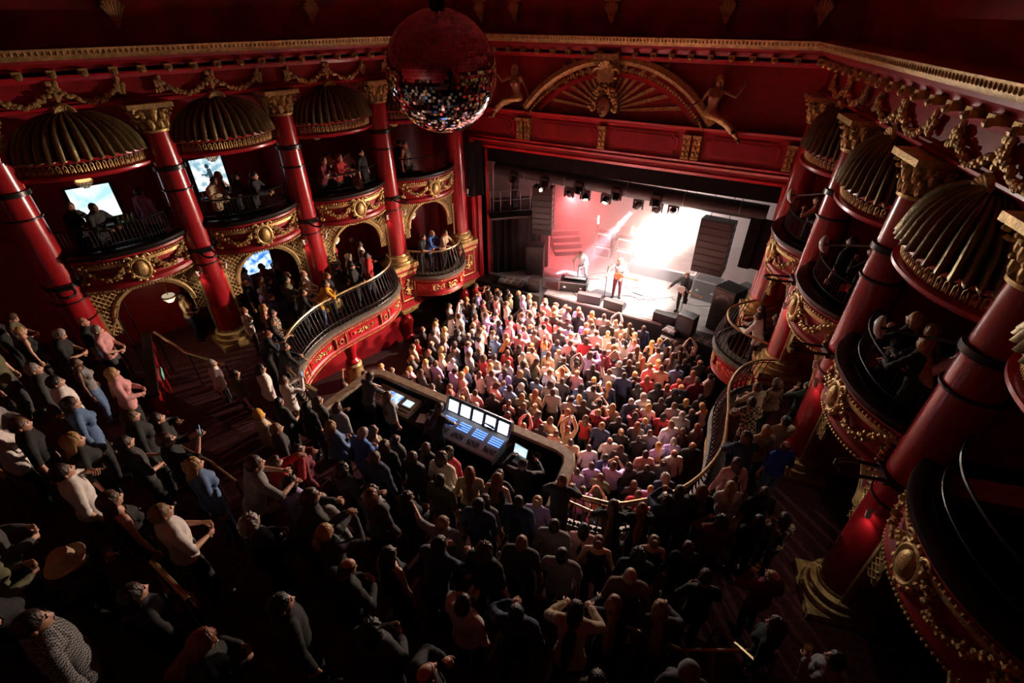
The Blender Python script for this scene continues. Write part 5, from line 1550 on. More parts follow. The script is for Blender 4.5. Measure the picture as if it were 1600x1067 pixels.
# lighting desk
def fader_rows(mb, x0, x1, y0, y1, nx, ny, z, sz):
    for i in range(nx):
        for j in range(ny):
            mb.box((x0 + (x1 - x0) * i / max(1, nx - 1), y0 + (y1 - y0) * j / max(1, ny - 1), z), sz)
e = thing('lighting_desk', 'pale lighting desk with a small blue screen in the booth', 'console', TR(-1.55, -9.90, 3.15, -0.04, 0.10))
MB().box((0, 0, .07), (1.30, .56, .12)).build('body', M['cream'], e, False)
MB().box((-.05, .03, .136), (.44, .30, .01)).build('screen', M['scr_blue'], e, False)
MB().box((.42, .05, .136), (.24, .18, .01)).build('screen', M['scr_lap'], e, False)
k_ = MB(); fader_rows(k_, -.6, -.34, -.2, .2, 5, 6, .14, (.03, .03, .02)); fader_rows(k_, .25, .6, -.22, -.1, 8, 2, .14, (.02, .04, .025))
tag(k_.build('buttons', M['black_metal'], e, False), kind='stuff')
# digital mixing desk with five screens
e = thing('mixing_desk', 'large digital mixing desk glowing blue with five screens', 'console', TR(0.72, -9.95, 3.15, -0.04))
W2 = 1.72
MB().loft([[(x, -.40, .04), (x, -.40, .10), (x, .22, .20), (x, .30, .20), (x, .30, .04)] for x in (-W2 / 2, W2 / 2)]).build('body', M['desk_panel'], e, False)
for j in (-1, 1):
    MB().loft([[(x, -.44, .0), (x, -.44, .13), (x, .22, .24), (x, .36, .56), (x, .42, .56), (x, .42, .0)] for x in (j * W2 / 2, j * (W2 / 2 + .04))]).build('side_cheek', M['grey'], e, False)
MB().box((0, .345, .38), (W2, .05, .38), rot=Matrix.Rotation(-.32, 3, 'X')).build('meter_bridge', M['black_metal'], e, False)
for k in range(5):
    x = -W2 / 2 + .17 + k * .345
    MB().box((x, .300, .375), (.255, .012, .27), rot=Matrix.Rotation(-.32, 3, 'X')).build('screen', M['scr_desk'], e, False)
slope = math.atan2(.10, .62)
def on_panel(mb, x, v, sz):
    y = -.38 + .58 * v; z = .10 + (y + .40) / .62 * .10 + sz[2] / 2
    mb.box((x, y, z), sz, rot=Matrix.Rotation(slope, 3, 'X'))
for k in range(4):
    x0 = -W2 / 2 + .10 + k * .43
    b_ = MB()
    for i in range(8): on_panel(b_, x0 + .04 * i, .25, (.010, .15, .006)); on_panel(b_, x0 + .04 * i, .15 + .2 * ((i * 37 + k * 13) % 10) / 10, (.022, .035, .018))
    tag(b_.build('faders', M['black_metal'], e, False), kind='stuff')
    b_ = MB()
    for i in range(8):
        for j in range(4): on_panel(b_, x0 + .04 * i, .55 + .10 * j, (.022, .026, .012))
    tag(b_.build('buttons', M['desk_key'], e, False), kind='stuff')
# laptop, speaker box, papers, racks, cables
e = thing('laptop', 'open silver laptop with a lit screen beside the mixing desk', 'laptop', TR(1.95, -10.02, 3.15, -0.15))
MB().box((0, 0, .015), (.36, .25, .02)).build('base', M['grey'], e, False)
MB().box((0, .02, .027), (.30, .12, .006)).build('keyboard', M['black_metal'], e, False)
l = MB().box((0, .16, .13), (.36, .015, .24), rot=Matrix.Rotation(-.30, 3, 'X')).build('lid', M['grey'], e, False)
MB().box((0, .150, .13), (.33, .006, .21), rot=Matrix.Rotation(-.30, 3, 'X')).build('screen', M['scr_lap'], l, False)
e = thing('speaker_cabinet', 'dark grey box speaker lying behind the mixing desk screens', 'loudspeaker', TR(0.95, -9.52, 3.15, -0.1))
M['dkgrey'] = mat('dark_grey_plastic', (0.10, 0.095, 0.085), 0.55, noise=0.15, nscale=12)
MB().loft([[(x * k, y * k, z) for x, y in ((-.27, -.17), (.27, -.17), (.27, .17), (-.27, .17))] for k, z in ((1, 0), (1, .30), (.94, .33))]).build('cabinet', M['dkgrey'], e, False)
MB().box((0, -.175, .15), (.44, .012, .22)).build('grille', M['black_metal'], e, False)
MB().box((0.02, 0, .332), (.12, .05, .006)).build('handle', M['black_metal'], e, False)
e = thing('paper_box', 'small pale box of papers behind the mixing desk', 'box', TR(0.30, -9.50, 3.15, .1))
MB().box((0, 0, .09), (.20, .16, .18)).build('carton', M['cream'], e, False); MB().box((0, -.082, .1), (.16, .004, .03)).build('printed_band', M['black'], e, False)
for x, y, rz, lab in ((-0.62, -10.02, .3, 'sheet of paper between the two desks'), (1.55, -9.72, -.3, 'sheet of paper beside the laptop'), (-0.50, -9.80, -.2, 'printed sheet of paper lying askew between the two desks')):
    tag(MB().box((0, 0, .004), (.22, .30, .006)).build('paper_sheet', M['white'], None, False, TR(x, y, 3.152, rz)), lab, 'paper')
rnd = np.random.RandomState(8)
for k, (x, y) in enumerate(((-.9, -9.62), (-.2, -9.6), (1.35, -9.58), (1.6, -9.62), (2.3, -9.75), (-.75, -9.7))):
    pts = [(x + .10 * math.cos(a * 1.9) * (1 + .2 * math.sin(a)), y + .07 * math.sin(a * 1.9), 3.16 + .012 * a) for a in np.linspace(0, 9, 26)]
    tag(MB().tube(pts, .010, 5).build('cable', M['black_metal'] if k % 2 else M['grey'], None), 'coil of cable on the long black booth table', 'cable', 'cable coils on the booth table')
e = thing('headphones', 'black headphones on the booth ledge end of the table', 'headphones', TR(2.3, -9.70, 3.15))
MB().tube([(.09 * math.cos(a), 0, .04 + .10 * math.sin(a)) for a in np.linspace(0, PI, 14)], .010, 6).build('headband', M['black_metal'], e)
for j in (-1, 1): MB().ell((j * .09, 0, .045), (.025, .04, .045), 10, 7).build('ear_cup', M['black_metal'], e)
e = thing('bag', 'grey rucksack lying on the booth floor beside the seated operator', 'bag', TR(2.85, -10.15, 2.55, .4))
MB().ell((0, 0, .17), (.22, .15, .19), 14, 9).build('sack', M['dkgrey'], e); MB().ell((0, -.12, .12), (.13, .06, .09), 12, 7).build('pocket', M['black'], e)
MB().tube([(-.05, 0, .34), (-.03, 0, .40), (.03, 0, .40), (.05, 0, .34)], .012, 6).build('handle', M['black'], e)
for j in (-1, 1): MB().tube([(j * .10, .14, .30), (j * .14, .20, .2), (j * .10, .15, .06)], .014, 6).build('strap', M['black'], e)
tag(MB().tube([(-2.36, -9.95, 3.52), (-2.36, -9.95, 3.72)], [.03, .026], 12).build('bottle', M['orange_pl'], None), 'orange bottle standing on the booth ledge', 'bottle')
person('m_desk', (-1.85, -10.45, 2.55), -.15, 'short', 'dark brown', 'charcoal', 'shirt', 'black', 'tan', 'operator in a dark t-shirt working the pale lighting desk', shoes=True)
person('f_stand', (-0.98, -10.62, 2.55), -.35, 'long', 'brown', 'charcoal', 'shirt', 'black', 'fair', 'person with long hair and a dotted top behind the lighting desk', wear=rewear('f_stand', 'shirt', 'polka'))
person('m_desk', (0.22, -10.52, 2.55), -.10, 'long', 'dark brown', 'black', 'shirt', 'black', 'pale', 'long-haired operator in a black t-shirt at the blue mixing desk', shoes=True)
e = thing('stool', 'black stool in the booth corner under the seated operator', 'stool', TR(2.40, -10.60, 2.55))
MB().lathe([(0, .44), (.18, .44), (.19, .47), (.18, .50), (0, .50)], 20).build('seat', M['black'], e)
for a in range(4): MB().tube([(.10 * math.cos(a * PI / 2), .10 * math.sin(a * PI / 2), .45), (.18 * math.cos(a * PI / 2), .18 * math.sin(a * PI / 2), 0)], .014, 6).build('leg', M['black_metal'], e)
person('m_sit', (2.40, -10.62, 2.50), .25, 'short', 'grey', 'black', 'jacket', 'black', 'pale', 'seated operator in a grey cap at the corner of the booth', hat='cap', hatc='charcoal')

# ------------------------------------------------------------------ box interiors on the two sides
def screen_thing(s, t, o, z, w, h, m, label):
    e = thing('video_screen', label, 'screen', bay_mtx(s, t, o, z))
    MB().box((0, 0, 0), (w + .08, .06, h + .08)).build('frame', M['black_metal'], e, False)
    MB().box((0, .034, 0), (w, .01, h)).build('screen', M[m], e, False)
    return e
scr1 = screen_thing(-1, 10.68, -1.9, 7.02, .92, .84, 'scr_a', 'bright white video screen behind the man in a dark suit')
scr2 = screen_thing(-1, 7.80, -1.9, 7.20, .86, .88, 'scr_b', 'bright video screen showing a guitar player above the bar bottles')
screen_thing(-1, 7.35, -1.7, 4.30, .92, .74, 'scr_blue', 'blue video screen under the gilt lattice arch')
gp = MB()   # figure of a player on the second screen
gp.ell((.02, .045, .22), (.06, .006, .07), 10, 6); gp.tube([(0, .045, .15), (-.03, .045, -.18)], [.05, .07], 8); gp.tube([(-.25, .048, -.12), (.22, .048, .02)], .02, 6); gp.tube([(-.02, .045, .10), (.12, .045, -.05), (.02, .045, -.10)], .022, 6); gp.tube([(-.03, .045, -.18), (-.12, .045, -.42)], .035, 6); gp.tube([(-.03, .045, -.18), (.08, .045, -.42)], .035, 6)
gp.v = [v * np.array((1, .25, 1)) + np.array((0, .032, 0)) for v in gp.v]
gp.build('screen_picture', M['dkblue'] if 'dkblue' in M else M['grey'], scr2)
def chandelier(s, t, o, z, label, lit=True):
    e = thing('chandelier', label, 'lamp', bay_mtx(s, t, o, z))
    MB().lathe([(.16, .0), (.12, .14), (.05, .20), (.0, .20)], 18).build('shade', M['lampwarm'] if lit else M['lampwhite'], e)
    c = MB()
    for r, zz, n in ((.17, 0, 20), (.15, -.05, 18), (.11, -.10, 14), (.05, -.14, 8)):
        for k in range(n):
            a = 2 * PI * k / n; c.ell((r * math.cos(a), r * math.sin(a), zz), (.018, .018, .03), 5, 4)
    tag(c.build('crystals', M['glass'], e), kind='stuff')
    MB().tube([(0, 0, .2), (0, 0, 9.42 - z)], .01, 5).build('chain', M['gold_dark'], e)
chandelier(-1, 10.75, -1.1, 7.75, 'beaded chandelier with amber shade over the bright white screen')
chandelier(-1, 7.8, -1.1, 7.85, 'beaded chandelier over the guitar-player screen')
chandelier(-1, 4.75, -.9, 8.0, 'beaded chandelier in the dark upper box second from the stage', False)
chandelier(-1, 1.9, -.9, 8.0, 'amber-shaded chandelier in the upper box next to the proscenium')
def sconce(s, t, z, label, o=-.05):
    e = thing('wall_lamp', label, 'lamp', bay_mtx(s, t, o, z))
    MB().lathe([(0, -.16), (.08, -.14), (.15, -.05), (.17, .02), (.15, .06), (.0, .07)], 20).build('bowl', M['lampwhite'], e)
    MB().lathe([(.172, .0), (.18, .0), (.18, .04), (.172, .04)], 20).build('band', M['gold'], e)
    MB().tube([(0, 0, .06), (0, 0, .42)], .015, 6).build('rod', M['gold'], e)
sconce(-1, 5.15, 4.80, 'ivory glass bowl lamp under the second lattice arch from the stage', -.35)
sconce(-1, 2.0, 4.85, 'ivory glass bowl lamp under the lattice arch next to the proscenium', -.35)
sconce(-1, 10.2, 4.55, 'glowing bowl lamp under the lattice arch fourth from the stage', -.5)
lamp('wall_lamp_light', 'POINT', S(-1, 10.2, -.35, 4.3), None, 9, (1, .7, .4), .08)
# bar bottles below the screens
rnd = np.random.RandomState(12)
BC = [('green', (.25, .5, .05)), ('clear', (.6, .65, .6)), ('amber', (.5, .2, .03)), ('blue', (.1, .25, .6))]
for t0, z0, w0 in ((7.8, 6.62, 'guitar-player'), (10.5, 6.46, 'white')):
    sh = tag(MB().box((0, 0, 0), (1.1, .28, .05)).build('bar_shelf', M['black_metal'], None, False, bay_mtx(-1, t0, -1.6, z0)), 'black bar shelf of bottles under the %s screen' % w0, 'shelf')
    for k in range(9 if t0 < 9 else 4):
        cn, cc = BC[rnd.randint(4)]; h = rnd.uniform(.16, .26); r = rnd.uniform(.025, .04)
        m_ = bay_mtx(-1, t0 - .45 + .11 * k, -1.6 + rnd.uniform(-.06, .06), z0 + .026)
        tag(MB().lathe([(0, 0), (r, 0), (r, h * .6), (r * .35, h * .75), (r * .35, h), (0, h)], 10).build('bottle', M['paint'], None, True, m_, cc), '%s bottle on the bar shelf under the %s screen' % (cn, w0), 'bottle', '%s bottles under the %s screen' % (cn, w0))
# doors at the back of the lower boxes
for s, t, lab, n in ((-1, 4.2, 'red door under the second lattice arch from the stage', 1), (-1, 1.1, 'red door under the lattice arch next to the proscenium', 2)):
    d = thing('door_%d' % n, lab, 'door', bay_mtx(s, t, -1.98, 2.8), kind='structure')
    MB().box((0, .03, 1.05), (.9, .05, 2.1)).build('leaf', M['red_gloss'], d, False)
    for j, k in ((.55, .7), (1.5, .8)): MB().box((0, .06, j), (.6, .02, k)).build('panel', M['red_paint'], d, False)
    MB().cyl((.36, .08, 1.0), .03, .03, 10).build('handle', M['gold'], d)
# exit sign on the red stair wall
ex = thing('exit_sign', 'green glowing exit sign with running figure on the red stair wall', 'sign')
nx = Vector((0.441, 0.897, 0)); dxx = Vector((0.897, -0.441, 0))
E_C = Vector((-6.45, -12.60, 3.98)); nf = Vector((0.441, 0.897, 0))
mt = Matrix(((dxx.x, nf.x, 0, E_C.x), (dxx.y, nf.y, 0, E_C.y), (0, 0, 1, E_C.z), (0, 0, 0, 1)))
ex.matrix_local = mt @ Matrix.Translation((0, .085, 0))
MB().box((0, 0, 0), (.40, .04, .16)).build('housing', M['white'], ex, False)
MB().box((0, .022, 0), (.38, .006, .14)).build('face', M['exit'], ex, False)
rf = MB(); rf.ell((-.08, .028, .045), (.014, .004, .014), 8, 5); rf.tube([(-.08, .028, .03), (-.09, .028, -.01)], .012, 5); rf.tube([(-.09, .028, -.01), (-.06, .028, -.05)], .008, 5); rf.tube([(-.09, .028, -.01), (-.12, .028, -.045)], .008, 5); rf.tube([(-.08, .028, .02), (-.05, .028, .0)], .007, 5); rf.box((.08, .027, 0), (.08, .004, .015))
rf.build('running_figure', M['white'], ex)
# handrails
def handrail(pts, label, posts=True, r=.028, m='gold_rail', drop=.95, grp=None):
    e = thing('handrail', label, 'handrail', group=grp)
    MB().tube(pts, r, 8).build('rail', M[m], e)
    if posts:
        n = max(2, int(sum(np.linalg.norm(np.subtract(pts[i + 1], pts[i])) for i in range(len(pts) - 1)) / .8) + 1)
        P = np.array(pts); d = np.r_[0, np.cumsum(np.linalg.norm(np.diff(P, axis=0), axis=1))]
        for q in np.linspace(0, d[-1], n):
            p = [np.interp(q, d, P[:, i]) for i in range(3)]
            MB().tube([(p[0], p[1], floor_z(p[1])), tuple(p)], .016, 6).build('post', M['black_metal'], e)
handrail([(-7.35, -11.95, 4.55), (-6.6, -11.8, 4.1), (-5.6, -11.45, 3.85)], 'brass handrail running from the red stair wall to the column')
handrail([(-8.9, -11.75, 5.0), (-7.35, -12.75, 4.9)], 'thin brass handrail on the tier above the red stair wall', r=.02)
handrail([(-2.2, -14.2, 5.3), (-1.3, -14.15, 5.3), (-.6, -14.2, 5.3)], 'thin handrail beside the blond woman in denim', r=.02)
handrail([(0.6, -13.72, 4.75), (1.55, -13.72, 4.75)], 'flat brass handrail beside the woman with clasped hands', r=.035)
handrail([(3.4, -10.95, 3.8), (4.3, -10.95, 3.8)], 'brass handrail of the circle front between the booth and the curved front', False)
handrail([(3.9, -13.0, 4.25), (5.0, -12.78, 4.25), (5.9, -12.70, 4.25), (7.0, -12.10, 4.25), (7.04, -12.35, 3.6)], 'long brass handrail in front of the two women with loose hair')
handrail([(6.3, -11.95, 3.9), (6.75, -12.45, 4.4)], 'short brass stair rail beside the bald drinker')
handrail([(7.2, -11.5, 3.9), (7.6, -12.2, 4.4)], 'short brass stair rail by the gilt column base')
handrail([(-4.4, -15.9, 6.0), (-2.6, -15.95, 6.0)], 'long dark rail behind the man in the trilby', m='wood', r=.03)
handrail([(.9, -15.75, 6.6), (1.6, -15.8, 6.6)], 'stub of brass handrail at the top of the aisle')
# ------------------------------------------------------------------ the audience
_f = 760.0
_R = camera.rotation_euler.to_matrix()
def sight(px, py):
    return (_R @ Vector(((px - 800) / _f, -(py - 533.5) / _f, -1.0))).normalized()
def spot_for(px, py, floor=None, hh=1.60):
    """where someone must stand, on a given level or on the rake, for the head to be seen there"""
    d = sight(px, py)
    if floor is not None:
        k = (floor + hh - CAM_POS.z) / d.z
        p = CAM_POS + d * k
        return Vector((p.x, p.y, floor))
    k = 1.0
    while k < 40:
        p = CAM_POS + d * k
        if p.z <= floor_z(p.y) + hh: break
        k += 0.01
    return Vector((p.x, p.y, floor_z(p.y)))
def facing(p, tx=0.6, ty=2.0, jit=0.0):
    return math.atan2(-(tx - p[0]), ty - p[1]) + jit
PLACED = []
HW = {'short': 'short %s hair', 'buzz': 'cropped %s hair', 'curly': 'curly %s hair', 'quiff': 'swept-up %s hair', 'long': 'long %s hair', 'wavy': 'wavy long %s hair', 'bob': 'bobbed %s hair', 'pony': '%s ponytail', 'bun': '%s hair in a bun', 'bald': 'balding head'}
CW = {'shirt': 't-shirt', 'jacket': 'jumper', 'vest': 'vest'}
def who_label(hair, hairc, top, cut, zone):
    h = HW[hair] % hairc if '%s' in HW[hair] else HW[hair]
    return 'person with %s in a %s %s, %s' % (h, top, CW[cut], zone)
LABELS = {}
def crowd_person(p, pose, hair, hairc, top, cut, legs, skin, zone, grp, turn=0.0, label=None, **kw):
    lab = label or who_label(hair, hairc, top, cut, zone)
    s_ = kw.pop('scale', None) or (random.uniform(.95, 1.05) if pose[0] == 'm' else random.uniform(.90, .98))
    o = person(pose, p, facing(p) + turn, hair, hairc, top, cut, legs, skin, lab, grp, s_, **kw)
    PLACED.append((p[0], p[1], p[2])); LABELS[lab] = LABELS.get(lab, 0) + 1
    return o
def rnd_look(fem=None, bright=0.35):
    fem = random.random() < .45 if fem is None else fem
    hair = random.choice(('long', 'long', 'wavy', 'bob', 'pony', 'bun')) if fem else random.choice(('short', 'short', 'short', 'quiff', 'curly', 'buzz', 'short', 'bald'))
    hairc = random.choice(('dark brown', 'brown', 'blond', 'auburn', 'black', 'brown', 'blond', 'fair') if fem else ('dark brown', 'black', 'brown', 'dark brown', 'brown', 'fair', 'grey'))
    top = random.choice(('white', 'pink', 'beige', 'grey', 'denim', 'white', 'lilac', 'red')) if random.random() < bright else random.choice(('black', 'navy', 'charcoal', 'black', 'olive', 'burgundy', 'grey', 'black'))
    cut = random.choice(('shirt', 'jacket', 'vest', 'jacket') if fem else ('shirt', 'shirt', 'jacket'))
    skin = random.choice(('fair', 'fair', 'pale', 'tan', 'fair', 'brown'))
    return dict(fem=fem, hair=hair, hairc=hairc, top=top, cut=cut, skin=skin, legs=random.choice(('navy', 'black', 'charcoal', 'denim')))
def free(p, r):
    return all((p[0] - q[0]) ** 2 + (p[1] - q[1]) ** 2 > r * r or abs(p[2] - q[2]) > 1.5 for q in PLACED)

def hold(person_o, pose, side, kind, label, group=None, dz=0.0):
    B = BODY[pose]; el, wr = B['ends'][side]; d = wr - el; d = d / np.linalg.norm(d)
    c = person_o.matrix_basis @ Vector(wr + d * 0.10 + np.array((-side * .02, .01, dz)))
    rz = person_o.rotation_euler.z
    if kind == 'cup':
        e = thing('beer_cup', label, 'cup', TR(c.x, c.y, c.z - .05, 0), group)
        MB().lathe([(0, 0), (.030, 0), (.042, .13), (.040, .13), (.029, .006), (0, .006)], 16).build('cup', M['glass'], e)
        MB().lathe([(0, .008), (.028, .008), (.035, .085), (0, .085)], 16).build('beer', M['beer'], e)
    else:
        e = thing('phone', label, 'phone', TR(c.x, c.y, c.z, rz, -.15), group)
        MB().box((0, 0, .03), (.075, .010, .15)).build('case', M['black_metal'], e, False)
        MB().box((0, -.0065, .03), (.066, .002, .135)).build('screen', M['scr_phone'], e, False)
    return e

def clear_of(p, floor):
    for s_ in (-1, 1):
        if floor is not None and floor > 5:
            if p.x * s_ > 0:
                X, Y = p.x * s_ - 5.7, p.y + 1.0
                t, o = X * .258 - Y * .966, -X * .966 - Y * .258
                k = min(3, max(0, int(t // 3.03))); tc = (TC[k] + TC[k + 1]) / 2
                q = S(s_, min(tc + .92, max(tc - .92, t)), min(.04, max(-1.3, o)), p.z); p = Vector(q)
        if floor is not None and floor < 2.78 and p.x * s_ > 0:
            X, Y = p.x * s_ - 5.7, p.y + 1.0
            t, o = X * .258 - Y * .966, -X * .966 - Y * .258
            t = min(2.32, max(.72, t)); o = min(o, .30 + .92 * (1 - abs((t - 1.52) / 1.22) ** 2.4) - .52); p = Vector(S(s_, t, o, p.z))
        if floor == 2.8 and p.x * s_ > 3.6 and p.y > -10.6:
            F = np.array(CF_L if s_ < 0 else CF_R); i = int(np.argmin(np.hypot(F[:, 0] - p.x, F[:, 1] - p.y))); i = min(len(F) - 2, max(1, i))
            d_ = F[i + 1] - F[i - 1]; d_ = d_ / np.linalg.norm(d_); n_ = np.array((d_[1], -d_[0])) * (-s_)   # out of the hall
            k_ = (p.x - F[i][0]) * n_[0] + (p.y - F[i][1]) * n_[1]
            if k_ < .50: p = Vector((p.x + n_[0] * (.50 - k_), p.y + n_[1] * (.50 - k_), p.z))
        for t in TC:
            c = S(s_, t, 0); d = Vector((p.x - c.x, p.y - c.y))
            if d.length < .84:
                d = d.normalized() * .84; p = Vector((c.x + d.x, c.y + d.y, p.z))
    return p
# --- people one can single out: head seen at (x, y)
Z_T = 'raked circle'
def N(px, py, pose, hair, hairc, top, cut, label, legs='black', skin='fair', turn=0.0, floor=None, hh=1.60, grp='people on the raked tiers', held=None, wear=None, **kw):
    sc = kw.get('scale', 1.0) or 1.0; kw['scale'] = sc
    p = clear_of(spot_for(px, py, floor, hh * sc), floor)
    for r_, a_ in ((0, 0), (.25, 0), (.25, PI), (.25, PI / 2), (.25, -PI / 2), (.45, .3), (.45, PI), (.45, PI / 2), (.45, -PI / 2), (.7, PI), (.7, PI / 2), (.45, 0), (.7, 0), (.7, -.6), (.8, .6), (.8, 2.4), (.9, -2.4)):
        q = Vector((p.x + r_ * math.cos(a_), p.y + r_ * math.sin(a_), p.z))
        if floor is not None: q = clear_of(q, floor)
        else: q.z = floor_z(q.y)
        if free(q, .43): p = q; break
    o = crowd_person(p, pose, hair, hairc, top, cut, legs, skin, Z_T, grp, turn, label, wear=wear, **kw)
    for h_ in held or []:
        hold(o, pose, *h_)
    return o
N(290, 1012, 'f_lookdown', 'wavy', 'auburn', 'black', 'jacket', 'woman with long golden-brown hair looking down at the top of the aisle', turn=-.5, hh=1.62)
N(50, 975, 'm_stand', 'short', 'dark brown', 'charcoal', 'jacket', 'dark-haired man in a speckled dark shirt on the topmost tiers', turn=-.3, wear=rewear('m_stand', 'jacket', 'polka'))
N(208, 930, 'f_front', 'bob', 'dark brown', 'black', 'jacket', 'woman with a dark bob and earrings dressed in black', turn=-.2)
N(110, 878, 'm_drink', 'short', 'dark brown', 'black', 'jacket', 'man in a beige trilby and leather jacket drinking beer', hat='fedora', hatc='beige', turn=-.3, held=[(-1, 'cup', 'plastic cup of beer raised by the man in the trilby')])
N(22, 895, 'f_raise', 'long', 'dark brown', 'black', 'vest', 'person with both hands clasped overhead beside the man in the trilby', turn=-.2)
N(252, 803, 'm_front', 'short', 'fair', 'white', 'shirt', 'man with cropped fair hair in a pale shirt, seen from behind', turn=-.2)
N(98, 738, 'm_drink', 'short', 'dark brown', 'white', 'shirt', 'man in a white shirt raising his hand to his mouth', turn=-.1, legs='navy')
N(172, 783, 'f_stand', 'wavy', 'brown', 'black', 'vest', 'woman with bare shoulders beside the man in the white shirt')
N(302, 728, 'f_stand', 'bob', 'blond', 'denim', 'jacket', 'blond woman in a denim jacket by the thin handrail', turn=-.2, legs='denim')
N(372, 735, 'm_rail', 'short', 'brown', 'grey', 'shirt', 'tall man in a grey t-shirt leaning on the thin handrail', turn=-.3, legs='black', scale=1.05)
N(258, 688, 'm_phone', 'short', 'brown', 'black', 'shirt', 'man in black filming with a glowing phone', turn=-.3, held=[(-1, 'phone', 'glowing phone held up by the man in black')])
N(245, 655, 'm_drink', 'short', 'dark brown', 'black', 'jacket', 'young man in profile with a hand at his chin above the aisle', turn=-.2)
N(188, 642, 'f_stand', 'long', 'brown', 'black', 'jacket', 'woman with long straight brown hair over a leather jacket', turn=-.2)
N(130, 702, 'f_stand', 'bob', 'blond', 'black', 'shirt', 'woman with a blond bob dressed in black on the tiers', turn=-.2)
N(30, 665, 'm_stand', 'short', 'brown', 'black', 'shirt', 'man with brown hair in black by the end of a tier', turn=-.2)
N(86, 598, 'm_stand', 'short', 'black', 'white', 'jacket', 'man with black hair in a white shirt front, looking up', turn=-.1)
N(52, 578, 'm_stand', 'short', 'grey', 'charcoal', 'jacket', 'grey-haired man in a dark coat on the tiers', turn=-.1)
N(110, 632, 'f_stand', 'wavy', 'dark brown', 'denim', 'jacket', 'dark-haired woman in a denim jacket on the tiers', turn=-.2)
N(460, 790, 'f_rail', 'long', 'brown', 'charcoal', 'jacket', 'tall woman with very long brown hair in a dark coat', turn=-.3, scale=1.06)
N(507, 832, 'f_phone', 'pony', 'blond', 'charcoal', 'jacket', 'woman with a blond ponytail and clasped raised hands', turn=-.1)
N(528, 900, 'm_lookdown', 'bald', 'dark brown', 'black', 'jacket', 'balding man in black looking down at his hands', turn=-.2)
N(438, 945, 'm_stand', 'short', 'black', 'black', 'jacket', 'black-haired man turned sideways on the upper tiers', turn=-.5)
N(580, 985, 'm_front', 'curly', 'black', 'charcoal', 'jacket', 'man with curly black hair and folded arms on the upper tiers')
N(632, 1028, 'm_drink', 'bald', 'brown', 'black', 'jacket', 'balding man with a hand at his face on the uppermost step', turn=-.5)
N(672, 870, 'm_rail', 'short', 'dark brown', 'navy', 'shirt', 'broad man in a navy t-shirt leaning forward', turn=-.1, scale=1.06)
N(607, 868, 'f_stand', 'wavy', 'dark brown', 'black', 'vest', 'woman in a black sleeveless top beside the navy t-shirt', turn=-.2)
N(692, 818, 'm_point', 'short', 'fair', 'grey', 'shirt', 'man in a grey t-shirt stretching out his arm', turn=.15)
N(757, 862, 'm_stand', 'curly', 'brown', 'black', 'shirt', 'man with curly brown hair in black, middle of the tiers', turn=-.2)
N(724, 945, 'm_drink', 'quiff', 'dark brown', 'white', 'shirt', 'man in a white shirt seen from behind holding a beer', turn=-.2, held=[(-1, 'cup', 'plastic cup of beer held by the man in the white shirt')])
N(806, 958, 'm_drink', 'short', 'black', 'navy', 'jacket', 'man in a dark blue top beside the white shirt and beer', turn=.1)
N(862, 958, 'f_rail', 'long', 'black', 'beige', 'jacket', 'woman with long black hair in a beige top tilting her head back')
N(960, 965, 'f_rail', 'long', 'auburn', 'black', 'jacket', 'woman with straight chestnut hair at the long handrail', turn=.05)
N(1035, 975, 'f_rail', 'wavy', 'fair', 'charcoal', 'jacket', 'woman with loose tawny curls at the long handrail', turn=.05)
N(985, 900, 'm_stand', 'bald', 'grey', 'brown', 'jacket', 'bald man in a brown jumper seen from behind')
N(878, 868, 'm_front', 'short', 'black', 'grey', 'jacket', 'man in a fine checked grey shirt seen from behind')
N(815, 848, 'm_stand', 'buzz', 'fair', 'charcoal', 'shirt', 'man with cropped fair hair in a charcoal t-shirt, middle tiers')
N(866, 822, 'm_stand', 'short', 'dark brown', 'grey', 'jacket', 'dark-haired man in a grey jacket behind the booth corner')
N(910, 835, 'f_stand', 'bun', 'auburn', 'black', 'vest', 'person with red hair in a bun and crossed shoulder straps')
N(958, 803, 'f_rail', 'wavy', 'brown', 'black', 'jacket', 'woman with brown waves leaning on the circle rail')
N(1004, 808, 'f_rail', 'long', 'auburn', 'black', 'jacket', 'red-haired woman leaning on the circle rail')
N(970, 856, 'm_stand', 'curly', 'dark brown', 'black', 'shirt', 'man with short dark curls in black, behind the circle rail')
N(1022, 846, 'f_stand', 'bun', 'fair', 'black', 'vest', 'woman with a fair bun and a low-backed black top')
N(1075, 856, 'f_stand', 'long', 'brown', 'black', 'jacket', 'woman with brown hair in a shiny black jacket')
N(1126, 814, 'm_drink', 'curly', 'dark brown', 'burgundy', 'jacket', 'man with dark curls in a wine-red shirt')
N(1160, 804, 'm_stand', 'short', 'black', 'black', 'jacket', 'dark man in black beside the wine-red shirt')
N(1200, 800, 'f_front', 'long', 'dark brown', 'beige', 'shirt', 'woman with long dark hair in a striped beige top', wear=rewear('f_front', 'shirt', 'plaid'))
N(1206, 900, 'm_drink', 'bald', 'fair', 'burgundy', 'jacket', 'bald man in wine red drinking beside the stair rail', skin='pale', turn=.3, held=[(-1, 'cup', 'plastic cup of beer at the lips of the bald man')])
N(1104, 914, 'm_lookdown', 'short', 'dark brown', 'black', 'shirt', 'dark-haired man bowing his head in the aisle')
N(1212, 978, 'f_stand', 'curly', 'brown', 'black', 'jacket', 'woman with a curly brown mop beside the stair rail', turn=.9)
N(1305, 1030, 'f_drink', 'long', 'black', 'grey', 'jacket', 'woman in a grey sleeve drinking under the gilt column base', turn=.8, held=[(-1, 'cup', 'plastic cup of beer raised below the gilt column base')])
N(895, 1042, 'm_stand', 'short', 'dark brown', 'charcoal', 'jacket', 'short dark-haired man on the upper tier behind the beige top')
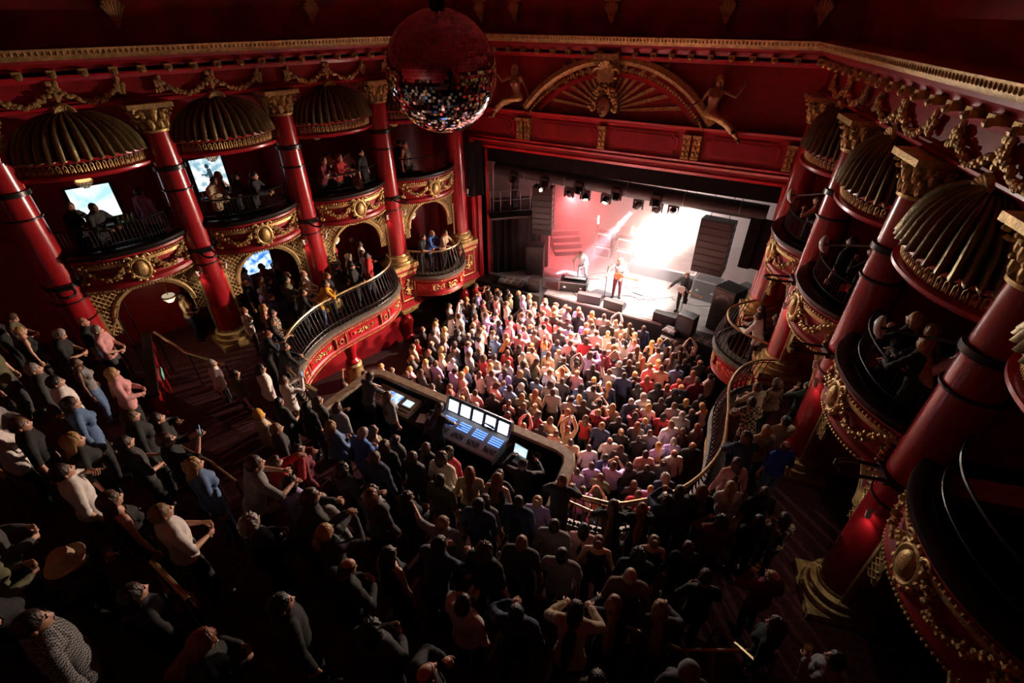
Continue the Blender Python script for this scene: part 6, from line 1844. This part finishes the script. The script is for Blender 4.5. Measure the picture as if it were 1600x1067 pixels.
N(1075, 1052, 'f_stand', None, 'grey', 'charcoal', 'jacket', 'person in a grey knitted hat at the top of the aisle', hat='beanie', hatc='grey')
N(690, 716, 'm_stand', 'curly', 'brown', 'white', 'shirt', 'man with brown curls in a white t-shirt behind the booth')
N(714, 730, 'f_stand', 'long', 'auburn', 'beige', 'shirt', 'woman with auburn hair beside the man with curls behind the booth', turn=.3)
N(644, 715, 'f_stand', 'long', 'brown', 'charcoal', 'jacket', 'woman with long brown hair in charcoal behind the booth')
N(618, 705, 'f_stand', 'wavy', 'brown', 'black', 'jacket', 'woman with brown waves in black behind the booth', turn=.2)
N(575, 690, 'm_lookdown', 'short', 'grey', 'blue', 'jacket', 'white-haired man in a bright blue shirt leaning behind the booth', legs='denim')
N(545, 680, 'f_front', 'wavy', 'fair', 'denim', 'jacket', 'woman with fair waves in denim beside the blue shirt')
N(585, 715, 'm_stand', 'short', 'brown', 'navy', 'jacket', 'man in a navy jacket behind the bright blue shirt')
N(535, 735, 'm_stand', 'curly', 'dark brown', 'charcoal', 'jacket', 'man with a dark curly mop behind the bright blue shirt')
N(580, 775, 'f_drink', 'wavy', 'auburn', 'charcoal', 'jacket', 'woman with red waves and a hand at her face, middle tiers')
N(735, 742, 'f_stand', 'wavy', 'auburn', 'black', 'vest', 'woman with long golden hair behind the mixing desk')
N(770, 765, 'f_stand', 'wavy', 'brown', 'grey', 'shirt', 'person with brown waves in grey behind the seated operator')
N(788, 775, 'm_stand', 'short', 'dark brown', 'navy', 'jacket', 'man in a dark blue blazer behind the seated operator')
N(830, 770, 'f_stand', 'bun', 'blond', 'lilac', 'shirt', 'woman with a blond bun in a lilac shirt behind the booth')
N(835, 802, 'f_stand', 'long', 'black', 'pink', 'jacket', 'woman with long black hair in a pink top behind the booth corner')
N(875, 762, 'm_rail', 'short', 'auburn', 'black', 'jacket', 'red-haired man in black leaning at the booth corner')
N(748, 790, 'm_stand', 'short', 'black', 'navy', 'shirt', 'man with black hair in navy, second row behind the booth')
N(405, 650, 'f_stand', 'short', 'fair', 'beige', 'jacket', 'person in a mustard beanie and beige coat in the gangway', hat='beanie', hatc='mustard', floor=2.8)
N(330, 568, 'm_stand', 'buzz', 'grey', 'white', 'shirt', 'grey-haired man in a pale shirt alone in the gangway', floor=2.8, turn=-.2, legs='black')
N(366, 585, 'm_stand', 'short', 'dark brown', 'olive', 'shirt', 'dark-haired man in an olive t-shirt in the gangway', floor=2.8)
N(407, 578, 'm_stand', 'curly', 'dark brown', 'white', 'jacket', 'man with dark curls in a loose white shirt in the gangway', floor=2.8, legs='black')
N(443, 595, 'f_phone', 'short', 'brown', 'white', 'jacket', 'person in a white shirt holding a phone near the booth end', floor=2.8, held=[(-1, 'phone', 'blue-lit phone held near the booth end')])
# --- circle front by the brass rail
def C(px, py, pose, hair, hairc, top, cut, label, **kw):
    return N(px, py, pose, hair, hairc, top, cut, label, floor=2.8, grp='people along the circle rail', **kw)
C(505, 458, 'm_elbows', 'curly', 'brown', 'mustard', 'jacket', 'man in a mustard jumper slumped on the brass rail', legs='denim', hh=1.36)
C(516, 415, 'm_front', 'short', 'black', 'black', 'jacket', 'dark-haired man in black clapping by the brass rail', turn=-.3)
C(540, 413, 'm_front', 'short', 'black', 'black', 'jacket', 'man in a black cap and jacket by the brass rail', hat='cap', hatc='black', turn=-.3)
C(474, 428, 'm_front', 'bald', 'fair', 'white', 'shirt', 'bald man in a white shirt behind the mustard jumper', turn=-.2)
C(447, 437, 'm_front', 'short', 'black', 'olive', 'shirt', 'man in olive with a hand at his mouth by the column', turn=-.2)
C(472, 448, 'm_rail', 'short', 'brown', 'beige', 'shirt', 'man in a pale striped shirt leaning on the brass rail')
C(463, 458, 'm_rail', 'short', 'dark brown', 'black', 'shirt', 'dark-haired man in a black t-shirt leaning on the brass rail')
C(445, 490, 'm_stand', 'short', 'dark brown', 'grey', 'shirt', 'person in a checked shirt behind the brass rail bend', wear=rewear('m_stand', 'shirt', 'plaid'))
C(437, 500, 'm_rail', 'curly', 'brown', 'black', 'shirt', 'man with brown curls in black at the rail bend')
C(425, 522, 'f_rail', 'bun', 'auburn', 'black', 'shirt', 'red-haired woman with a bun at the rail bend')
C(433, 545, 'm_rail', 'short', 'brown', 'black', 'jacket', 'brown-haired man with arms over the rail end')
C(375, 447, 'm_stand', 'bald', 'fair', 'black', 'shirt', 'bald man in black under the blue screen')
C(418, 440, 'm_stand', 'short', 'black', 'black', 'shirt', 'black-haired man in profile right of the blue screen'.replace('right of', 'below'))
# --- far side of the circle, by the other rail
C(1192, 612, 'm_rail', 'short', 'brown', 'beige', 'shirt', 'man in a pale pink shirt on the circle opposite the screens', turn=.2)
C(1178, 635, 'm_rail', 'short', 'black', 'beige', 'jacket', 'man in a checked shirt leaning on the rail opposite the screens', wear=rewear('m_rail', 'jacket', 'plaid'))
C(1214, 600, 'f_stand', 'curly', 'brown', 'brown', 'shirt', 'woman with a brown mop of curls opposite the screens', turn=.2)
C(1240, 612, 'm_drink', 'short', 'black', 'black', 'shirt', 'man in black drinking beside the second column opposite the screens', held=[(-1, 'cup', 'pale cup raised beside the column opposite the screens')])
C(1244, 636, 'm_front', 'short', 'black', 'beige', 'shirt', 'dark-haired man in beige against the red column')
C(1200, 660, 'f_stand', 'long', 'blond', 'beige', 'jacket', 'fair-haired woman in a beige coat opposite the screens')
C(1166, 690, 'm_rail', 'curly', 'brown', 'navy', 'jacket', 'man with brown curls in a navy hoodie at the far rail')
C(1205, 690, 'm_stand', 'bald', 'brown', 'royal blue', 'shirt', 'balding man in a royal blue shirt by the gilt base', legs='denim')
C(1148, 722, 'f_stand', 'wavy', 'brown', 'pink', 'jacket', 'woman with brown waves in pale pink near the far rail')
C(1146, 745, 'f_stand', 'long', 'blond', 'white', 'shirt', 'woman with pale blond hair near the far rail')
C(1110, 765, 'f_stand', 'wavy', 'auburn', 'black', 'jacket', 'woman with auburn waves where the far rail curves')
C(1083, 765, 'm_rail', 'short', 'dark brown', 'charcoal', 'jacket', 'dark-haired man where the far rail curves')
C(1032, 765, 'm_phone', 'curly', 'dark brown', 'navy', 'jacket', 'man with dark curls and raised hands at the circle rail')
C(1195, 770, 'm_stand', 'short', 'brown', 'black', 'shirt', 'man in black beside the aisle below the far column')
# --- lower boxes
def B(px, py, pose, hair, hairc, top, cut, label, floor, hh=1.55, **kw):
    return N(px, py, pose, hair, hairc, top, cut, label, floor=floor, hh=hh, grp='people in the boxes', **kw)
B(648, 394, 'm_rail', 'short', 'black', 'black', 'shirt', 'dark-haired person in black in the lower box by the proscenium', 2.72, turn=-.5)
B(674, 378, 'm_rail', 'bald', 'fair', 'blue', 'jacket', 'bald man in a blue shirt in the lower box by the proscenium', 2.72, turn=-.5)
B(697, 373, 'f_rail', 'short', 'dark brown', 'beige', 'shirt', 'woman in beige leaning out of the lower box by the proscenium', 2.72, turn=-.5)
B(1172, 497, 'm_rail', 'short', 'black', 'white', 'jacket', 'man in a white shirt in the lower box opposite the screens', 2.72, turn=.5)
B(1172, 524, 'f_rail', 'long', 'dark brown', 'black', 'shirt', 'woman in black clasping her hands in the lower box opposite the screens', 2.72, turn=.5)
B(1176, 543, 'm_rail', 'short', 'black', 'charcoal', 'shirt', 'man with bare forearms over the rail of the lower box opposite the screens', 2.72, turn=.5)
# --- upper boxes
FB = 5.86
B(606, 236, 'm_stand', 'short', 'dark brown', 'black', 'shirt', 'shadowed man in black in the upper box by the proscenium', FB, turn=-.5)
B(620, 240, 'f_stand', 'short', 'brown', 'grey', 'vest', 'woman with bare arms in the upper box by the proscenium', FB, turn=-.5)
B(647, 243, 'm_rail', 'short', 'black', 'black', 'shirt', 'crouching man in black in the upper box by the proscenium', FB, hh=1.48, turn=-.5)
B(474, 264, 'f_rail', 'long', 'brown', 'burgundy', 'shirt', 'woman with brown hair and dark red top in the second upper box', FB, hh=1.42, turn=-.5)
B(507, 260, 'f_rail', 'wavy', 'auburn', 'red', 'shirt', 'woman with auburn waves and red top in the second upper box', FB, hh=1.42, turn=-.5)
B(540, 258, 'm_rail', 'short', 'black', 'white', 'jacket', 'man in a lilac-white shirt bending over the second upper box rail', FB, hh=1.42, turn=-.5)
B(558, 252, 'm_rail', 'short', 'dark brown', 'white', 'shirt', 'man in a white t-shirt beside him in the second upper box', FB, hh=1.42, turn=-.5)
B(314, 291, 'm_lookdown', 'buzz', 'black', 'beige', 'jacket', 'man in a pale shirt bending before the guitar-player screen', FB, hh=1.50, skin='brown', turn=-.6)
B(330, 308, 'f_rail', 'short', 'dark brown', 'black', 'jacket', 'woman in black leaning beside the pale shirt, third upper box', FB, hh=1.42, turn=.3)
B(381, 302, 'f_rail', 'short', 'brown', 'black', 'vest', 'woman with folded bare arms on the third upper box rail', FB, hh=1.42, turn=-.3)
B(405, 292, 'm_rail', 'short', 'black', 'black', 'jacket', 'shadowed man at the end of the third upper box', FB, hh=1.42, turn=-.3)
B(147, 343, 'm_rail', 'buzz', 'black', 'black', 'jacket', 'man in a dark suit with clasped hands before the white screen', FB, hh=1.42, skin='brown', turn=-.6)
B(100, 345, 'f_rail', 'bob', 'brown', 'black', 'jacket', 'woman with brown hair beside the man in the dark suit', FB, hh=1.42, turn=-.6)
B(230, 305, 'm_stand', 'short', 'dark brown', 'lilac', 'jacket', 'man in a lilac-blue shirt turning away beside the white screen', FB, hh=1.50, turn=.9)
B(1256, 318, 'f_drink', 'long', 'brown', 'black', 'vest', 'woman raising her hands in the upper box by the proscenium opposite the screens', FB, hh=1.50, turn=.4)
B(1272, 343, 'm_rail', 'short', 'dark brown', 'black', 'jacket', 'man leaning out of the upper box by the proscenium opposite the screens', FB, hh=1.42, turn=.4)
B(1322, 382, 'm_stand', 'short', 'dark brown', 'black', 'shirt', 'standing man in black in the second upper box opposite the screens', FB, hh=1.55, turn=.3)
B(1314, 400, 'f_drink', 'long', 'auburn', 'black', 'jacket', 'woman with auburn hair holding a cup in the second upper box opposite the screens', FB, hh=1.45, turn=.4, held=[(-1, 'cup', 'cup held over the second upper box rail opposite the screens')])
B(1328, 413, 'm_rail', 'curly', 'black', 'black', 'jacket', 'man in a black leather jacket in the second upper box opposite the screens', FB, hh=1.42, turn=.4)
B(1349, 438, 'm_rail', 'short', 'brown', 'charcoal', 'jacket', 'man in a patterned dark shirt in the second upper box opposite the screens', FB, hh=1.42, turn=.3, wear=rewear('m_rail', 'jacket', 'polka'))
B(1377, 503, 'f_drink', 'bob', 'blond', 'black', 'shirt', 'blond woman with a hand at her face in the third upper box opposite the screens', FB, hh=1.50, turn=.3)
B(1380, 528, 'f_rail', 'long', 'fair', 'charcoal', 'jacket', 'woman with long fair hair leaning out of the third upper box opposite the screens', FB, hh=1.42, turn=.3)
B(1412, 592, 'f_rail', 'long', 'blond', 'black', 'jacket', 'woman with straight blond hair beside the pale shirt, opposite the screens', FB, hh=1.42, turn=.2)
B(1442, 600, 'm_rail', 'short', 'dark brown', 'white', 'jacket', 'broad man in a pale shirt at the third upper box rail', FB, hh=1.45, turn=.2, scale=1.05)

# --- stalls: packed standing crowd
stalls = []
def in_stalls(x, y):
    if y > -0.75 or y < -10.4: return False
    if x < -4.9 or x > 5.2: return False
    if x > 2.7 and y > -1.25: return False
    if x < -2.0 and y > -0.85: return False
    if -2.95 < x < 3.35 and y < -9.0: return False
    if y < -9.0 and x < 0: return random.random() < .35
    if abs(x) > 4.4 and y < -6: return random.random() < .5 or x > 0
    return True
yy = -0.9; row = 0
while yy > -10.4:
    xx = -5.0 + (row % 2) * .26
    while xx < 5.3:
        p = (xx + random.uniform(-.10, .10), yy + random.uniform(-.10, .10), 0.0)
        if in_stalls(p[0], p[1]) and random.random() < .95: stalls.append(p)
        xx += .52
    yy -= .47; row += 1
stalls.sort(key=lambda p: (p[0] - CAM_POS.x) ** 2 + (p[1] - CAM_POS.y) ** 2)

# --- more people filling the tiers and the circle
fill = []
for k in range(0, 8):
    y = TIER_Y0 - TIER_D * (k - .5) if k else -11.6
    x = -8.6
    while x < 6.3:
        fill.append((x + random.uniform(-.12, .12), y + random.uniform(-.15, .15), floor_z(y)))
        x += .55
def seen_at(p):
    v = _R.transposed() @ (Vector(p) - CAM_POS)
    return (800 + _f * v.x / -v.z, 533.5 - _f * v.y / -v.z) if v.z < 0 else (-1, -1)
def hides_aisle(p):
    for h in (0.3, .9, 1.3, 1.65):
        u, v = seen_at((p[0], p[1], p[2] + h))
        if 218 < u < 300 and 505 < v < 640 or 262 < u < 425 and 540 < v < 720: return True
    return False
def near_column(p, r=.92):
    return any((p[0] - S(s_, t, 0).x) ** 2 + (p[1] - S(s_, t, 0).y) ** 2 < r * r for t in TC for s_ in (-1, 1))
def ok_fill(p):
    x, y, z = p
    if hides_aisle(p) or near_column(p): return False
    a_, b_ = np.array((-7.5, -12.1)), np.array((-4.9, -13.35)); d_ = b_ - a_; u_ = min(1, max(0, ((np.array((x, y)) - a_) @ d_) / (d_ @ d_)))
    if np.linalg.norm(np.array((x, y)) - a_ - d_ * u_) < .5: return False
    if -5.4 < x < -2.2 and y > -13.6: return False           # aisle and steps
    if x > 6.0: return False
    if z < 3.0 and (x < -2.2 or x > 3.2): return False
    if math.hypot(x - CAM_POS.x, y - CAM_POS.y) < 2.2: return False
    w = S(1, (-1 - y) / .966, -1.2).x
    return abs(x) < w - .2
for p in fill:
    if not ok_fill(p) or not free(p, .46): continue
    if random.random() < .06: continue
    L = rnd_look(None, .14); g = 'f' if L['fem'] else 'm'
    pose = g + '_' + random.choice(('stand', 'stand', 'front', 'front', 'drink', 'lookdown', 'phone' if random.random() < .3 else 'stand'))
    zone = {0: 'behind the booth', 1: 'on the lowest tier', 2: 'on the second tier', 3: 'on the third tier', 4: 'on the fourth tier'}.get(tier_of(p[1]), 'high on the rake')
    crowd_person(p, pose, L['hair'], L['hairc'], L['top'], L['cut'], L['legs'], L['skin'], zone, 'people on the raked tiers', random.uniform(-.35, .25))
# along the side of the circle on the screen side, and a few under the far column
cand = []
for _ in range(900):
    t = random.uniform(4.2, 11.0); o = random.uniform(-1.4, 2.2); q = S(-1, t, o)
    cand.append((q.x, q.y, CIRCLE_Z))
front_poly = np.array(CF_L)
def behind_rail(p):
    i = np.argmin(np.abs(front_poly[:, 1] - p[1]) + np.where(front_poly[:, 1] < -10.3, .5, 0)); return p[0] < front_poly[i][0] - .42 if p[1] > -10.4 else p[1] < -11.0
n_side = 0
for p in cand:
    if n_side >= 46: break
    if p[1] < -11.7 or not behind_rail(p) or not free(p, .47): continue
    if near_column(p) or hides_aisle(p): continue
    _t = (p[0] * -1 - 5.7) * .258 - (p[1] + 1) * .966; _o = -(p[0] * -1 - 5.7) * .966 - (p[1] + 1) * .258
    if _o < .1 and min(abs(_t - t) for t in TC) < .55: continue
    if -5.4 < p[0] and p[1] < -10.6: continue
    L = rnd_look(None, .6); g = 'f' if L['fem'] else 'm'
    crowd_person(p, g + '_' + random.choice(('stand', 'stand', 'front', 'drink')), L['hair'], L['hairc'], L['top'], L['cut'], L['legs'], L['skin'], 'by the circle rail', 'people along the circle rail', random.uniform(-.2, .2))
    n_side += 1

n_ind = max(0, 322 - N_PEOPLE[0])
low_people = []
for i, p in enumerate(stalls):
    L = rnd_look(None, .58); g = 'f' if L['fem'] else 'm'
    pose = g + '_' + random.choice(('stand', 'stand', 'stand', 'front', 'front', 'lookdown', 'phone', 'raise') if random.random() < .5 else ('stand', 'front'))
    if i < n_ind:
        crowd_person(p, pose, L['hair'], L['hairc'], L['top'], L['cut'], L['legs'], L['skin'], 'in the stalls', 'people standing in the stalls', random.uniform(-.3, .3), shoes=False)
    else:
        low_people.append((p, pose, L, facing(p) + random.uniform(-.35, .35)))

# the part of the crowd nearest the stage, past counting: one mass of small figures
def thin(me, ratio):
    o = bpy.data.objects.new('tmp', me); COL.objects.link(o)
    md = o.modifiers.new('d', 'DECIMATE'); md.ratio = ratio
    dg = bpy.context.evaluated_depsgraph_get(); dg.update(); ev = o.evaluated_get(dg); m = ev.to_mesh()
    v = np.empty(len(m.vertices) * 3); m.vertices.foreach_get('co', v)
    f = [tuple(p.vertices) for p in m.polygons]
    ev.to_mesh_clear(); bpy.data.objects.remove(o)
    return v.reshape(-1, 3), f
THIN = {}
def get_thin(key, me, r):
    if key not in THIN: THIN[key] = thin(me, r)
    return THIN[key]
big_v, big_f, big_c = [], [], []; nv_ = 0
for p, pose, L, fc in low_people:
    Bd = BODY[pose]; s_ = random.uniform(.95, 1.05) if pose[0] == 'm' else random.uniform(.90, .98)
    mt = np.array(TR(p[0], p[1], p[2], fc, s=s_)); hm_ = mt @ np.array(Bd['head'])
    for key, me, r, c, mm in ((('b', pose), Bd['body'], .16, SKINS[L['skin']], mt), ((L['cut'], pose), Bd[L['cut']], .16, CLOTHC[L['top']], mt), (('t', pose), Bd['trousers'], .10, CLOTHC[L['legs']], mt), (('h', L['hair']), HAIR[L['hair']], .40, HAIRC[L['hairc']], hm_)):
        v, f = get_thin(key, me, r)
        big_v.append(v @ mm[:3, :3].T + mm[:3, 3]); big_f.extend([tuple(i + nv_ for i in q) for q in f]); big_c.append(np.tile((*c, 1.0), (len(v), 1))); nv_ += len(v)
if big_v:
    me = bpy.data.meshes.new('crowd'); me.from_pydata(np.concatenate(big_v).tolist(), [], big_f)
    ca = me.color_attributes.new('tint', 'FLOAT_COLOR', 'POINT'); ca.data.foreach_set('color', np.concatenate(big_c).ravel())
    me.polygons.foreach_set('use_smooth', [True] * len(me.polygons))
    m = mat('crowd_figures', (1, 1, 1), .75); nt = m.node_tree; at = nt.nodes.new('ShaderNodeAttribute'); at.attribute_name = 'tint'
    nt.links.new(at.outputs['Color'], nt.nodes['Principled BSDF'].inputs['Base Color']); me.materials.append(m); me.update()
    tag(put('crowd', me), 'dense lit crowd of standing people close to the stage front', 'crowd', 'people standing in the stalls', 'stuff')
print('PEOPLE', N_PEOPLE[0], 'mass', len(low_people), 'stalls', len(stalls))
# sculpted figures on the arch and the mask
def statue(pose, mtx, label, mtl):
    b = BODY[pose]['body'].copy(); b.materials.clear(); b.materials.append(mtl); b.materials.append(mtl)
    o = tag(put('statue', b, None, mtx), label, 'statue')
    h = HAIR['wavy'].copy(); h.materials.clear(); h.materials.append(M['gold_dark']); put('hair', h, o, BODY[pose]['head'])
    t = BODY[pose]['trousers'].copy(); t.materials.clear(); t.materials.append(M['gold_dark']); put('drapery', t, o)
    return o
M['statue'] = mat('statue_plaster', (0.36, 0.20, 0.10), 0.45, noise=0.2, nscale=10)
for sg, key in ((1, 'statue_r'), (-1, 'statue_l')):
    A_, B_2 = (0.42, .12, .66), (-0.54, .08, 1.16)
    P1 = dict(lh=A_, rh=B_2) if sg > 0 else dict(rh=(-A_[0], A_[1], A_[2]), lh=(-B_2[0], B_2[1], B_2[2]))
    LG = [((-.30 * sg, .22, .50), (-.66 * sg, .10, .30)), ((-.40 * sg, .12, .40), (-.80 * sg, .05, .12))]
    make_body(key, True, **P1, lpole=(.3, -.3, -1), rpole=(-.3, -.3, -1), sit=True, lean=-.05, look=(-.5 * sg, -.05), curl=.6, legs=LG if sg > 0 else LG[::-1], vox=.022)
statue('statue_r', Matrix.Translation((2.85, -0.42, 8.10)) @ Matrix.Rotation(PI, 4, 'Z') @ Matrix.Rotation(-.10, 4, 'Y') @ Matrix.Scale(1.22, 4), 'gilded reclining woman with outstretched arms beside the arch', M['statue'])
statue('statue_l', Matrix.Translation((-3.35, -0.42, 8.10)) @ Matrix.Rotation(PI, 4, 'Z') @ Matrix.Rotation(.10, 4, 'Y') @ Matrix.Scale(1.22, 4), 'gilded reclining figure beside the arch near the mirror ball', M['statue'])
hv, hf = head_mesh(36, 28, True, 0.0)
e = thing('mask', 'pale painted face mask at the centre of the arch sunburst', 'mask', Matrix.Translation((FX, -0.35, FZ - 0.02)) @ Matrix.Rotation(PI, 4, 'Z') @ Matrix.Rotation(-.12, 4, 'X') @ Matrix.Scale(2.7, 4))
mk = MB(); mk.add(hv, hf); mk.build('face', M['mask_skin'] if 'mask_skin' in M else M['statue'], e)
for j in (-1, 1): MB().ell((j * .029, .090, .008), (.014, .008, .008), 8, 5).build('eye', M['eye'], e)
MB().ell((0, .103, -.060), (.022, .006, .008), 8, 5).build('mouth', M['eye'], e)
# small things left about
_p = spot_for(238, 880, None, 1.0)
e = thing('bag', 'bright orange bag hanging behind the man in the pale shirt', 'bag', TR(_p.x, _p.y, _p.z, .3))
MB().loft([[(x * k, y * k, z) for x, y in ((-.15, -.07), (.15, -.07), (.15, .07), (-.15, .07))] for k, z in ((.9, 0), (1.1, .14), (1, .32), (.8, .40))]).build('pouch', M['orange_pl'], e)
MB().tube([(-.1, 0, .38), (-.06, 0, .75), (.06, 0, .75), (.1, 0, .38)], .014, 6).build('strap', M['orange_pl'], e)
e = thing('bag', 'red leather handbag on the upper step beside the long handrail', 'bag', TR(6.35, -13.1, floor_z(-13.1), .5))
MB().loft([[(x * k, y * k, z) for x, y in ((-.2, -.09), (.2, -.09), (.2, .09), (-.2, .09))] for k, z in ((1, 0), (1.05, .12), (.8, .24), (.5, .26))]).build('pouch', M['redbag'], e)
MB().tube([(-.12, 0, .22), (-.08, 0, .42), (.08, 0, .42), (.12, 0, .22)], .014, 6).build('handle', M['redbag'], e)
